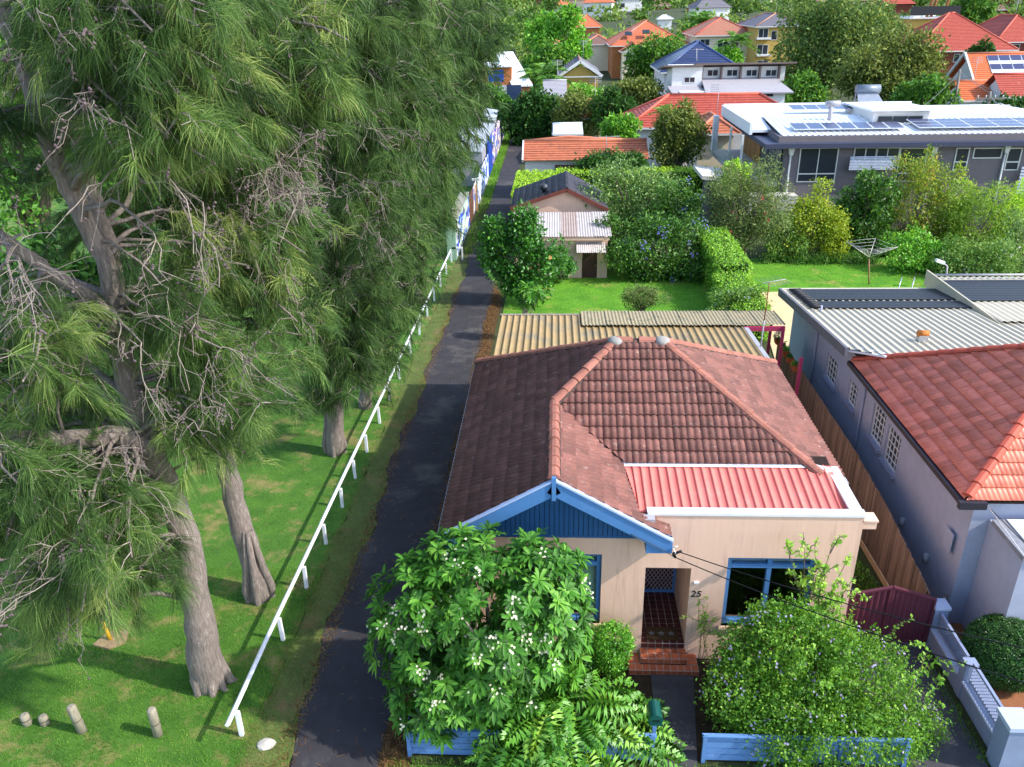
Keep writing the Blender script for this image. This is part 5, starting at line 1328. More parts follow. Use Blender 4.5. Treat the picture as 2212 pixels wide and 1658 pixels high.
# fallen weeds in the side strip
plant('side_weeds_clump', 'clump of green weeds beside the paling fence near the side gate', 'plant', (8.0, 18.5, -.1), [(8.1, 17.6, .05, .2, 1.1, .22), (8.15, 20.5, 0, .2, 1.2, .22), (8.1, 23, -.1, .2, 1.2, .2)], m_dur, 160, 8, .06, .09, .05, 0)
# ================================================================== back yard planting
def lobes_px(x, y, rx, ry, Y, k=7, dy=.8, seed=0):
    """an uneven crown of k lobes filling the survey ellipse (x,y,rx,ry) at depth Y"""
    rx *= 1.12; ry *= 1.12; c = np.array(A(x, y, Y)); s = pxm(c); r = np.array([rx * s, rx * s * dy, ry * s * 1.02]); out = []
    out.append((*c, *(r * .62)))
    for i in range(k + 5):
        t = 2 * PI * i / (k + 5) + RNG.uniform(-.4, .4); f = RNG.uniform(.35, .85)
        out.append((*(c + r * f * np.array([math.cos(t), RNG.uniform(-.8, .6), math.sin(t)])), *(r * RNG.uniform(.2, .34 + .3 * (.85 - f)) * np.array([1, 1, RNG.uniform(.7, 1.2)]))))
    return out
def bush_px(name, label, cat, x, y, rx, ry, Y, m, n_cl, per, L, W=None, base=None, trunk_r=.1, k=7, cl=None, group=None, **kw):
    lo = lobes_px(x, y, rx, ry, Y, k); b = base or (lo[0][0], Y, gz(Y)); s = pxm(np.array(lo[0][:3])) * rx
    return plant(name, label, cat, b, lo, m, n_cl, max(5, int(per * .6)), cl or s * .07, L * 1.18, (W or L * .5) * 1.18, trunk_r, group, **kw)
m_hib = leafmat('hibiscus_leaf', ['164a0f', '226516', '38842a', '5fa83a'], .35, .28, .5)
bush_px('hibiscus_bush', 'tall glossy hibiscus bush with orange flowers beside the lane and shed', 'bush', 1118, 560, 76, 108, 42, m_hib, 1500, 12, .16, .1, (-1.7, 42, -.85), .08, 11, flowers=(solidflower('orange_flower', 'e0a060'), 9, .2, 1))
shoots(bpy.data.objects['hibiscus_bush'], [(lambda a: (a, a + unit(np.array([RNG.normal(0, .5), RNG.normal(-.2, .4), 1.])) * RNG.uniform(.8, 1.4)))(np.array([RNG.uniform(-3.2, .9), RNG.uniform(41, 42.5), RNG.uniform(.2, 2.3)])) for _ in range(40)], m_hib, .17, .1, 26, .015)
bush_px('ivy_bush', 'green climber smothering the shed wall left of its brown door', 'bush', 1208, 572, 34, 32, 45.6, m_hib, 420, 12, .14, .09, None, 0, 6, flowers=(solidflower('orange_flower', 'e0a060'), 3, .2, 1))
m_pot = leafmat('pittosporum_leaf', ['355f26', '4f7d37', '6f9a4e', '9ab972'], .5, .3, .35)
bush_px('grey_green_tree', 'rounded grey green tree behind the shed at the back boundary', 'tree', 1372, 428, 105, 78, 54, m_pot, 1500, 12, .17, .08, (6, 54, -1), .15, 10)
m_dk2 = leafmat('dark_tree_leaf', ['1b4413', '2b601b', '427d27', '6ca03c'], .45, .28, .35)
bush_px('purple_flowering_shrub', 'broad dark shrub with sprays of purple flowers at the back of the lawn', 'shrub', 1420, 545, 108, 85, 47, m_dk2, 2000, 12, .15, .085, (7, 47, -1), .12, 10, flowers=(solidflower('purple_flower', '7f74c4'), 70, .1, 7))
bush_px('dark_filler_shrub', 'dark shrub squeezed between the shed and the purple flowering shrub', 'shrub', 1325, 515, 38, 62, 48.5, m_dk2, 500, 11, .15, .08, None, .06)
bush_px('tall_purple_shrub', 'tall loose shrub with purple flowers behind the back boundary', 'shrub', 1465, 440, 55, 50, 52, m_dk2, 700, 11, .15, .08, None, .08, flowers=(solidflower('purple_flower', '7f74c4'), 20, .1, 7))
m_grev = leafmat('grevillea_leaf', ['3a5528', '55723a', '718a4a', '94a364'], .6, .3, .25)
bush_px('bottlebrush_tree', 'olive feathery bottlebrush with a few red flowers at the fence corner', 'tree', 1605, 450, 92, 100, 50, m_grev, 1700, 14, .17, .045, (12, 50, -1), .12, 10, flowers=(solidflower('red_flower', 'c8402c'), 14, .14, 2))
m_lime = leafmat('lime_leaf', ['5d9c1c', '7dbc26', '9fd436', 'c0e052'], .5, .35, .3)
bush_px('lime_shrub', 'lime green shrub standing against the grey building corner', 'shrub', 1590, 385, 32, 35, 55, m_lime, 420, 12, .16, .1, None, .06)
m_psh = leafmat('plumbago_leaf', ['2f5c20', '477a2c', '6a9a40', '8fb256'], .5, .3, .3)
bush_px('sparse_shrub', 'small sparse round shrub alone on the back lawn', 'shrub', 1388, 642, 46, 30, 38, m_grev, 620, 12, .09, .03, None, .05, 6)
fr2 = A(1135, 640, 36)
frangipani('young frangipani with few leaf rosettes at the left edge of the back lawn', (fr2.x, 36, gz(36)), [(fr2.x + .15, 36, fr2.z + .1, .55, .4, .45)], 22, 10, .4, .11, 0, .05, .05, name='young_frangipani')
# clipped hedges
def hedge(name, label, boxes, m, n, L, W, rough=.03):
    x0 = boxes[0]; T = thing(name, label, 'hedge', ((x0[0] + x0[1]) / 2, (x0[2] + x0[3]) / 2, x0[4]))
    core = MB(); parts = []
    tot = sum((b[1] - b[0]) * (b[3] - b[2]) + (b[1] - b[0] + b[3] - b[2]) * (b[5] - b[4]) * 2 for b in boxes)
    for (a, b, c, d, e, f) in boxes:
        core.box(a + .12, b - .12, c + .12, d - .12, e, f - .1)
        ar = [((b - a) * (d - c), 2), ((b - a) * (f - e), 1), ((d - c) * (f - e), 0), ((d - c) * (f - e), 3)]
        for area, k in ar:
            q = int(n * area / tot) + 1; u, v = RNG.random(q), RNG.random(q); j = RNG.normal(0, rough, q) + .0
            w_ = .05 * np.sin(u * 23) * np.cos(v * 17)
            if k == 2: P = np.column_stack([a + (b - a) * u, c + (d - c) * v, f + j + w_]); N = np.array([0, 0, 1.])
            elif k == 1: P = np.column_stack([a + (b - a) * u, c + j + w_, e + (f - e) * v]); N = np.array([0, -1., 0])
            elif k == 0: P = np.column_stack([a + j + w_, c + (d - c) * u, e + (f - e) * v]); N = np.array([-1., 0, 0])
            else: P = np.column_stack([b + j, c + (d - c) * u, e + (f - e) * v]); N = np.array([1., 0, 0])
            nn = unit(N + np.array([0, 0, .3]) + RNG.normal(0, .55, (q, 3))); t = unit(RNG.normal(0, 1, (q, 3)) + N * .5)
            l = RNG.uniform(.7, 1.3, q) * L; V, F = leaf_geo(P, t, nn, l, l * W / L); parts.append((V, F, np.repeat(RNG.random(q), 2)))
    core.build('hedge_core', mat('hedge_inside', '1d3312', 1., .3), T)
    V, F, R = joinVF(parts); npmesh('foliage', V, F, m, T, R)['kind'] = 'stuff'
    return T
hd = [G(1117, 470), G(1490, 430)]
hedge('clipped_lime_hedge', 'long clipped lime green hedge around the yard behind the sheds', [(-2.95, 0.2, 57.2, 66.0, -1.08, 1.75), (.2, 12.1, 64.0, 66.2, -1.08, 1.85)], m_lime, 20000, .15, .09)
hedge('yard_side_hedge', 'thick clipped hedge along the right side of the back lawn', [(8.3, 9.9, 36.0, 41.5, -.9, 1.0), (8.6, 10.2, 41.5, 49, -1., 1.4)], leafmat('side_hedge_leaf', ['3c7d1a', '5aa024', '7cbc34', '9fd04c'], .45, .32, .35), 22000, .11, .07, .06)
bush_px('plumbago_bush', 'loose bush with pale blue flowers in front of the clipped side hedge', 'bush', 1590, 655, 60, 32, 37, m_psh, 700, 12, .1, .06, None, .05, 7, flowers=(solidflower('pale_blue_flower', 'b4bce0'), 40, .06, 5))
# row of shrubs below the grey building
m_gold = leafmat('golden_leaf', ['4f7416', '6f951e', '94b02c', 'bcc444'], .5, .33, .3)
RIGHT = [('golden_round_shrub', 'rounded golden green shrub left of the clothes hoist', 1750, 485, 72, 84, 51, m_gold, 1500, .13, .08),
         ('dark_green_tree', 'dark glossy tree behind the clothes hoist', 1858, 485, 76, 100, 52, m_dk2, 1700, .2, .1),
         ('bronze_tipped_tree', 'tall conical tree with bronze tips in front of the grey wall', 1972, 460, 84, 125, 52.5, leafmat('bronze_leaf', ['3d6416', '5c861e', '86a332', 'b59a3c'], .5, .33, .3), 1800, .15, .07),
         ('bamboo_clump', 'feathery bamboo clump at the foot of the white downpipe', 2100, 490, 78, 95, 52, leafmat('bamboo_leaf', ['3f6f1e', '5f952a', '88b53c', 'aacb55'], .5, .35, .3), 1100, .24, .04),
         ('white_flowering_shrub', 'mid green shrub with small white flowers by the pool lamp', 2095, 570, 88, 66, 47, m_psh, 1300, .13, .07),
         ('leafy_right_shrub', 'bright leafy shrub below the bronze tipped tree', 1985, 562, 70, 58, 48, m_orng, 900, .15, .08),
         ('edge_shrub', 'pale green shrub at the right edge of the picture above the metal roof', 2195, 555, 70, 75, 48, m_pot, 800, .14, .07)]
for nm, lab, x, y, rx, ry, Y, m, n, L, W in RIGHT:
    bush_px(nm, lab, 'tree' if 'tree' in nm else 'shrub', x, y, rx, ry, Y, m, n, 12, L, W, None, .1, 8, group='planting below the grey building', flowers=(solidflower('white_flower', 'ece8e4'), 30, .08, 3) if 'white_fl' in nm else None)
for nm, lab, x, y, rx, ry, Y, m, n, L, W in [('low_border_shrub', 'low mid green shrub between the bottlebrush and the golden shrub', 1690, 520, 45, 55, 50.5, m_psh, 600, .13, .07),
        ('glossy_border_shrub', 'glossy shrub between the golden shrub and the dark tree', 1805, 500, 40, 75, 52.6, m_orng, 700, .16, .08), ('tall_back_shrub', 'slender pale shrub against the grey wall right of the bronze tipped tree', 2048, 470, 42, 95, 53.2, m_gold, 800, .15, .06),
        ('far_right_bamboo', 'pale bamboo at the right edge under the louvred balcony', 2180, 480, 45, 80, 52.5, m_lime, 600, .2, .05)]:
    bush_px(nm, lab, 'shrub', x, y, rx, ry, Y, m, n, 12, L, W, None, .08, 8, group='planting below the grey building')
for i, (x, w_) in enumerate(((1725, 40), (1790, 45), (1850, 40))):
    c = A(x, 570, 50); T = thing('strap_leaf_clump', ['strappy dark green clump at the lawn edge left of the hoist', 'strappy dark green clump in the middle of the lawn edge', 'strappy dark green clump right behind the hoist mast'][i], 'plant', (c.x, 50, -1.06), 0, 'strap leaved border plants')
    n = 300; P = np.column_stack([c.x + RNG.normal(0, .7, n), 50 + RNG.normal(0, .35, n), np.full(n, -1.06)]); D = RNG.normal(0, .45, (n, 3)); D[:, 2] = 1
    V, F, k = strands(P, D, RNG.uniform(.6, 1.0, n), RNG.uniform(.03, .05, n), .5, 3); npmesh('leaves', V, F, m_dk2, T, np.repeat(RNG.random(n), k))['kind'] = 'stuff'
# ================================================================== buildings behind
def clip_band(poly, v0, v1):
    def half(P, s, lim):
        out = []
        for i in range(len(P)):
            a, b = P[i], P[(i + 1) % len(P)]; fa, fb = s * (a[1] - lim), s * (b[1] - lim)
            if fa >= 0: out.append(a)
            if (fa >= 0) != (fb >= 0): t = fa / (fa - fb); out.append((a[0] + (b[0] - a[0]) * t, a[1] + (b[1] - a[1]) * t))
        return out
    return half(half(poly, 1, v0), -1, v1)
def course_face(mb, poly, u, gauge=.36, lip=.045):
    """a tiled roof face as overlapping courses"""
    P = [Vector(p) for p in poly]; u = Vector(u).normalized()
    n = sum(((P[i] - P[0]).cross(P[i + 1] - P[0]) for i in range(1, len(P) - 1)), Vector()).normalized()
    if n.z < 0: n = -n
    v = n.cross(u)
    if v.z < 0: u = -u; v = -v
    O = min(P, key=lambda p: p.z); q = [((p - O).dot(u), (p - O).dot(v)) for p in P]; vm = max(p[1] for p in q); j = 0
    while j * gauge < vm - .01:
        c = clip_band(q, j * gauge, min(vm, (j + 1) * gauge)); j += 1
        if len(c) < 3: continue
        v0 = min(p[1] for p in c); v1 = max(p[1] for p in c); pts = [O + u * a + v * b + n * (lip * (1 - (b - v0) / max(1e-6, gauge))) for a, b in c]
        mb.quad(*pts)
        lo = [k for k in range(len(c)) if abs(c[k][1] - v0) < 1e-5]
        if len(lo) >= 2:
            a, b = pts[lo[0]], pts[lo[1]]; mb.quad(a, b, b - n * lip, a - n * lip)
def roofmat(name, col, rough=.75): return mat(name, col, rough, .2, 2.5, col2=None, wear=None)
def hiproof(T, x0, x1, y0, y1, ze, pitch, m, capm, style='hip', gauge=.36, name='roof'):
    """hip or gable roof over a rectangle; ridge along the longer side ('gx' gables at the x ends, 'gy' at the y ends)"""
    w, d = x1 - x0, y1 - y0; mb = MB(); h = min(w, d) / 2 * pitch; ln = []
    if style == 'hip' and w >= d:
        a, b = (x0 + d / 2, (y0 + y1) / 2, ze + h), (x1 - d / 2, (y0 + y1) / 2, ze + h)
        fs = [([(x0, y0, ze), (x1, y0, ze), b, a], (1, 0, 0)), ([(x0, y1, ze), (x1, y1, ze), b, a], (1, 0, 0)), ([(x0, y0, ze), (x0, y1, ze), a], (0, 1, 0)), ([(x1, y0, ze), (x1, y1, ze), b], (0, 1, 0))]
        ln = [(a, b), ((x0, y0, ze), a), ((x0, y1, ze), a), ((x1, y0, ze), b), ((x1, y1, ze), b)]
    elif style == 'hip':
        a, b = ((x0 + x1) / 2, y0 + w / 2, ze + h), ((x0 + x1) / 2, y1 - w / 2, ze + h)
        fs = [([(x0, y0, ze), (x0, y1, ze), b, a], (0, 1, 0)), ([(x1, y0, ze), (x1, y1, ze), b, a], (0, 1, 0)), ([(x0, y0, ze), (x1, y0, ze), a], (1, 0, 0)), ([(x0, y1, ze), (x1, y1, ze), b], (1, 0, 0))]
        ln = [(a, b), ((x0, y0, ze), a), ((x1, y0, ze), a), ((x0, y1, ze), b), ((x1, y1, ze), b)]
    elif style == 'gx':
        h = d / 2 * pitch; a, b = (x0, (y0 + y1) / 2, ze + h), (x1, (y0 + y1) / 2, ze + h)
        fs = [([(x0, y0, ze), (x1, y0, ze), b, a], (1, 0, 0)), ([(x0, y1, ze), (x1, y1, ze), b, a], (1, 0, 0))]; ln = [(a, b)]
    else:
        h = w / 2 * pitch; a, b = ((x0 + x1) / 2, y0, ze + h), ((x0 + x1) / 2, y1, ze + h)
        fs = [([(x0, y0, ze), (x0, y1, ze), b, a], (0, 1, 0)), ([(x1, y0, ze), (x1, y1, ze), b, a], (0, 1, 0))]; ln = [(a, b)]
    for p, u in fs: course_face(mb, p, u, gauge)
    R_ = mb.build(name, m, T)
    rb = MB()
    for p, q in ln: rb.tube([Vector(p) + Vector((0, 0, .05)), Vector(q) + Vector((0, 0, .05))], .14, 6)
    rb.build('ridge_capping', capm, R_)
    gb = MB().box(x0 - .02, x1 + .02, y0 - .12, y0 - .02, ze - .16, ze + .0).box(x0 - .12, x0 - .02, y0, y1, ze - .16, ze)
    gb.build('gutter', m_white2, R_)
    return h
m_white2 = mat('white_gutter', 'c9c9c6', .5, .05)
m_fglass = glass('far_glass', (.03, .035, .045), .08)
def fwin(T, x0, x1, z0, z1, y, n=2, frame=None, glassm=None, curt=None):
    """far window in a wall facing the camera: frame, panes, all proud of or recessed in the wall"""
    W = MB().box(x0 - .07, x1 + .07, y - .06, y - .01, z0 - .07, z0).box(x0 - .07, x1 + .07, y - .06, y - .01, z1, z1 + .07).box(x0 - .07, x0, y - .06, y - .01, z0, z1).box(x1, x1 + .07, y - .06, y - .01, z0, z1).build('window', frame or m_white2, T)
    for i in range(n):
        a = x0 + (x1 - x0) * i / n; b = x0 + (x1 - x0) * (i + 1) / n
        B('pane', glassm or m_fglass, W, a + .03, b - .03, y - .035, y - .025, z0, z1)
    for i in range(1, n): B('mullion', frame or m_white2, W, x0 + (x1 - x0) * i / n - .03, x0 + (x1 - x0) * i / n + .03, y - .055, y - .02, z0, z1)
    return W
def xz(x, y, Y): p = A(x, y, Y); return p.x, p.z
RECT = []
def pj(p):
    v = ROT.T @ (np.array(p) - np.array([0, 0, HC])); return IW / 2 + FPX * v[0] / -v[2], IH / 2 - FPX * v[1] / -v[2]
def house_px(name, label, xl, xr, ye, Y, depth, wallm, roofm, capm, pitch=.5, style='hip', over=.5, yb=None, zb=None, wins=(), cat='house', gauge=.36):
    """far house: eave line from survey (xl,ye) to (xr,ye) at depth Y"""
    X0, ze = xz(xl, ye, Y); X1, _ = xz(xr, ye, Y); zb = gz(Y) - .5 if zb is None else zb
    RECT.append((xl - 8, xr + 8, ye - 30, Y))
    T = thing(name, label, cat, ((X0 + X1) / 2, Y, gz(Y)))
    h = hiproof(T, X0, X1, Y, Y + depth, ze, pitch, roofm, capm, style, gauge)
    w = MB().box(X0 + over, X1 - over, Y + over, Y + depth - over, zb, ze - .02)
    if style == 'gy': w.prism([(X0 + over, ze - .02), (X1 - over, ze - .02), ((X0 + X1) / 2, ze + h - over * pitch - .1)], Y + over, Y + over + .2)
    if style == 'gx': w.prism([(Y + over, ze - .02), (Y + depth - over, ze - .02), (Y + depth / 2, ze + h - over * pitch - .1)], X0 + over, X0 + over + .2, 'x')
    w.build('wall', wallm, T)
    if len(RECT) % 2 == 0:
        ap = Vector((X0 + (X1 - X0) * .6, Y + depth * .5, ze + h)); ae_ = MB().tube([ap - Vector((0, 0, .5)), ap + Vector((0, 0, 2.6))], .035, 4)
        for q_ in range(4): ae_.tube([ap + Vector((-.7, 0, 2.0 + q_ * .18)), ap + Vector((.7, .2, 2.0 + q_ * .18))], .025, 3)
        ae_.build('aerial', m_gutter, T)
    for (a, b, t, u, n) in wins:
        x0, z1 = xz(a, t, Y + over); x1, z0 = xz(b, u, Y + over); fwin(T, x0, x1, z0, z1, Y + over, n)
    return T, X0, X1, ze, h
m_or = mat('orange_tile', 'ab6448', .75, .2, 3., wear='8d5440', wear_amt=.4, wear_scale=2.)
m_or2 = mat('bright_orange_tile', 'b8694a', .75, .15, 3.)
m_orc = mat('orange_cap', 'b87458', .7, .1)
m_rd = mat('red_tile_far', '9c4638', .65, .18, 3., wear='b0604e', wear_amt=.2, wear_scale=2.)
m_rdc = mat('red_cap_far', 'bd5a48', .6, .1)
m_br = mat('brown_tile_far', '7d6058', .8, .15, 3.); m_brc = mat('brown_cap_far', '96705f', .8, .1)
m_gyt = mat('grey_tile_far', '6b6870', .8, .15, 3.); m_blt = mat('blue_black_tile', '2f3a5c', .35, .2, 3., spec=.6); m_blc = mat('blue_cap', '41507a', .4, .1)
m_yb = mat('yellow_brick', 'b3954f', .9, .12, 8.); m_rb = mat('red_brick', '6f3a2c', .9, .15, 8.); m_cw = mat('cream_wall', 'd0c3a8', .9, .06, 3.); m_ww = mat('white_wall', 'cfcdcc', .85, .05, 3.); m_ob = mat('orange_brick', 'a8683f', .9, .15, 8.)
# ---- garage row with orange tiles across the lane end of the yards
GA = thing('tiled_garage', 'long white garage with weathered orange tiled roof behind the lime hedge', 'garage', (2.5, 69, -1))
Xa, _ = xz(1130, 345, 68); Xb, _ = xz(1402, 350, 68); ze = 2.15
mb = MB()
course_face(mb, [(Xa, 68, ze), (Xb, 68, ze), (Xb, 70.6, ze + 1.15), (Xa, 70.6, ze + 1.15)], (1, 0, 0), .33, .05); course_face(mb, [(Xa, 73.2, ze), (Xb, 73.2, ze), (Xb, 70.6, ze + 1.15), (Xa, 70.6, ze + 1.15)], (1, 0, 0), .33)
pk = (A(1226, 298, 72)); course_face(mb, [(pk.x - 3.2, 70.6, ze + 1.16), (pk.x, 72.5, pk.z), (pk.x + 4.8, 70.6, ze + 1.16)], (1, 0, 0), .33)
R_ = mb.build('roof', m_or, GA)
MB().tube([(Xa, 70.6, ze + 1.2), (Xb, 70.6, ze + 1.2)], .13, 6).tube([(pk.x - 3.2, 70.6, ze + 1.2), (pk.x, 72.5, pk.z), (pk.x + 4.8, 70.6, ze + 1.2)], .13, 6).build('ridge_capping', m_orc, R_)
MB().bar((Xa - .05, 68, ze), (Xa - .05, 70.6, ze + 1.15), .12, .25).build('barge_board', m_ww, GA)
MB().box(Xa + .15, Xb - .2, 68.4, 73, -1.2, ze - .05).prism([(68.4, ze - .05), (73, ze - .05), (70.6, ze + 1.0)], Xa + .15, Xa + .3, 'x').build('wall', m_ww, GA)
B('roller_door', mat('brown_slat_door', '5f4a40', .8, .2, 4., stretch=(1, 1, 12)), GA, Xa + 2.6, Xa + 6.3, 68.3, 68.38, -1.1, 1.75)
for i in range(8): B('door_slat', mat('brown_slat_door', '5f4a40'), GA, Xa + 2.6, Xa + 6.3, 68.24, 68.3, -.5 + i * .28, -.3 + i * .28)
MB().tube([A(1310, 330, 69), A(1310, 293, 69)], .03, 5).build('antenna_mast', m_gutter, GA)
ae = MB(); tpp = A(1310, 296, 69)
for i in range(5): c = tpp + Vector((-.9 + i * .45, 0, .0)); ae.tube([c + Vector((0, -.4, 0)), c + Vector((0, .4, .05))], .015, 4)
ae.tube([tpp + Vector((-1.1, 0, 0)), tpp + Vector((1.1, 0, .02))], .02, 4).build('antenna', m_gutter, GA)
# ---- red tiled house behind
house_px('red_tiled_house', 'long white house with red tiled hip roof behind the grey building', 1352, 1760, 277, 82, 9, m_ww, m_rd, m_rdc, .55, gauge=.38)
T, X0, X1, ze_, h_ = house_px('orange_hip_wing', 'faded orange tiled hip wing in front of the red tiled house', 1500, 1600, 290, 75, 6.5, m_cw, m_or, m_orc, .6)
# ---- grey modern building
GB = thing('grey_modern_building', 'two storey dark grey building with white metal roof and solar panels', 'building', (22, 58, -1))
m_dg = mat('dark_grey_render', '6a6468', .85, .06, 2.5, bump=.1, bscale=80)
m_fas = mat('navy_fascia', '383d52', .6, .08, 2.); m_wrf = mat('white_roof_metal', 'dfe1e6', .4, .04, 2.)
YB = 57.5
MB().box(15.6, 36, YB, 71.5, -1.2, 4.72).build('wall', m_dg, GB)
MB().box(14.0, 36.4, YB - .75, 72, 4.722, 5.02).build('fascia', m_fas, GB)
MB().box(15.0, 36, YB - .15, 71.7, 5.022, 5.42).build('parapet', m_dg, GB)
prof = []
for i in range(52): xx = 15.2 + i * .4; prof += [(xx, 0), (xx + .03, .05), (xx + .08, .05), (xx + .11, 0)]
V = [(x, y, z + hh) for y, z in ((YB, 5.44), (63.5, 5.95)) for x, hh in prof]; k = len(prof); npmesh('roof_sheet', V, [(i, i + 1, k + i + 1, k + i) for i in range(k - 1)], m_wrf, GB)
MB().slab([(13.9, 63.5, 5.9), (35.8, 63.5, 5.9), (35.8, 71.4, 5.65), (13.9, 71.4, 5.65)], .3).build('rear_roof', m_wrf, GB)
MB().box(13.7, 13.9, 60.5, 71.4, 5.1, 5.9).box(13.9, 29, 71.5, 71.65, 5.2, 5.95).build('roof_upstand', m_wrf, GB)
MB().slab([(13.9, 60.5, 5.45), (15.2, 60.5, 5.45), (15.2, 63.5, 5.85), (13.9, 63.5, 5.85)], .2).build('roof_return', m_wrf, GB)
def gwin(a, b, t, u, n, tr=False):
    x0, z1 = xz(a, t, YB); x1, z0 = xz(b, u, YB); w = fwin(GB, x0, x1, z0, z1, YB, n)
    if tr: B('transom', m_white2, w, x0, x1, YB - .058, YB - .02, z0 + .45, z0 + .53)
gwin(1731, 1800, 322, 391, 2, True); gwin(1848, 1890, 321, 345, 2); gwin(1895, 1938, 321, 345, 2); gwin(1947, 1990, 322, 390, 1, True); gwin(2068, 2084, 322, 366, 1, True); gwin(2106, 2160, 322, 340, 1); gwin(2180, 2196, 322, 366, 1, True)
x0, z1 = xz(1838, 338, YB - .5); x1, z0 = xz(1934, 367, YB - .5)
for i in range(9): B('louvre_blade', mat('louvre_white', 'b9c0d2', .5), GB, x0, x1, YB - .5, YB - .44, z0 + (z1 - z0) * i / 9, z0 + (z1 - z0) * (i + .7) / 9)
x0, z1 = xz(2190, 360, YB - .6); x1, z0 = xz(2240, 420, YB - .6)
for i in range(9): B('louvre_blade', mat('louvre_white', 'b9c0d2'), GB, x0 + .6, x1, YB - .5, YB - .44, z0 + (z1 - z0) * i / 9, z0 + (z1 - z0) * (i + .7) / 9)
for X in (15.9, 25.3, 30.0):
    MB().tube([(X, YB - .12, 4.2), (X, YB - .12, -1)], .07, 8).build('downpipe', m_white2, GB); MB().prism([(X - .22, 4.72), (X + .22, 4.72), (X + .1, 4.2), (X - .1, 4.2)], YB - .3, YB - .02).build('rainwater_head', m_white2, GB)
def panel_row(x0, x1, y0, y1, z, rows, cols_, tilt, lab=None, T=None):
    m_pv = mat('solar_cell', '2c3358', .2, .15, 6., spec=.7); m_fr = mat('panel_frame', 'c4c8d0', .4)
    dx, dy = (x1 - x0) / cols_, (y1 - y0) / rows; zf = lambda y: z + (y - y0) * tilt
    for i in range(cols_):
        for j in range(rows):
            a, b, c, d = x0 + dx * i, x0 + dx * (i + 1) - .03, y0 + dy * j, y0 + dy * (j + 1) - .03
            f = MB().slab([(a, c, zf(c)), (b, c, zf(c)), (b, d, zf(d)), (a, d, zf(d))], .05).build('solar_panel', m_fr, T)
            MB().slab([(a + .05, c + .05, zf(c) + .012), (b - .05, c + .05, zf(c) + .012), (b - .05, d - .05, zf(d) + .012), (a + .05, d - .05, zf(d) + .012)], .008).build('cell_face', m_pv, f)
S1 = thing('solar_array', 'row of blue solar panels at the front of the white roof', 'solar panels', (19, 59, 5.6)); panel_row(16.2, 23.6, 58.3, 59.9, 5.75, 1, 7, .12, T=S1)
S2 = thing('solar_array', 'three deep bank of solar panels in front of the dormer windows', 'solar panels', (27, 59, 5.6)); panel_row(24.4, 33.2, 58.2, 60.6, 5.78, 3, 5, .1, T=S2)
S3 = thing('solar_array', 'row of solar panels further back behind the metal flue', 'solar panels', (20, 65, 6)); panel_row(17.8, 26.2, 65.2, 66.8, 6.2, 1, 8, .1, T=S3)
MB().tube([(19.6, 62, 5.7), (19.6, 62, 6.8)], .16, 8).tube([(19.2, 62, 6.95), (20.2, 62, 6.95)], .2, 8).build('flue', m_gutter, GB)
dx0, dx1 = A(1885, 258, 61).x, A(2005, 258, 61).x; dzt = A(1945, 251, 61).z; dzb = A(1945, 274, 61).z
dm = MB().prism([(61.1, 5.4), (67, 5.4), (67, dzt + .15), (60.9, dzt + .3)], dx0, dx1, 'x').build('dormer', m_ww, GB)
for i in range(3): B('dormer_pane', m_fglass, dm, dx0 + .35 + i * (dx1 - dx0 - .7) / 3, dx0 + .25 + (i + 1) * (dx1 - dx0 - .7) / 3, 60.85, 61.2, dzb, dzt)
MB().slab([(dx0 - .3, 60.6, dzt + .5), (dx1 + .3, 60.6, dzt + .5), (dx1 + .3, 67, dzt + .3), (dx0 - .3, 67, dzt + .3)], .14).build('dormer_roof', m_wrf, dm)
wh = thing('solar_water_heater', 'rooftop solar water heater with grey tank above two collector panels', 'water heater', (25, 72, 6))
wa, wb = A(1846, 222, 71), A(1894, 222, 71)
MB().slab([(wa.x, 69.9, 5.75), (wb.x + .4, 69.9, 5.75), (wb.x - .1, 71.0, 6.75), (wa.x + .1, 71.0, 6.75)], .1).build('collector', mat('collector_grey', '7f8694', .3, .1), wh)
MB().tube([(wa.x, 71.1, 7.0), (wb.x + .1, 71.1, 7.0)], .34, 12).build('tank', mat('tank_grey', '6d7784', .4, .1, metal=.3), wh)
MB().box(wa.x, wa.x + .06, 71.05, 71.15, 5.5, 6.8).box(wb.x - .1, wb.x, 71.05, 71.15, 5.5, 6.8).build('stand', m_gutter, wh)
# left balconies
m_cn = mat('balcony_concrete', 'b9b4ac', .85, .08, 3.)
MB().box(13.1, 15.58, 60.3, 71.5, 2.0, 2.3).build('balcony_slab', m_cn, GB)
B('balcony_end_wall', m_wrf, GB, 13.1, 13.5, 70.9, 71.5, 2.3, 5.1)
for i in range(4): B('timber_door', mat('timber_door', '9a6a35', .6, .15, 5., stretch=(3, 3, .5)), GB, 15.5, 15.58, 64.4 + i * 1.6, 65.9 + i * 1.6, 2.3, 4.6)
for i in range(3): B('glass_door', m_fglass, GB, 15.5, 15.58, 58.2 + i * 1.9, 59.9 + i * 1.9, 2.2 if i else -.3, 4.4)
for i in range(5): B('balustrade_pane', clear_glass('clear_pane'), GB, 13.12, 13.15, 60.5 + i * 2.1, 62.5 + i * 2.1, 2.3, 3.3)
for y in (60.4, 64.6): B('column', m_white2, GB, 13.2, 13.35, y, y + .15, 2.3, 5.1)
MB().box(13.2, 16.4, 56.2, 57.4, .7, 1.7).box(13.2, 13.4, 57.4, 60, .7, 1.7).build('terrace_parapet', m_cn, GB); B('terrace_slab', m_cn, GB, 13.2, 15.6, 56.3, 60, .4, .7)
MB().slab([(10.2, 58, 2.75), (15.4, 58, 2.2), (15.4, 62, 2.2), (10.2, 62, 2.75)], .25).build('canopy', m_cn, GB)
for i in range(4): B('lower_window', m_fglass, GB, 11.4 + i * .7, 12 + i * .7, 59.9, 60, -.8, 1.6)
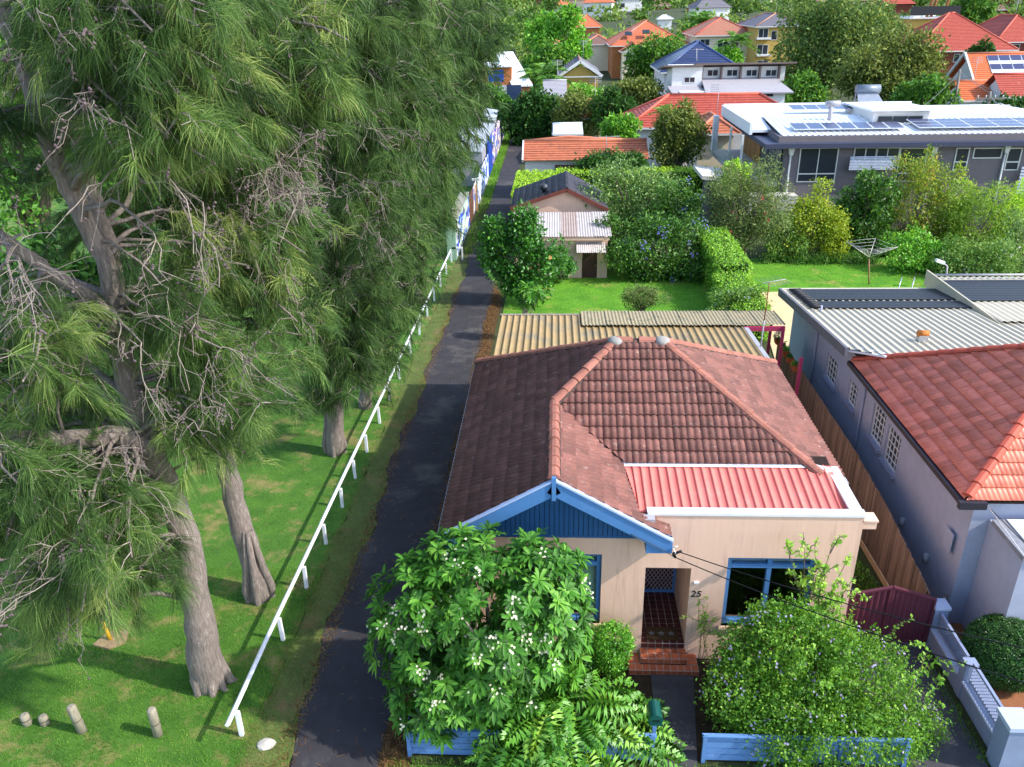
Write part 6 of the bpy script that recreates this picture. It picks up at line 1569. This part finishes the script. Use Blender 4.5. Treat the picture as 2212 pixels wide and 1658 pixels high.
B('lower_wall', m_dg, GB, 11, 15.6, 60, 62, -1.1, 2.15)
# ---- white clerestory house
CH = thing('clerestory_house', 'white house with a row of four high windows over grey metal roofs', 'house', (22, 104, -1))
YC = 104
cx0, _ = xz(1470, 190, YC); cx1, cz0 = xz(1712, 196, YC); m_gm = mat('grey_metal_roof', '9b979c', .5, .06, 2.)
MB().box(cx0, cx1 - .8, YC, YC + 9, -1.5, cz0).build('wall', m_ww, CH)
xa, za = xz(1515, 172, YC + 5); MB().slab([(xz(1525, 196, YC - .5)[0], YC - .6, cz0 - .1), (cx1, YC - .6, cz0 - .1), (cx1 - 1, YC + 5, za + .15), (xa, YC + 5, za + .15)], .15).build('lower_roof', m_gm, CH)
xb0, zt = xz(1516, 146, YC + 5); xb1, _ = xz(1697, 146, YC + 5)
MB().box(xb0, xb1, YC + 5, YC + 10, za - .3, zt).build('upper_wall', m_ww, CH)
for i in range(4):
    a = 1529 + i * 42; x0, z1 = xz(a, 152, YC + 5); x1, z0 = xz(a + 21, 164, YC + 5); fwin(CH, x0, x1, z0, z1, YC + 5, 2)
for i in range(5): x0, _ = xz(1516 + i * 41.5, 150, YC + 5); B('fin', mat('brown_fin', '6d5f5a', .7), CH, x0 - .1, x0 + .1, YC + 4.3, YC + 5, za, zt)
MB().slab([(xb0 - 1, YC + 3.8, zt + .55), (xb1 + 1, YC + 3.8, zt + .55), (xb1 + .6, YC + 10.5, zt - .4), (xb0 - 1, YC + 10.5, zt - .4)], .2).build('upper_roof', mat('brown_fin', '6d5f5a'), CH)
xw0, zw = xz(1452, 165, YC + 4); xw1, zw0 = xz(1515, 187, YC + 4); MB().box(xw0, xw1, YC + 4, YC + 9, -1, zw + 1.0).build('left_wall', m_ww, CH)
x0, z1 = xz(1479, 168, YC + 4); x1, z0 = xz(1500, 178, YC + 4); fwin(CH, x0, x1, z0, z1, YC + 4, 2)
MB().slab([(xw0 - 1.2, YC + 3.5, zw + 1.3), (xw1, YC + 3.5, zw + 1.3), (xw1, YC + 10, zw + .5), (xw0 - 1.2, YC + 10, zw + .5)], .2).build('left_roof', mat('brown_fin', '6d5f5a'), CH)
xl0, zl = xz(1455, 207, YC - .2); xl1, _ = xz(1538, 207, YC - .2); MB().slab([(xl0, YC - .8, zl), (xl1, YC - .8, zl), (xl1 - 1, YC + 4, zw0 + .1), (xl0 - .3, YC + 4, zw0 + .1)], .15).build('left_lower_roof', m_gm, CH)
for a, b, t, u, n in ((1564, 1594, 202, 219, 2), (1638, 1670, 201, 209, 2), (1480, 1508, 211, 218, 5)): x0, z1 = xz(a, t, YC); x1, z0 = xz(b, u, YC); fwin(CH, x0, x1, z0, z1, YC, n)
house_px('blue_black_tiled_house', 'white house with shiny blue black tiled hip roof and antenna', 1428, 1610, 157, 118, 13, m_ww, m_blt, m_blc, .62, zb=-1)
AN2 = thing('roof_antenna', 'television antenna above the blue black tiled roof', 'antenna', A(1505, 160, 120)); MB().tube([A(1505, 162, 120), A(1505, 105, 120)], .05, 5).tube([A(1490, 108, 120), A(1520, 107, 120)], .05, 4).build('mast', m_gutter, AN2)
T, X0, X1, ze_, h_ = house_px('yellow_brick_house', 'yellow brick house with white trimmed gable and grey tiled roof', 1207, 1300, 166, 128, 16, m_yb, m_gyt, m_brc, .62, 'gy')
for s_ in (X0 - .1, X1 + .1): MB().bar(((X0 + X1) / 2, 127.9, ze_ + h_ + .1), (s_, 127.9, ze_ - .05), .15, .4).build('barge_board', m_ww, T)
for i in range(4): p = A(1332 + i * 9, 172 - i * 2, 134); 
house_px('yellow_flats', 'cream apartment block with brown pink tiled hip roof and wide windows', 1500, 1634, 78, 165, 16, m_cw, mat('pinkbrown_tile', 'a5705c', .8, .15, 3.), m_rdc, .5, cat='apartments', wins=[(1513, 1532, 86, 98, 2), (1551, 1572, 87, 104, 2)])
house_px('tall_yellow_flats', 'tall yellow brick flats with striped awning and stacked balconies', 1632, 1740, 58, 158, 16, m_yb, m_gyt, m_brc, .45, cat='apartments', wins=[(1640, 1658, 63, 82, 2), (1637, 1657, 98, 118, 2), (1637, 1658, 132, 145, 2), (1667, 1677, 68, 86, 1)])
fl = bpy.data.objects['tall_yellow_flats']
for y_ in (84, 120, 148): a, b = A(1634, y_, 158.3), A(1664, y_, 158.3); B('balcony_slab', m_ww, fl, a.x, b.x, 157.6, 158.5, a.z - .15, a.z + .15)
T, X0, X1, ze_, h_ = house_px('orange_tiled_house', 'orange tiled house with skylights and a brick chimney', 1318, 1490, 100, 172, 20, m_ob, m_or2, m_orc, .55)
house_px('orange_gabled_wing', 'front wing with half timbered gable under orange tiles', 1340, 1395, 112, 168, 14, m_cw, m_or2, m_orc, .6, 'gy', wins=[(1352, 1358, 120, 134, 1), (1372, 1378, 120, 134, 1)])
p = A(1431, 100, 176); B('chimney', m_rb, T, p.x - .5, p.x + .5, 175.5, 176.5, p.z - 1, p.z + 2.2)
for x, y in ((1357, 82), (1395, 78)): p = A(x, y, 174); MB().slab([(p.x - .7, p.y - .5, p.z + .5), (p.x + .7, p.y - .5, p.z + .5), (p.x + .7, p.y + .6, p.z + 1.1), (p.x - .7, p.y + .6, p.z + 1.1)], .1).build('skylight', m_glass, T)
house_px('brown_tiled_house_far', 'low brown tiled hip roof house left of the orange tiled house', 1258, 1325, 97, 185, 16, m_cw, m_br, m_orc, .5)
house_px('brick_gable_house', 'red brown brick house with wide gable left of the tall palm', 1385, 1425, 62, 230, 22, m_rb, m_br, m_brc, .5, 'gy')
house_px('orange_peak_house', 'house with small pointed orange roof among the trees', 1236, 1302, 60, 265, 16, m_ob, m_or2, m_orc, .75)
house_px('left_orange_house', 'orange tiled roof half hidden behind the big green tree', 1150, 1210, 96, 190, 14, m_ob, m_or2, m_orc, .55)
house_px('red_brick_house', 'red brick house with broad red tiled hip roof at the right', 1975, 2200, 112, 150, 16, m_rb, m_rd, m_rdc, .7, wins=[(2062, 2070, 118, 134, 1), (2150, 2170, 122, 136, 2)])
house_px('red_brick_corner_house', 'second red tiled brick house at the right edge', 2150, 2290, 92, 168, 18, m_rb, m_rd, m_rdc, .75, wins=[(2185, 2200, 97, 110, 1)])
T, X0, X1, ze_, h_ = house_px('solar_cottage', 'white gabled cottage with bright orange tiles and a solar panel array', 2105, 2260, 180, 112, 8, m_ww, mat('vivid_orange_tile', 'bd6238', .6, .15, 3.), m_orc, .8, 'gx')
a = A(2137, 170, 113.6); panel_row(a.x, a.x + 8.5, 113.2, 115.6, ze_ + 1.1, 2, 6, .8, T=T)
for o_ in (-.1, ): MB().bar((X0 + o_, 111.9, ze_), (X0 + o_, 116, ze_ + 3.3), .25, .3).bar((X0 + o_, 120.1, ze_), (X0 + o_, 116, ze_ + 3.3), .25, .3).build('white_barge', m_ww, T)
house_px('orange_lean_to', 'low orange tiled lean-to in front of the solar panel cottage', 2078, 2150, 218, 100, 6, m_ww, mat('vivid_orange_tile', 'bd6238'), m_orc, .6, 'gx')
house_px('red_gable_wing', 'small red tiled wing with white gable at the right edge', 2165, 2270, 210, 98, 6, m_ww, m_rd, m_rdc, .7, 'gx')
T, X0, X1, ze_, h_ = house_px('yellow_terrace_block', 'flat yellow brick block with a planted roof terrace', 1965, 2072, 40, 190, 12, m_yb, m_ww, m_ww, .02, wins=[(2030, 2046, 42, 62, 2)])
MB().box(X0, X1, 190, 190.15, ze_ + .5, ze_ + 2.2).build('terrace_rail', mat('dark_rail', '2a2a2e', .6), T)
for x in (2003, 2012, 2038): p = A(x, 30, 193); MB().tube([(p.x, 193, ze_), (p.x + 1, 193, ze_ + 6)], .3, 6).build('terrace_post', mat('timber_pergola', '8a5a34', .8), T)
house_px('small_white_gable', 'narrow white gabled house with dark blue front', 1926, 1956, 68, 185, 10, m_ww, m_br, m_brc, .5, 'gx')
LB = thing('white_roof_brick_building', 'orange brick building with steep white metal roof left of the lane end', 'building', (-5, 125, -1))
a, b, c, d = A(1085, 182, 128), A(1122, 178, 128), A(1152, 205, 124), A(1108, 212, 124)
MB().slab([(d.x, 122, 3.2), (c.x, 122, 3.2), (b.x - 1, 130, 7.2), (a.x - 1, 130, 7.2)], .2).build('roof', m_wrf, LB); MB().box(d.x - 5, c.x - .3, 122.3, 130, -1.2, 3.0).build('wall', m_ob, LB); B('side_roof', m_wrf, LB, d.x - 6, d.x, 122, 130, 5.6, 5.8); B('upper_wall', m_ob, LB, d.x - 5.5, d.x - .1, 123, 130, 3.0, 5.6); B('blue_window', mat('blue_window', '2c4fa8', .3), LB, d.x - 3.5, d.x - 1.2, 122.9, 123, 3.6, 5.2)
house_px('grey_tin_roof', 'low grey metal roof beside the lane power pole', 1172, 1225, 218, 112, 10, m_ww, m_gm, m_gm, .4, 'gx')
house_px('white_carport_roof', 'flat white roof below the dark olive tree', 1195, 1260, 290, 84, 8, m_ww, m_wrf, m_wrf, .1, 'gx')
house_px('cream_cottage', 'cream rendered cottage between the olive trees', 1225, 1330, 255, 96, 8, m_cw, m_or, m_orc, .5)
# ---- poles and wires
def pole(label, xb, yb, xt, yt, Y, arms=True, lamp=None, wires=()):
    a, b = A(xb, yb, Y), A(xt, yt, Y); a.z = gz(Y); T = thing('power_pole', label, 'pole', a); MB().tube([a, b], [.18, .13], 8).build('shaft', mat('pole_timber', '7a746e', .9, .2, 4.), T)
    if arms:
        c = b - Vector((0, 0, .6)); B('cross_arm', mat('pole_timber', '7a746e'), T, c.x - 1.3, c.x + 1.3, Y - .25, Y - .15, c.z - .07, c.z + .07)
        for i in (-1.1, -.4, .4, 1.1): MB().tube([(c.x + i, Y - .2, c.z + .07), (c.x + i, Y - .2, c.z + .3)], .05, 6).build('insulator', m_white2, T)
    if lamp: e = A(*lamp, Y - 1); s0 = b - Vector((0, 0, 1.4)); MB().tube([s0, s0.lerp(e, .7) + Vector((0, 0, .25)), e], .05, 6).build('lamp_arm', m_white2, T); MB().bar(e - Vector((.5, 0, 0)), e + Vector((.35, 0, 0)), .25, .15).build('lamp_head', m_white2, T)
    w = MB()
    for (x, y, Y2) in wires: w.tube(sag(b - Vector((0, 0, .3)), A(x, y, Y2), .5, 8), .025, 4, False)
    if wires: w.build('wires', mat('wire_grey', '6f7678', .6), T)
pole('leaning grey power pole behind the white roof', 2058, 262, 2074, 150, 95, False, None, [(1960, 250, 90), (2240, 240, 85), (2240, 222, 88)])
pole('power pole with cross arm and street lamp at the right', 2128, 262, 2140, 198, 80, True, (2172, 229), [(2240, 300, 70), (2240, 270, 72), (2240, 285, 60), (1980, 246, 92)])
pole('timber power pole with light arm behind the round green tree by the lane', 1173, 250, 1180, 178, 122, False, (1158, 200), [])
# ================================================================== trees behind
m_t1 = leafmat('tree_green', ['1c4a14', '2f6a1c', '4a8a2a', '74a83c'], .55, .3, .25)
m_t2 = leafmat('tree_olive', ['31471c', '4c6628', '6e8438', '93a04e'], .6, .3, .25)
m_t3 = leafmat('tree_dark', ['12350f', '1d4c17', '2f6622', '4c8434'], .55, .28, .25)
m_t4 = leafmat('tree_bright', ['2a6e16', '419022', '66b232', '8fca4a'], .5, .32, .3)
m_t5 = leafmat('tree_gum', ['2f4f26', '466b30', '63873c', '8a9a4a'], .6, .3, .25)
m_cr = solidflower('cream_flower', 'ded9a0')
BT = [('round_green_tree', 'dense round dark green tree at the bend of the lane', 1147, 262, 58, 58, 98, m_t3, 1500, .42, None),
      ('cream_flowering_dome', 'low domed tree dotted with cream flowers in front of the yellow brick house', 1262, 214, 50, 22, 118, m_t4, 700, .4, (m_cr, 60, .3, 2)),
      ('pale_dome_tree', 'wide pale olive dome tree right of the cream flowering dome', 1368, 205, 62, 36, 110, m_t2, 1000, .36, (m_cr, 40, .25, 2)),
      ('olive_lane_tree', 'olive brown tree with bare twigs above the garage', 1247, 250, 55, 45, 96, m_t2, 900, .3, None),
      ('deep_green_tree', 'deep green rounded tree between the olive tree and the red roof', 1328, 238, 42, 38, 94, m_t3, 700, .34, None),
      ('small_frangipani_dome', 'bright round tree with pale flowers behind the garage antenna', 1340, 287, 40, 34, 78, m_t4, 800, .32, (m_cr, 40, .2, 2)),
      ('olive_garden_tree', 'loose olive green tree left of the grey building', 1462, 300, 62, 66, 70, m_t2, 1500, .24, None),
      ('broad_green_tree', 'tall broad bright green tree left of the brown tiled roof', 1205, 105, 62, 75, 150, m_t4, 1200, .6, None),
      ('lower_green_tree', 'rounded bright tree below the tall broad green one', 1180, 150, 52, 50, 142, m_t1, 800, .55, None),
      ('spreading_green_tree', 'spreading green tree in front of the orange gabled wing', 1418, 135, 70, 42, 140, m_t1, 1100, .5, None),
      ('dark_gum_tree', 'big dark gum tree right of the tall yellow flats', 1775, 105, 105, 110, 132, m_t5, 2200, .5, None),
      ('olive_gum_tree', 'broad olive gum tree behind the white roofed building', 1925, 150, 110, 78, 112, m_t2, 2000, .44, None),
      ('light_gum_tree', 'lighter leafy gum tree below the broad olive gum', 1990, 215, 70, 45, 96, m_t1, 1000, .38, None),
      ('pencil_conifer', 'pointed bright green conifer pair in front of the red brick house', 2112, 138, 30, 42, 128, m_t3, 700, .4, None),
      ('street_edge_tree', 'dark shrubby tree behind the street lamp at the right', 2170, 250, 60, 30, 84, m_t3, 700, .34, None),
      ('mid_right_tree', 'yellow green tree between the olive gum and the red brick roof', 1880, 60, 70, 50, 175, m_t5, 900, .6, None),
      ('gap_tree', 'green tree in the gap behind the clerestory house', 1730, 205, 50, 40, 108, m_t1, 700, .4, None),
      ('screen_tree', 'dark tree rising behind the white screens at the lane end', 1110, 190, 55, 40, 135, m_t3, 700, .5, None),
      ('lane_end_bush', 'bright bush beside the lane end screens', 1062, 225, 45, 38, 116, m_t1, 600, .42, None),
      ('corner_green_tree', 'green tree above the terrace block at the top right', 2110, 30, 45, 40, 205, m_t1, 600, .65, None),
      ('dense_garden_tree', 'dense green tree filling the gap below the cream flats', 1560, 128, 45, 22, 150, m_t4, 500, .5, None),
      ('yucca_bed', 'dark leafy bed under the garage roof', 1330, 352, 75, 16, 66.9, m_t3, 700, .24, None)]
for nm, lab, x, y, rx, ry, Y, m, n, L, fl_ in BT:
    bush_px(nm, lab, 'tree', x, y, rx, ry, Y, m, n, 11, L, L * .5, None, .22, 8, flowers=fl_)
for lab, x, y, rx, ry, Y, m in [('shady park tree behind the tallest casuarina at the far left', 40, 260, 190, 200, 34, m_t1), ('dark park tree seen through the casuarina branches', 260, 330, 170, 170, 40, m_t3),
        ('olive park tree behind the second casuarina', 470, 330, 150, 170, 46, m_t2), ('tall park tree behind the third casuarina', 640, 230, 130, 170, 55, m_t1), ('low park tree beyond the green bench', 130, 620, 150, 110, 26, m_t3)]:
    bush_px('park_tree', lab, 'tree', x, y, rx, ry, Y, m, 900, 12, .26, .13, None, .25, 8, group='park trees behind the casuarinas')
def spiky(label, x, y, Y, n, L, name='yucca', trunk=1.0, mm=None, droop=.35, w=.07):
    c = A(x, y, Y); T = thing(name, label, 'plant' if name == 'yucca' else 'palm', (c.x, Y, gz(Y)))
    D = RNG.normal(0, 1, (n, 3)); D[:, 2] = np.abs(D[:, 2]) * .8 + .1
    if name == 'yucca':
        V, F, k = strands(np.tile(np.array(c), (n, 1)), D, RNG.uniform(.7, 1.1, n) * L, np.full(n, w), droop, 3); npmesh('leaves', V, F, mm or m_t3, T, np.repeat(RNG.random(n), k))['kind'] = 'stuff'
    else:                                     # feather fronds: arching rib with leaflets
        P = []; DD = []
        for i in range(n):
            t = 2 * PI * i / n * 2.4; el = RNG.uniform(-.1, 1.1); d = np.array([math.cos(t) * math.cos(el), math.sin(t) * math.cos(el), math.sin(el)])
            for s in np.linspace(.12, 1, 16):
                p = np.array(c) + d * L * s + np.array([0, 0, -1]) * L * .45 * s * s; sd = unit(np.cross(d, [0, 0, 1.]))
                for g_ in (-1, 1): P.append(p); DD.append(sd * g_ + d * .7 + np.array([0, 0, -.35]))
        q = len(P); V, F, k = strands(np.array(P), np.array(DD), RNG.uniform(.8, 1.1, q) * L * .3, np.full(q, L * .045), .4, 2); npmesh('fronds', V, F, mm or m_t1, T, np.repeat(RNG.random(q), k))['kind'] = 'stuff'
    MB().tube([(c.x, Y, gz(Y)), tuple(c)], [.22 * trunk, .16 * trunk], 7).build('trunk', m_trunk, T)
spiky('spiky yucca left of centre below the orange garage roof', 1290, 345, 66.3, 90, 1.2, 'yucca', .6)
spiky('spiky yucca at the right below the orange garage roof', 1372, 348, 66.3, 90, 1.2, 'yucca', .6)
spiky('large date palm standing above the roofs behind the cream flats', 1512, 50, 215, 34, 5.5, 'date_palm', 2.0)
spiky('slender palm in front of the cream flats', 1592, 92, 150, 16, 3.6, 'garden_palm', 1.0)
spiky('feathery palm clump beside the yellow brick house', 1172, 165, 126, 22, 4.2, 'lane_palm', 1.2)
spiky('small palm top rising out of the loose olive tree', 1440, 245, 71, 14, 1.5, 'small_palm', .6, m_t4)
# ---- far suburb
FAR = [('purple_roof_house', 'distant house with dull purple tiled roof among trees', 1655, 1712, 52, 285, m_rb, m_gyt), ('far_brick_flats', 'distant brick flats with white window strip near the top edge', 1488, 1560, 16, 400, m_ob, m_br),
       ('far_orange_house', 'distant orange roof at the top left of the suburb', 1195, 1240, 12, 420, m_ww, m_or2), ('far_pink_house', 'distant faded pink roof beside a white gable', 1205, 1262, 36, 330, m_ww, m_or),
       ('far_grey_house', 'distant grey tiled roof at the top centre', 1290, 1345, 12, 430, m_rb, m_gyt), ('far_red_wall_house', 'distant house with red walls at the top centre', 1395, 1450, 14, 440, m_rb, m_br),
       ('far_white_house', 'distant white gabled house in the tree belt', 1420, 1455, 42, 300, m_ww, m_ww), ('far_brown_house', 'distant brown roof above the dark gum', 1745, 1790, 6, 470, m_cw, m_br),
       ('far_corner_house', 'distant brown roofed house at the top right corner', 2150, 2190, 22, 300, m_rb, m_br), ('far_slate_house', 'distant slate roof in the trees left of the terrace block', 1840, 1890, 8, 430, m_ww, m_gyt)]
for nm, lab, a, b, y, Y, wm_, rm in FAR: house_px(nm, lab, a, b, y, Y, (b - a) * pxm(np.array(A(a, y, Y))) * .8, wm_, rm, rm, .55, 'hip', gauge=.8)
# repeated distant houses, roofs showing between the trees
for ci, (cn, rm, wmm) in enumerate([('orange', m_or2, m_ww), ('brown', m_br, m_cw), ('red', m_rd, m_rb), ('grey', m_gyt, m_ww)]):
    proto = None
    for i in range(4):
        Y = RNG.uniform(320, 620); x = 1150 + (i + RNG.uniform(.1, .9)) * 270; c = A(x, 30, Y); z0 = gz(Y)
        lab = 'distant %s roofed house in the far trees, %s of its roof colour from the left' % (cn, ['first', 'second', 'third', 'fourth', 'fifth', 'sixth'][i])
        T = thing('suburb_house', lab, 'house', (c.x, Y, z0), RNG.uniform(-.4, .4), 'distant %s roofed houses' % cn)
        if proto is None:
            mbw = MB().box(-6, 6, -5, 5, -1, 5.2).mesh('wall', wmm); rfm = MB(); ax0, ax1 = (-1.5, 0, 9.2), (1.5, 0, 9.2)
            for pol, u in (([(-6.6, -5.6, 5.1), (6.6, -5.6, 5.1), ax1, ax0], (1, 0, 0)), ([(-6.6, 5.6, 5.1), (6.6, 5.6, 5.1), ax1, ax0], (1, 0, 0)), ([(-6.6, -5.6, 5.1), (-6.6, 5.6, 5.1), ax0], (0, 1, 0)), ([(6.6, -5.6, 5.1), (6.6, 5.6, 5.1), ax1], (0, 1, 0))): course_face(rfm, pol, u, .8, .08)
            rfm = rfm.mesh('roof', rm); wdm = MB().box(-4.4, -2.2, -5.06, -5.0, 1.6, 3.4).mesh('window', m_fglass); proto = (mbw, rfm, wdm)
        for nm_, me_ in zip(('wall', 'roof', 'window'), proto):
            o = bpy.data.objects.new(nm_, me_); COL.objects.link(o); o.parent = T
        q = pj((c.x, Y, z0 + 7)); w_ = 7 / pxm(np.array([c.x, Y, z0])); RECT.append((q[0] - w_, q[0] + w_, q[1] - 8, Y))
def far_wood():
    parts = []
    n = 600
    for i in range(n):
        Y = 190 + 620 * RNG.random() ** 1.3; x = RNG.uniform(-700, 2500) if i > 120 else RNG.uniform(1050, 2300); X = A(x, 60, Y).x
        if 150 < Y < 260 and x < 900: continue
        h = RNG.uniform(3.5, 9); r = RNG.uniform(3.5, 7.5); z = gz(Y)
        qx, qy = pj((X, Y, z + h)); rp_ = r * 1.1 / pxm(np.array([X, Y, z]))
        if RNG.random() < .72 and any(a - rp_ < qx < b + rp_ and Y < yy_ and qy < t_ + 34 for a, b, t_, yy_ in RECT): continue
        lo = [(X + RNG.normal(0, r * .35), Y + RNG.normal(0, r * .3), z + h * .62 + RNG.normal(0, h * .12), r * RNG.uniform(.5, .8), r * .6, h * RNG.uniform(.26, .4)) for _ in range(4)]
        L = .0042 * Y; q = int(120 if Y < 400 else 84)
        V, F, R, _ = leaf_cloud(lo, q // 2, 4, r * .14, L * 1.15, L * .75, .6); parts.append((V, F, np.clip(R * .6 + RNG.uniform(0, .4), 0, 1)))
    V, F, R = joinVF(parts); tag(npmesh('far_wood', V, F, leafmat('far_leaf', ['1f4218', '345c22', '4f7a2e', '73943f', '8f9c4a'], .6, .3, .2), None, R), 'belt of trees stretching over the distant suburb', 'trees', kind='stuff')
far_wood()
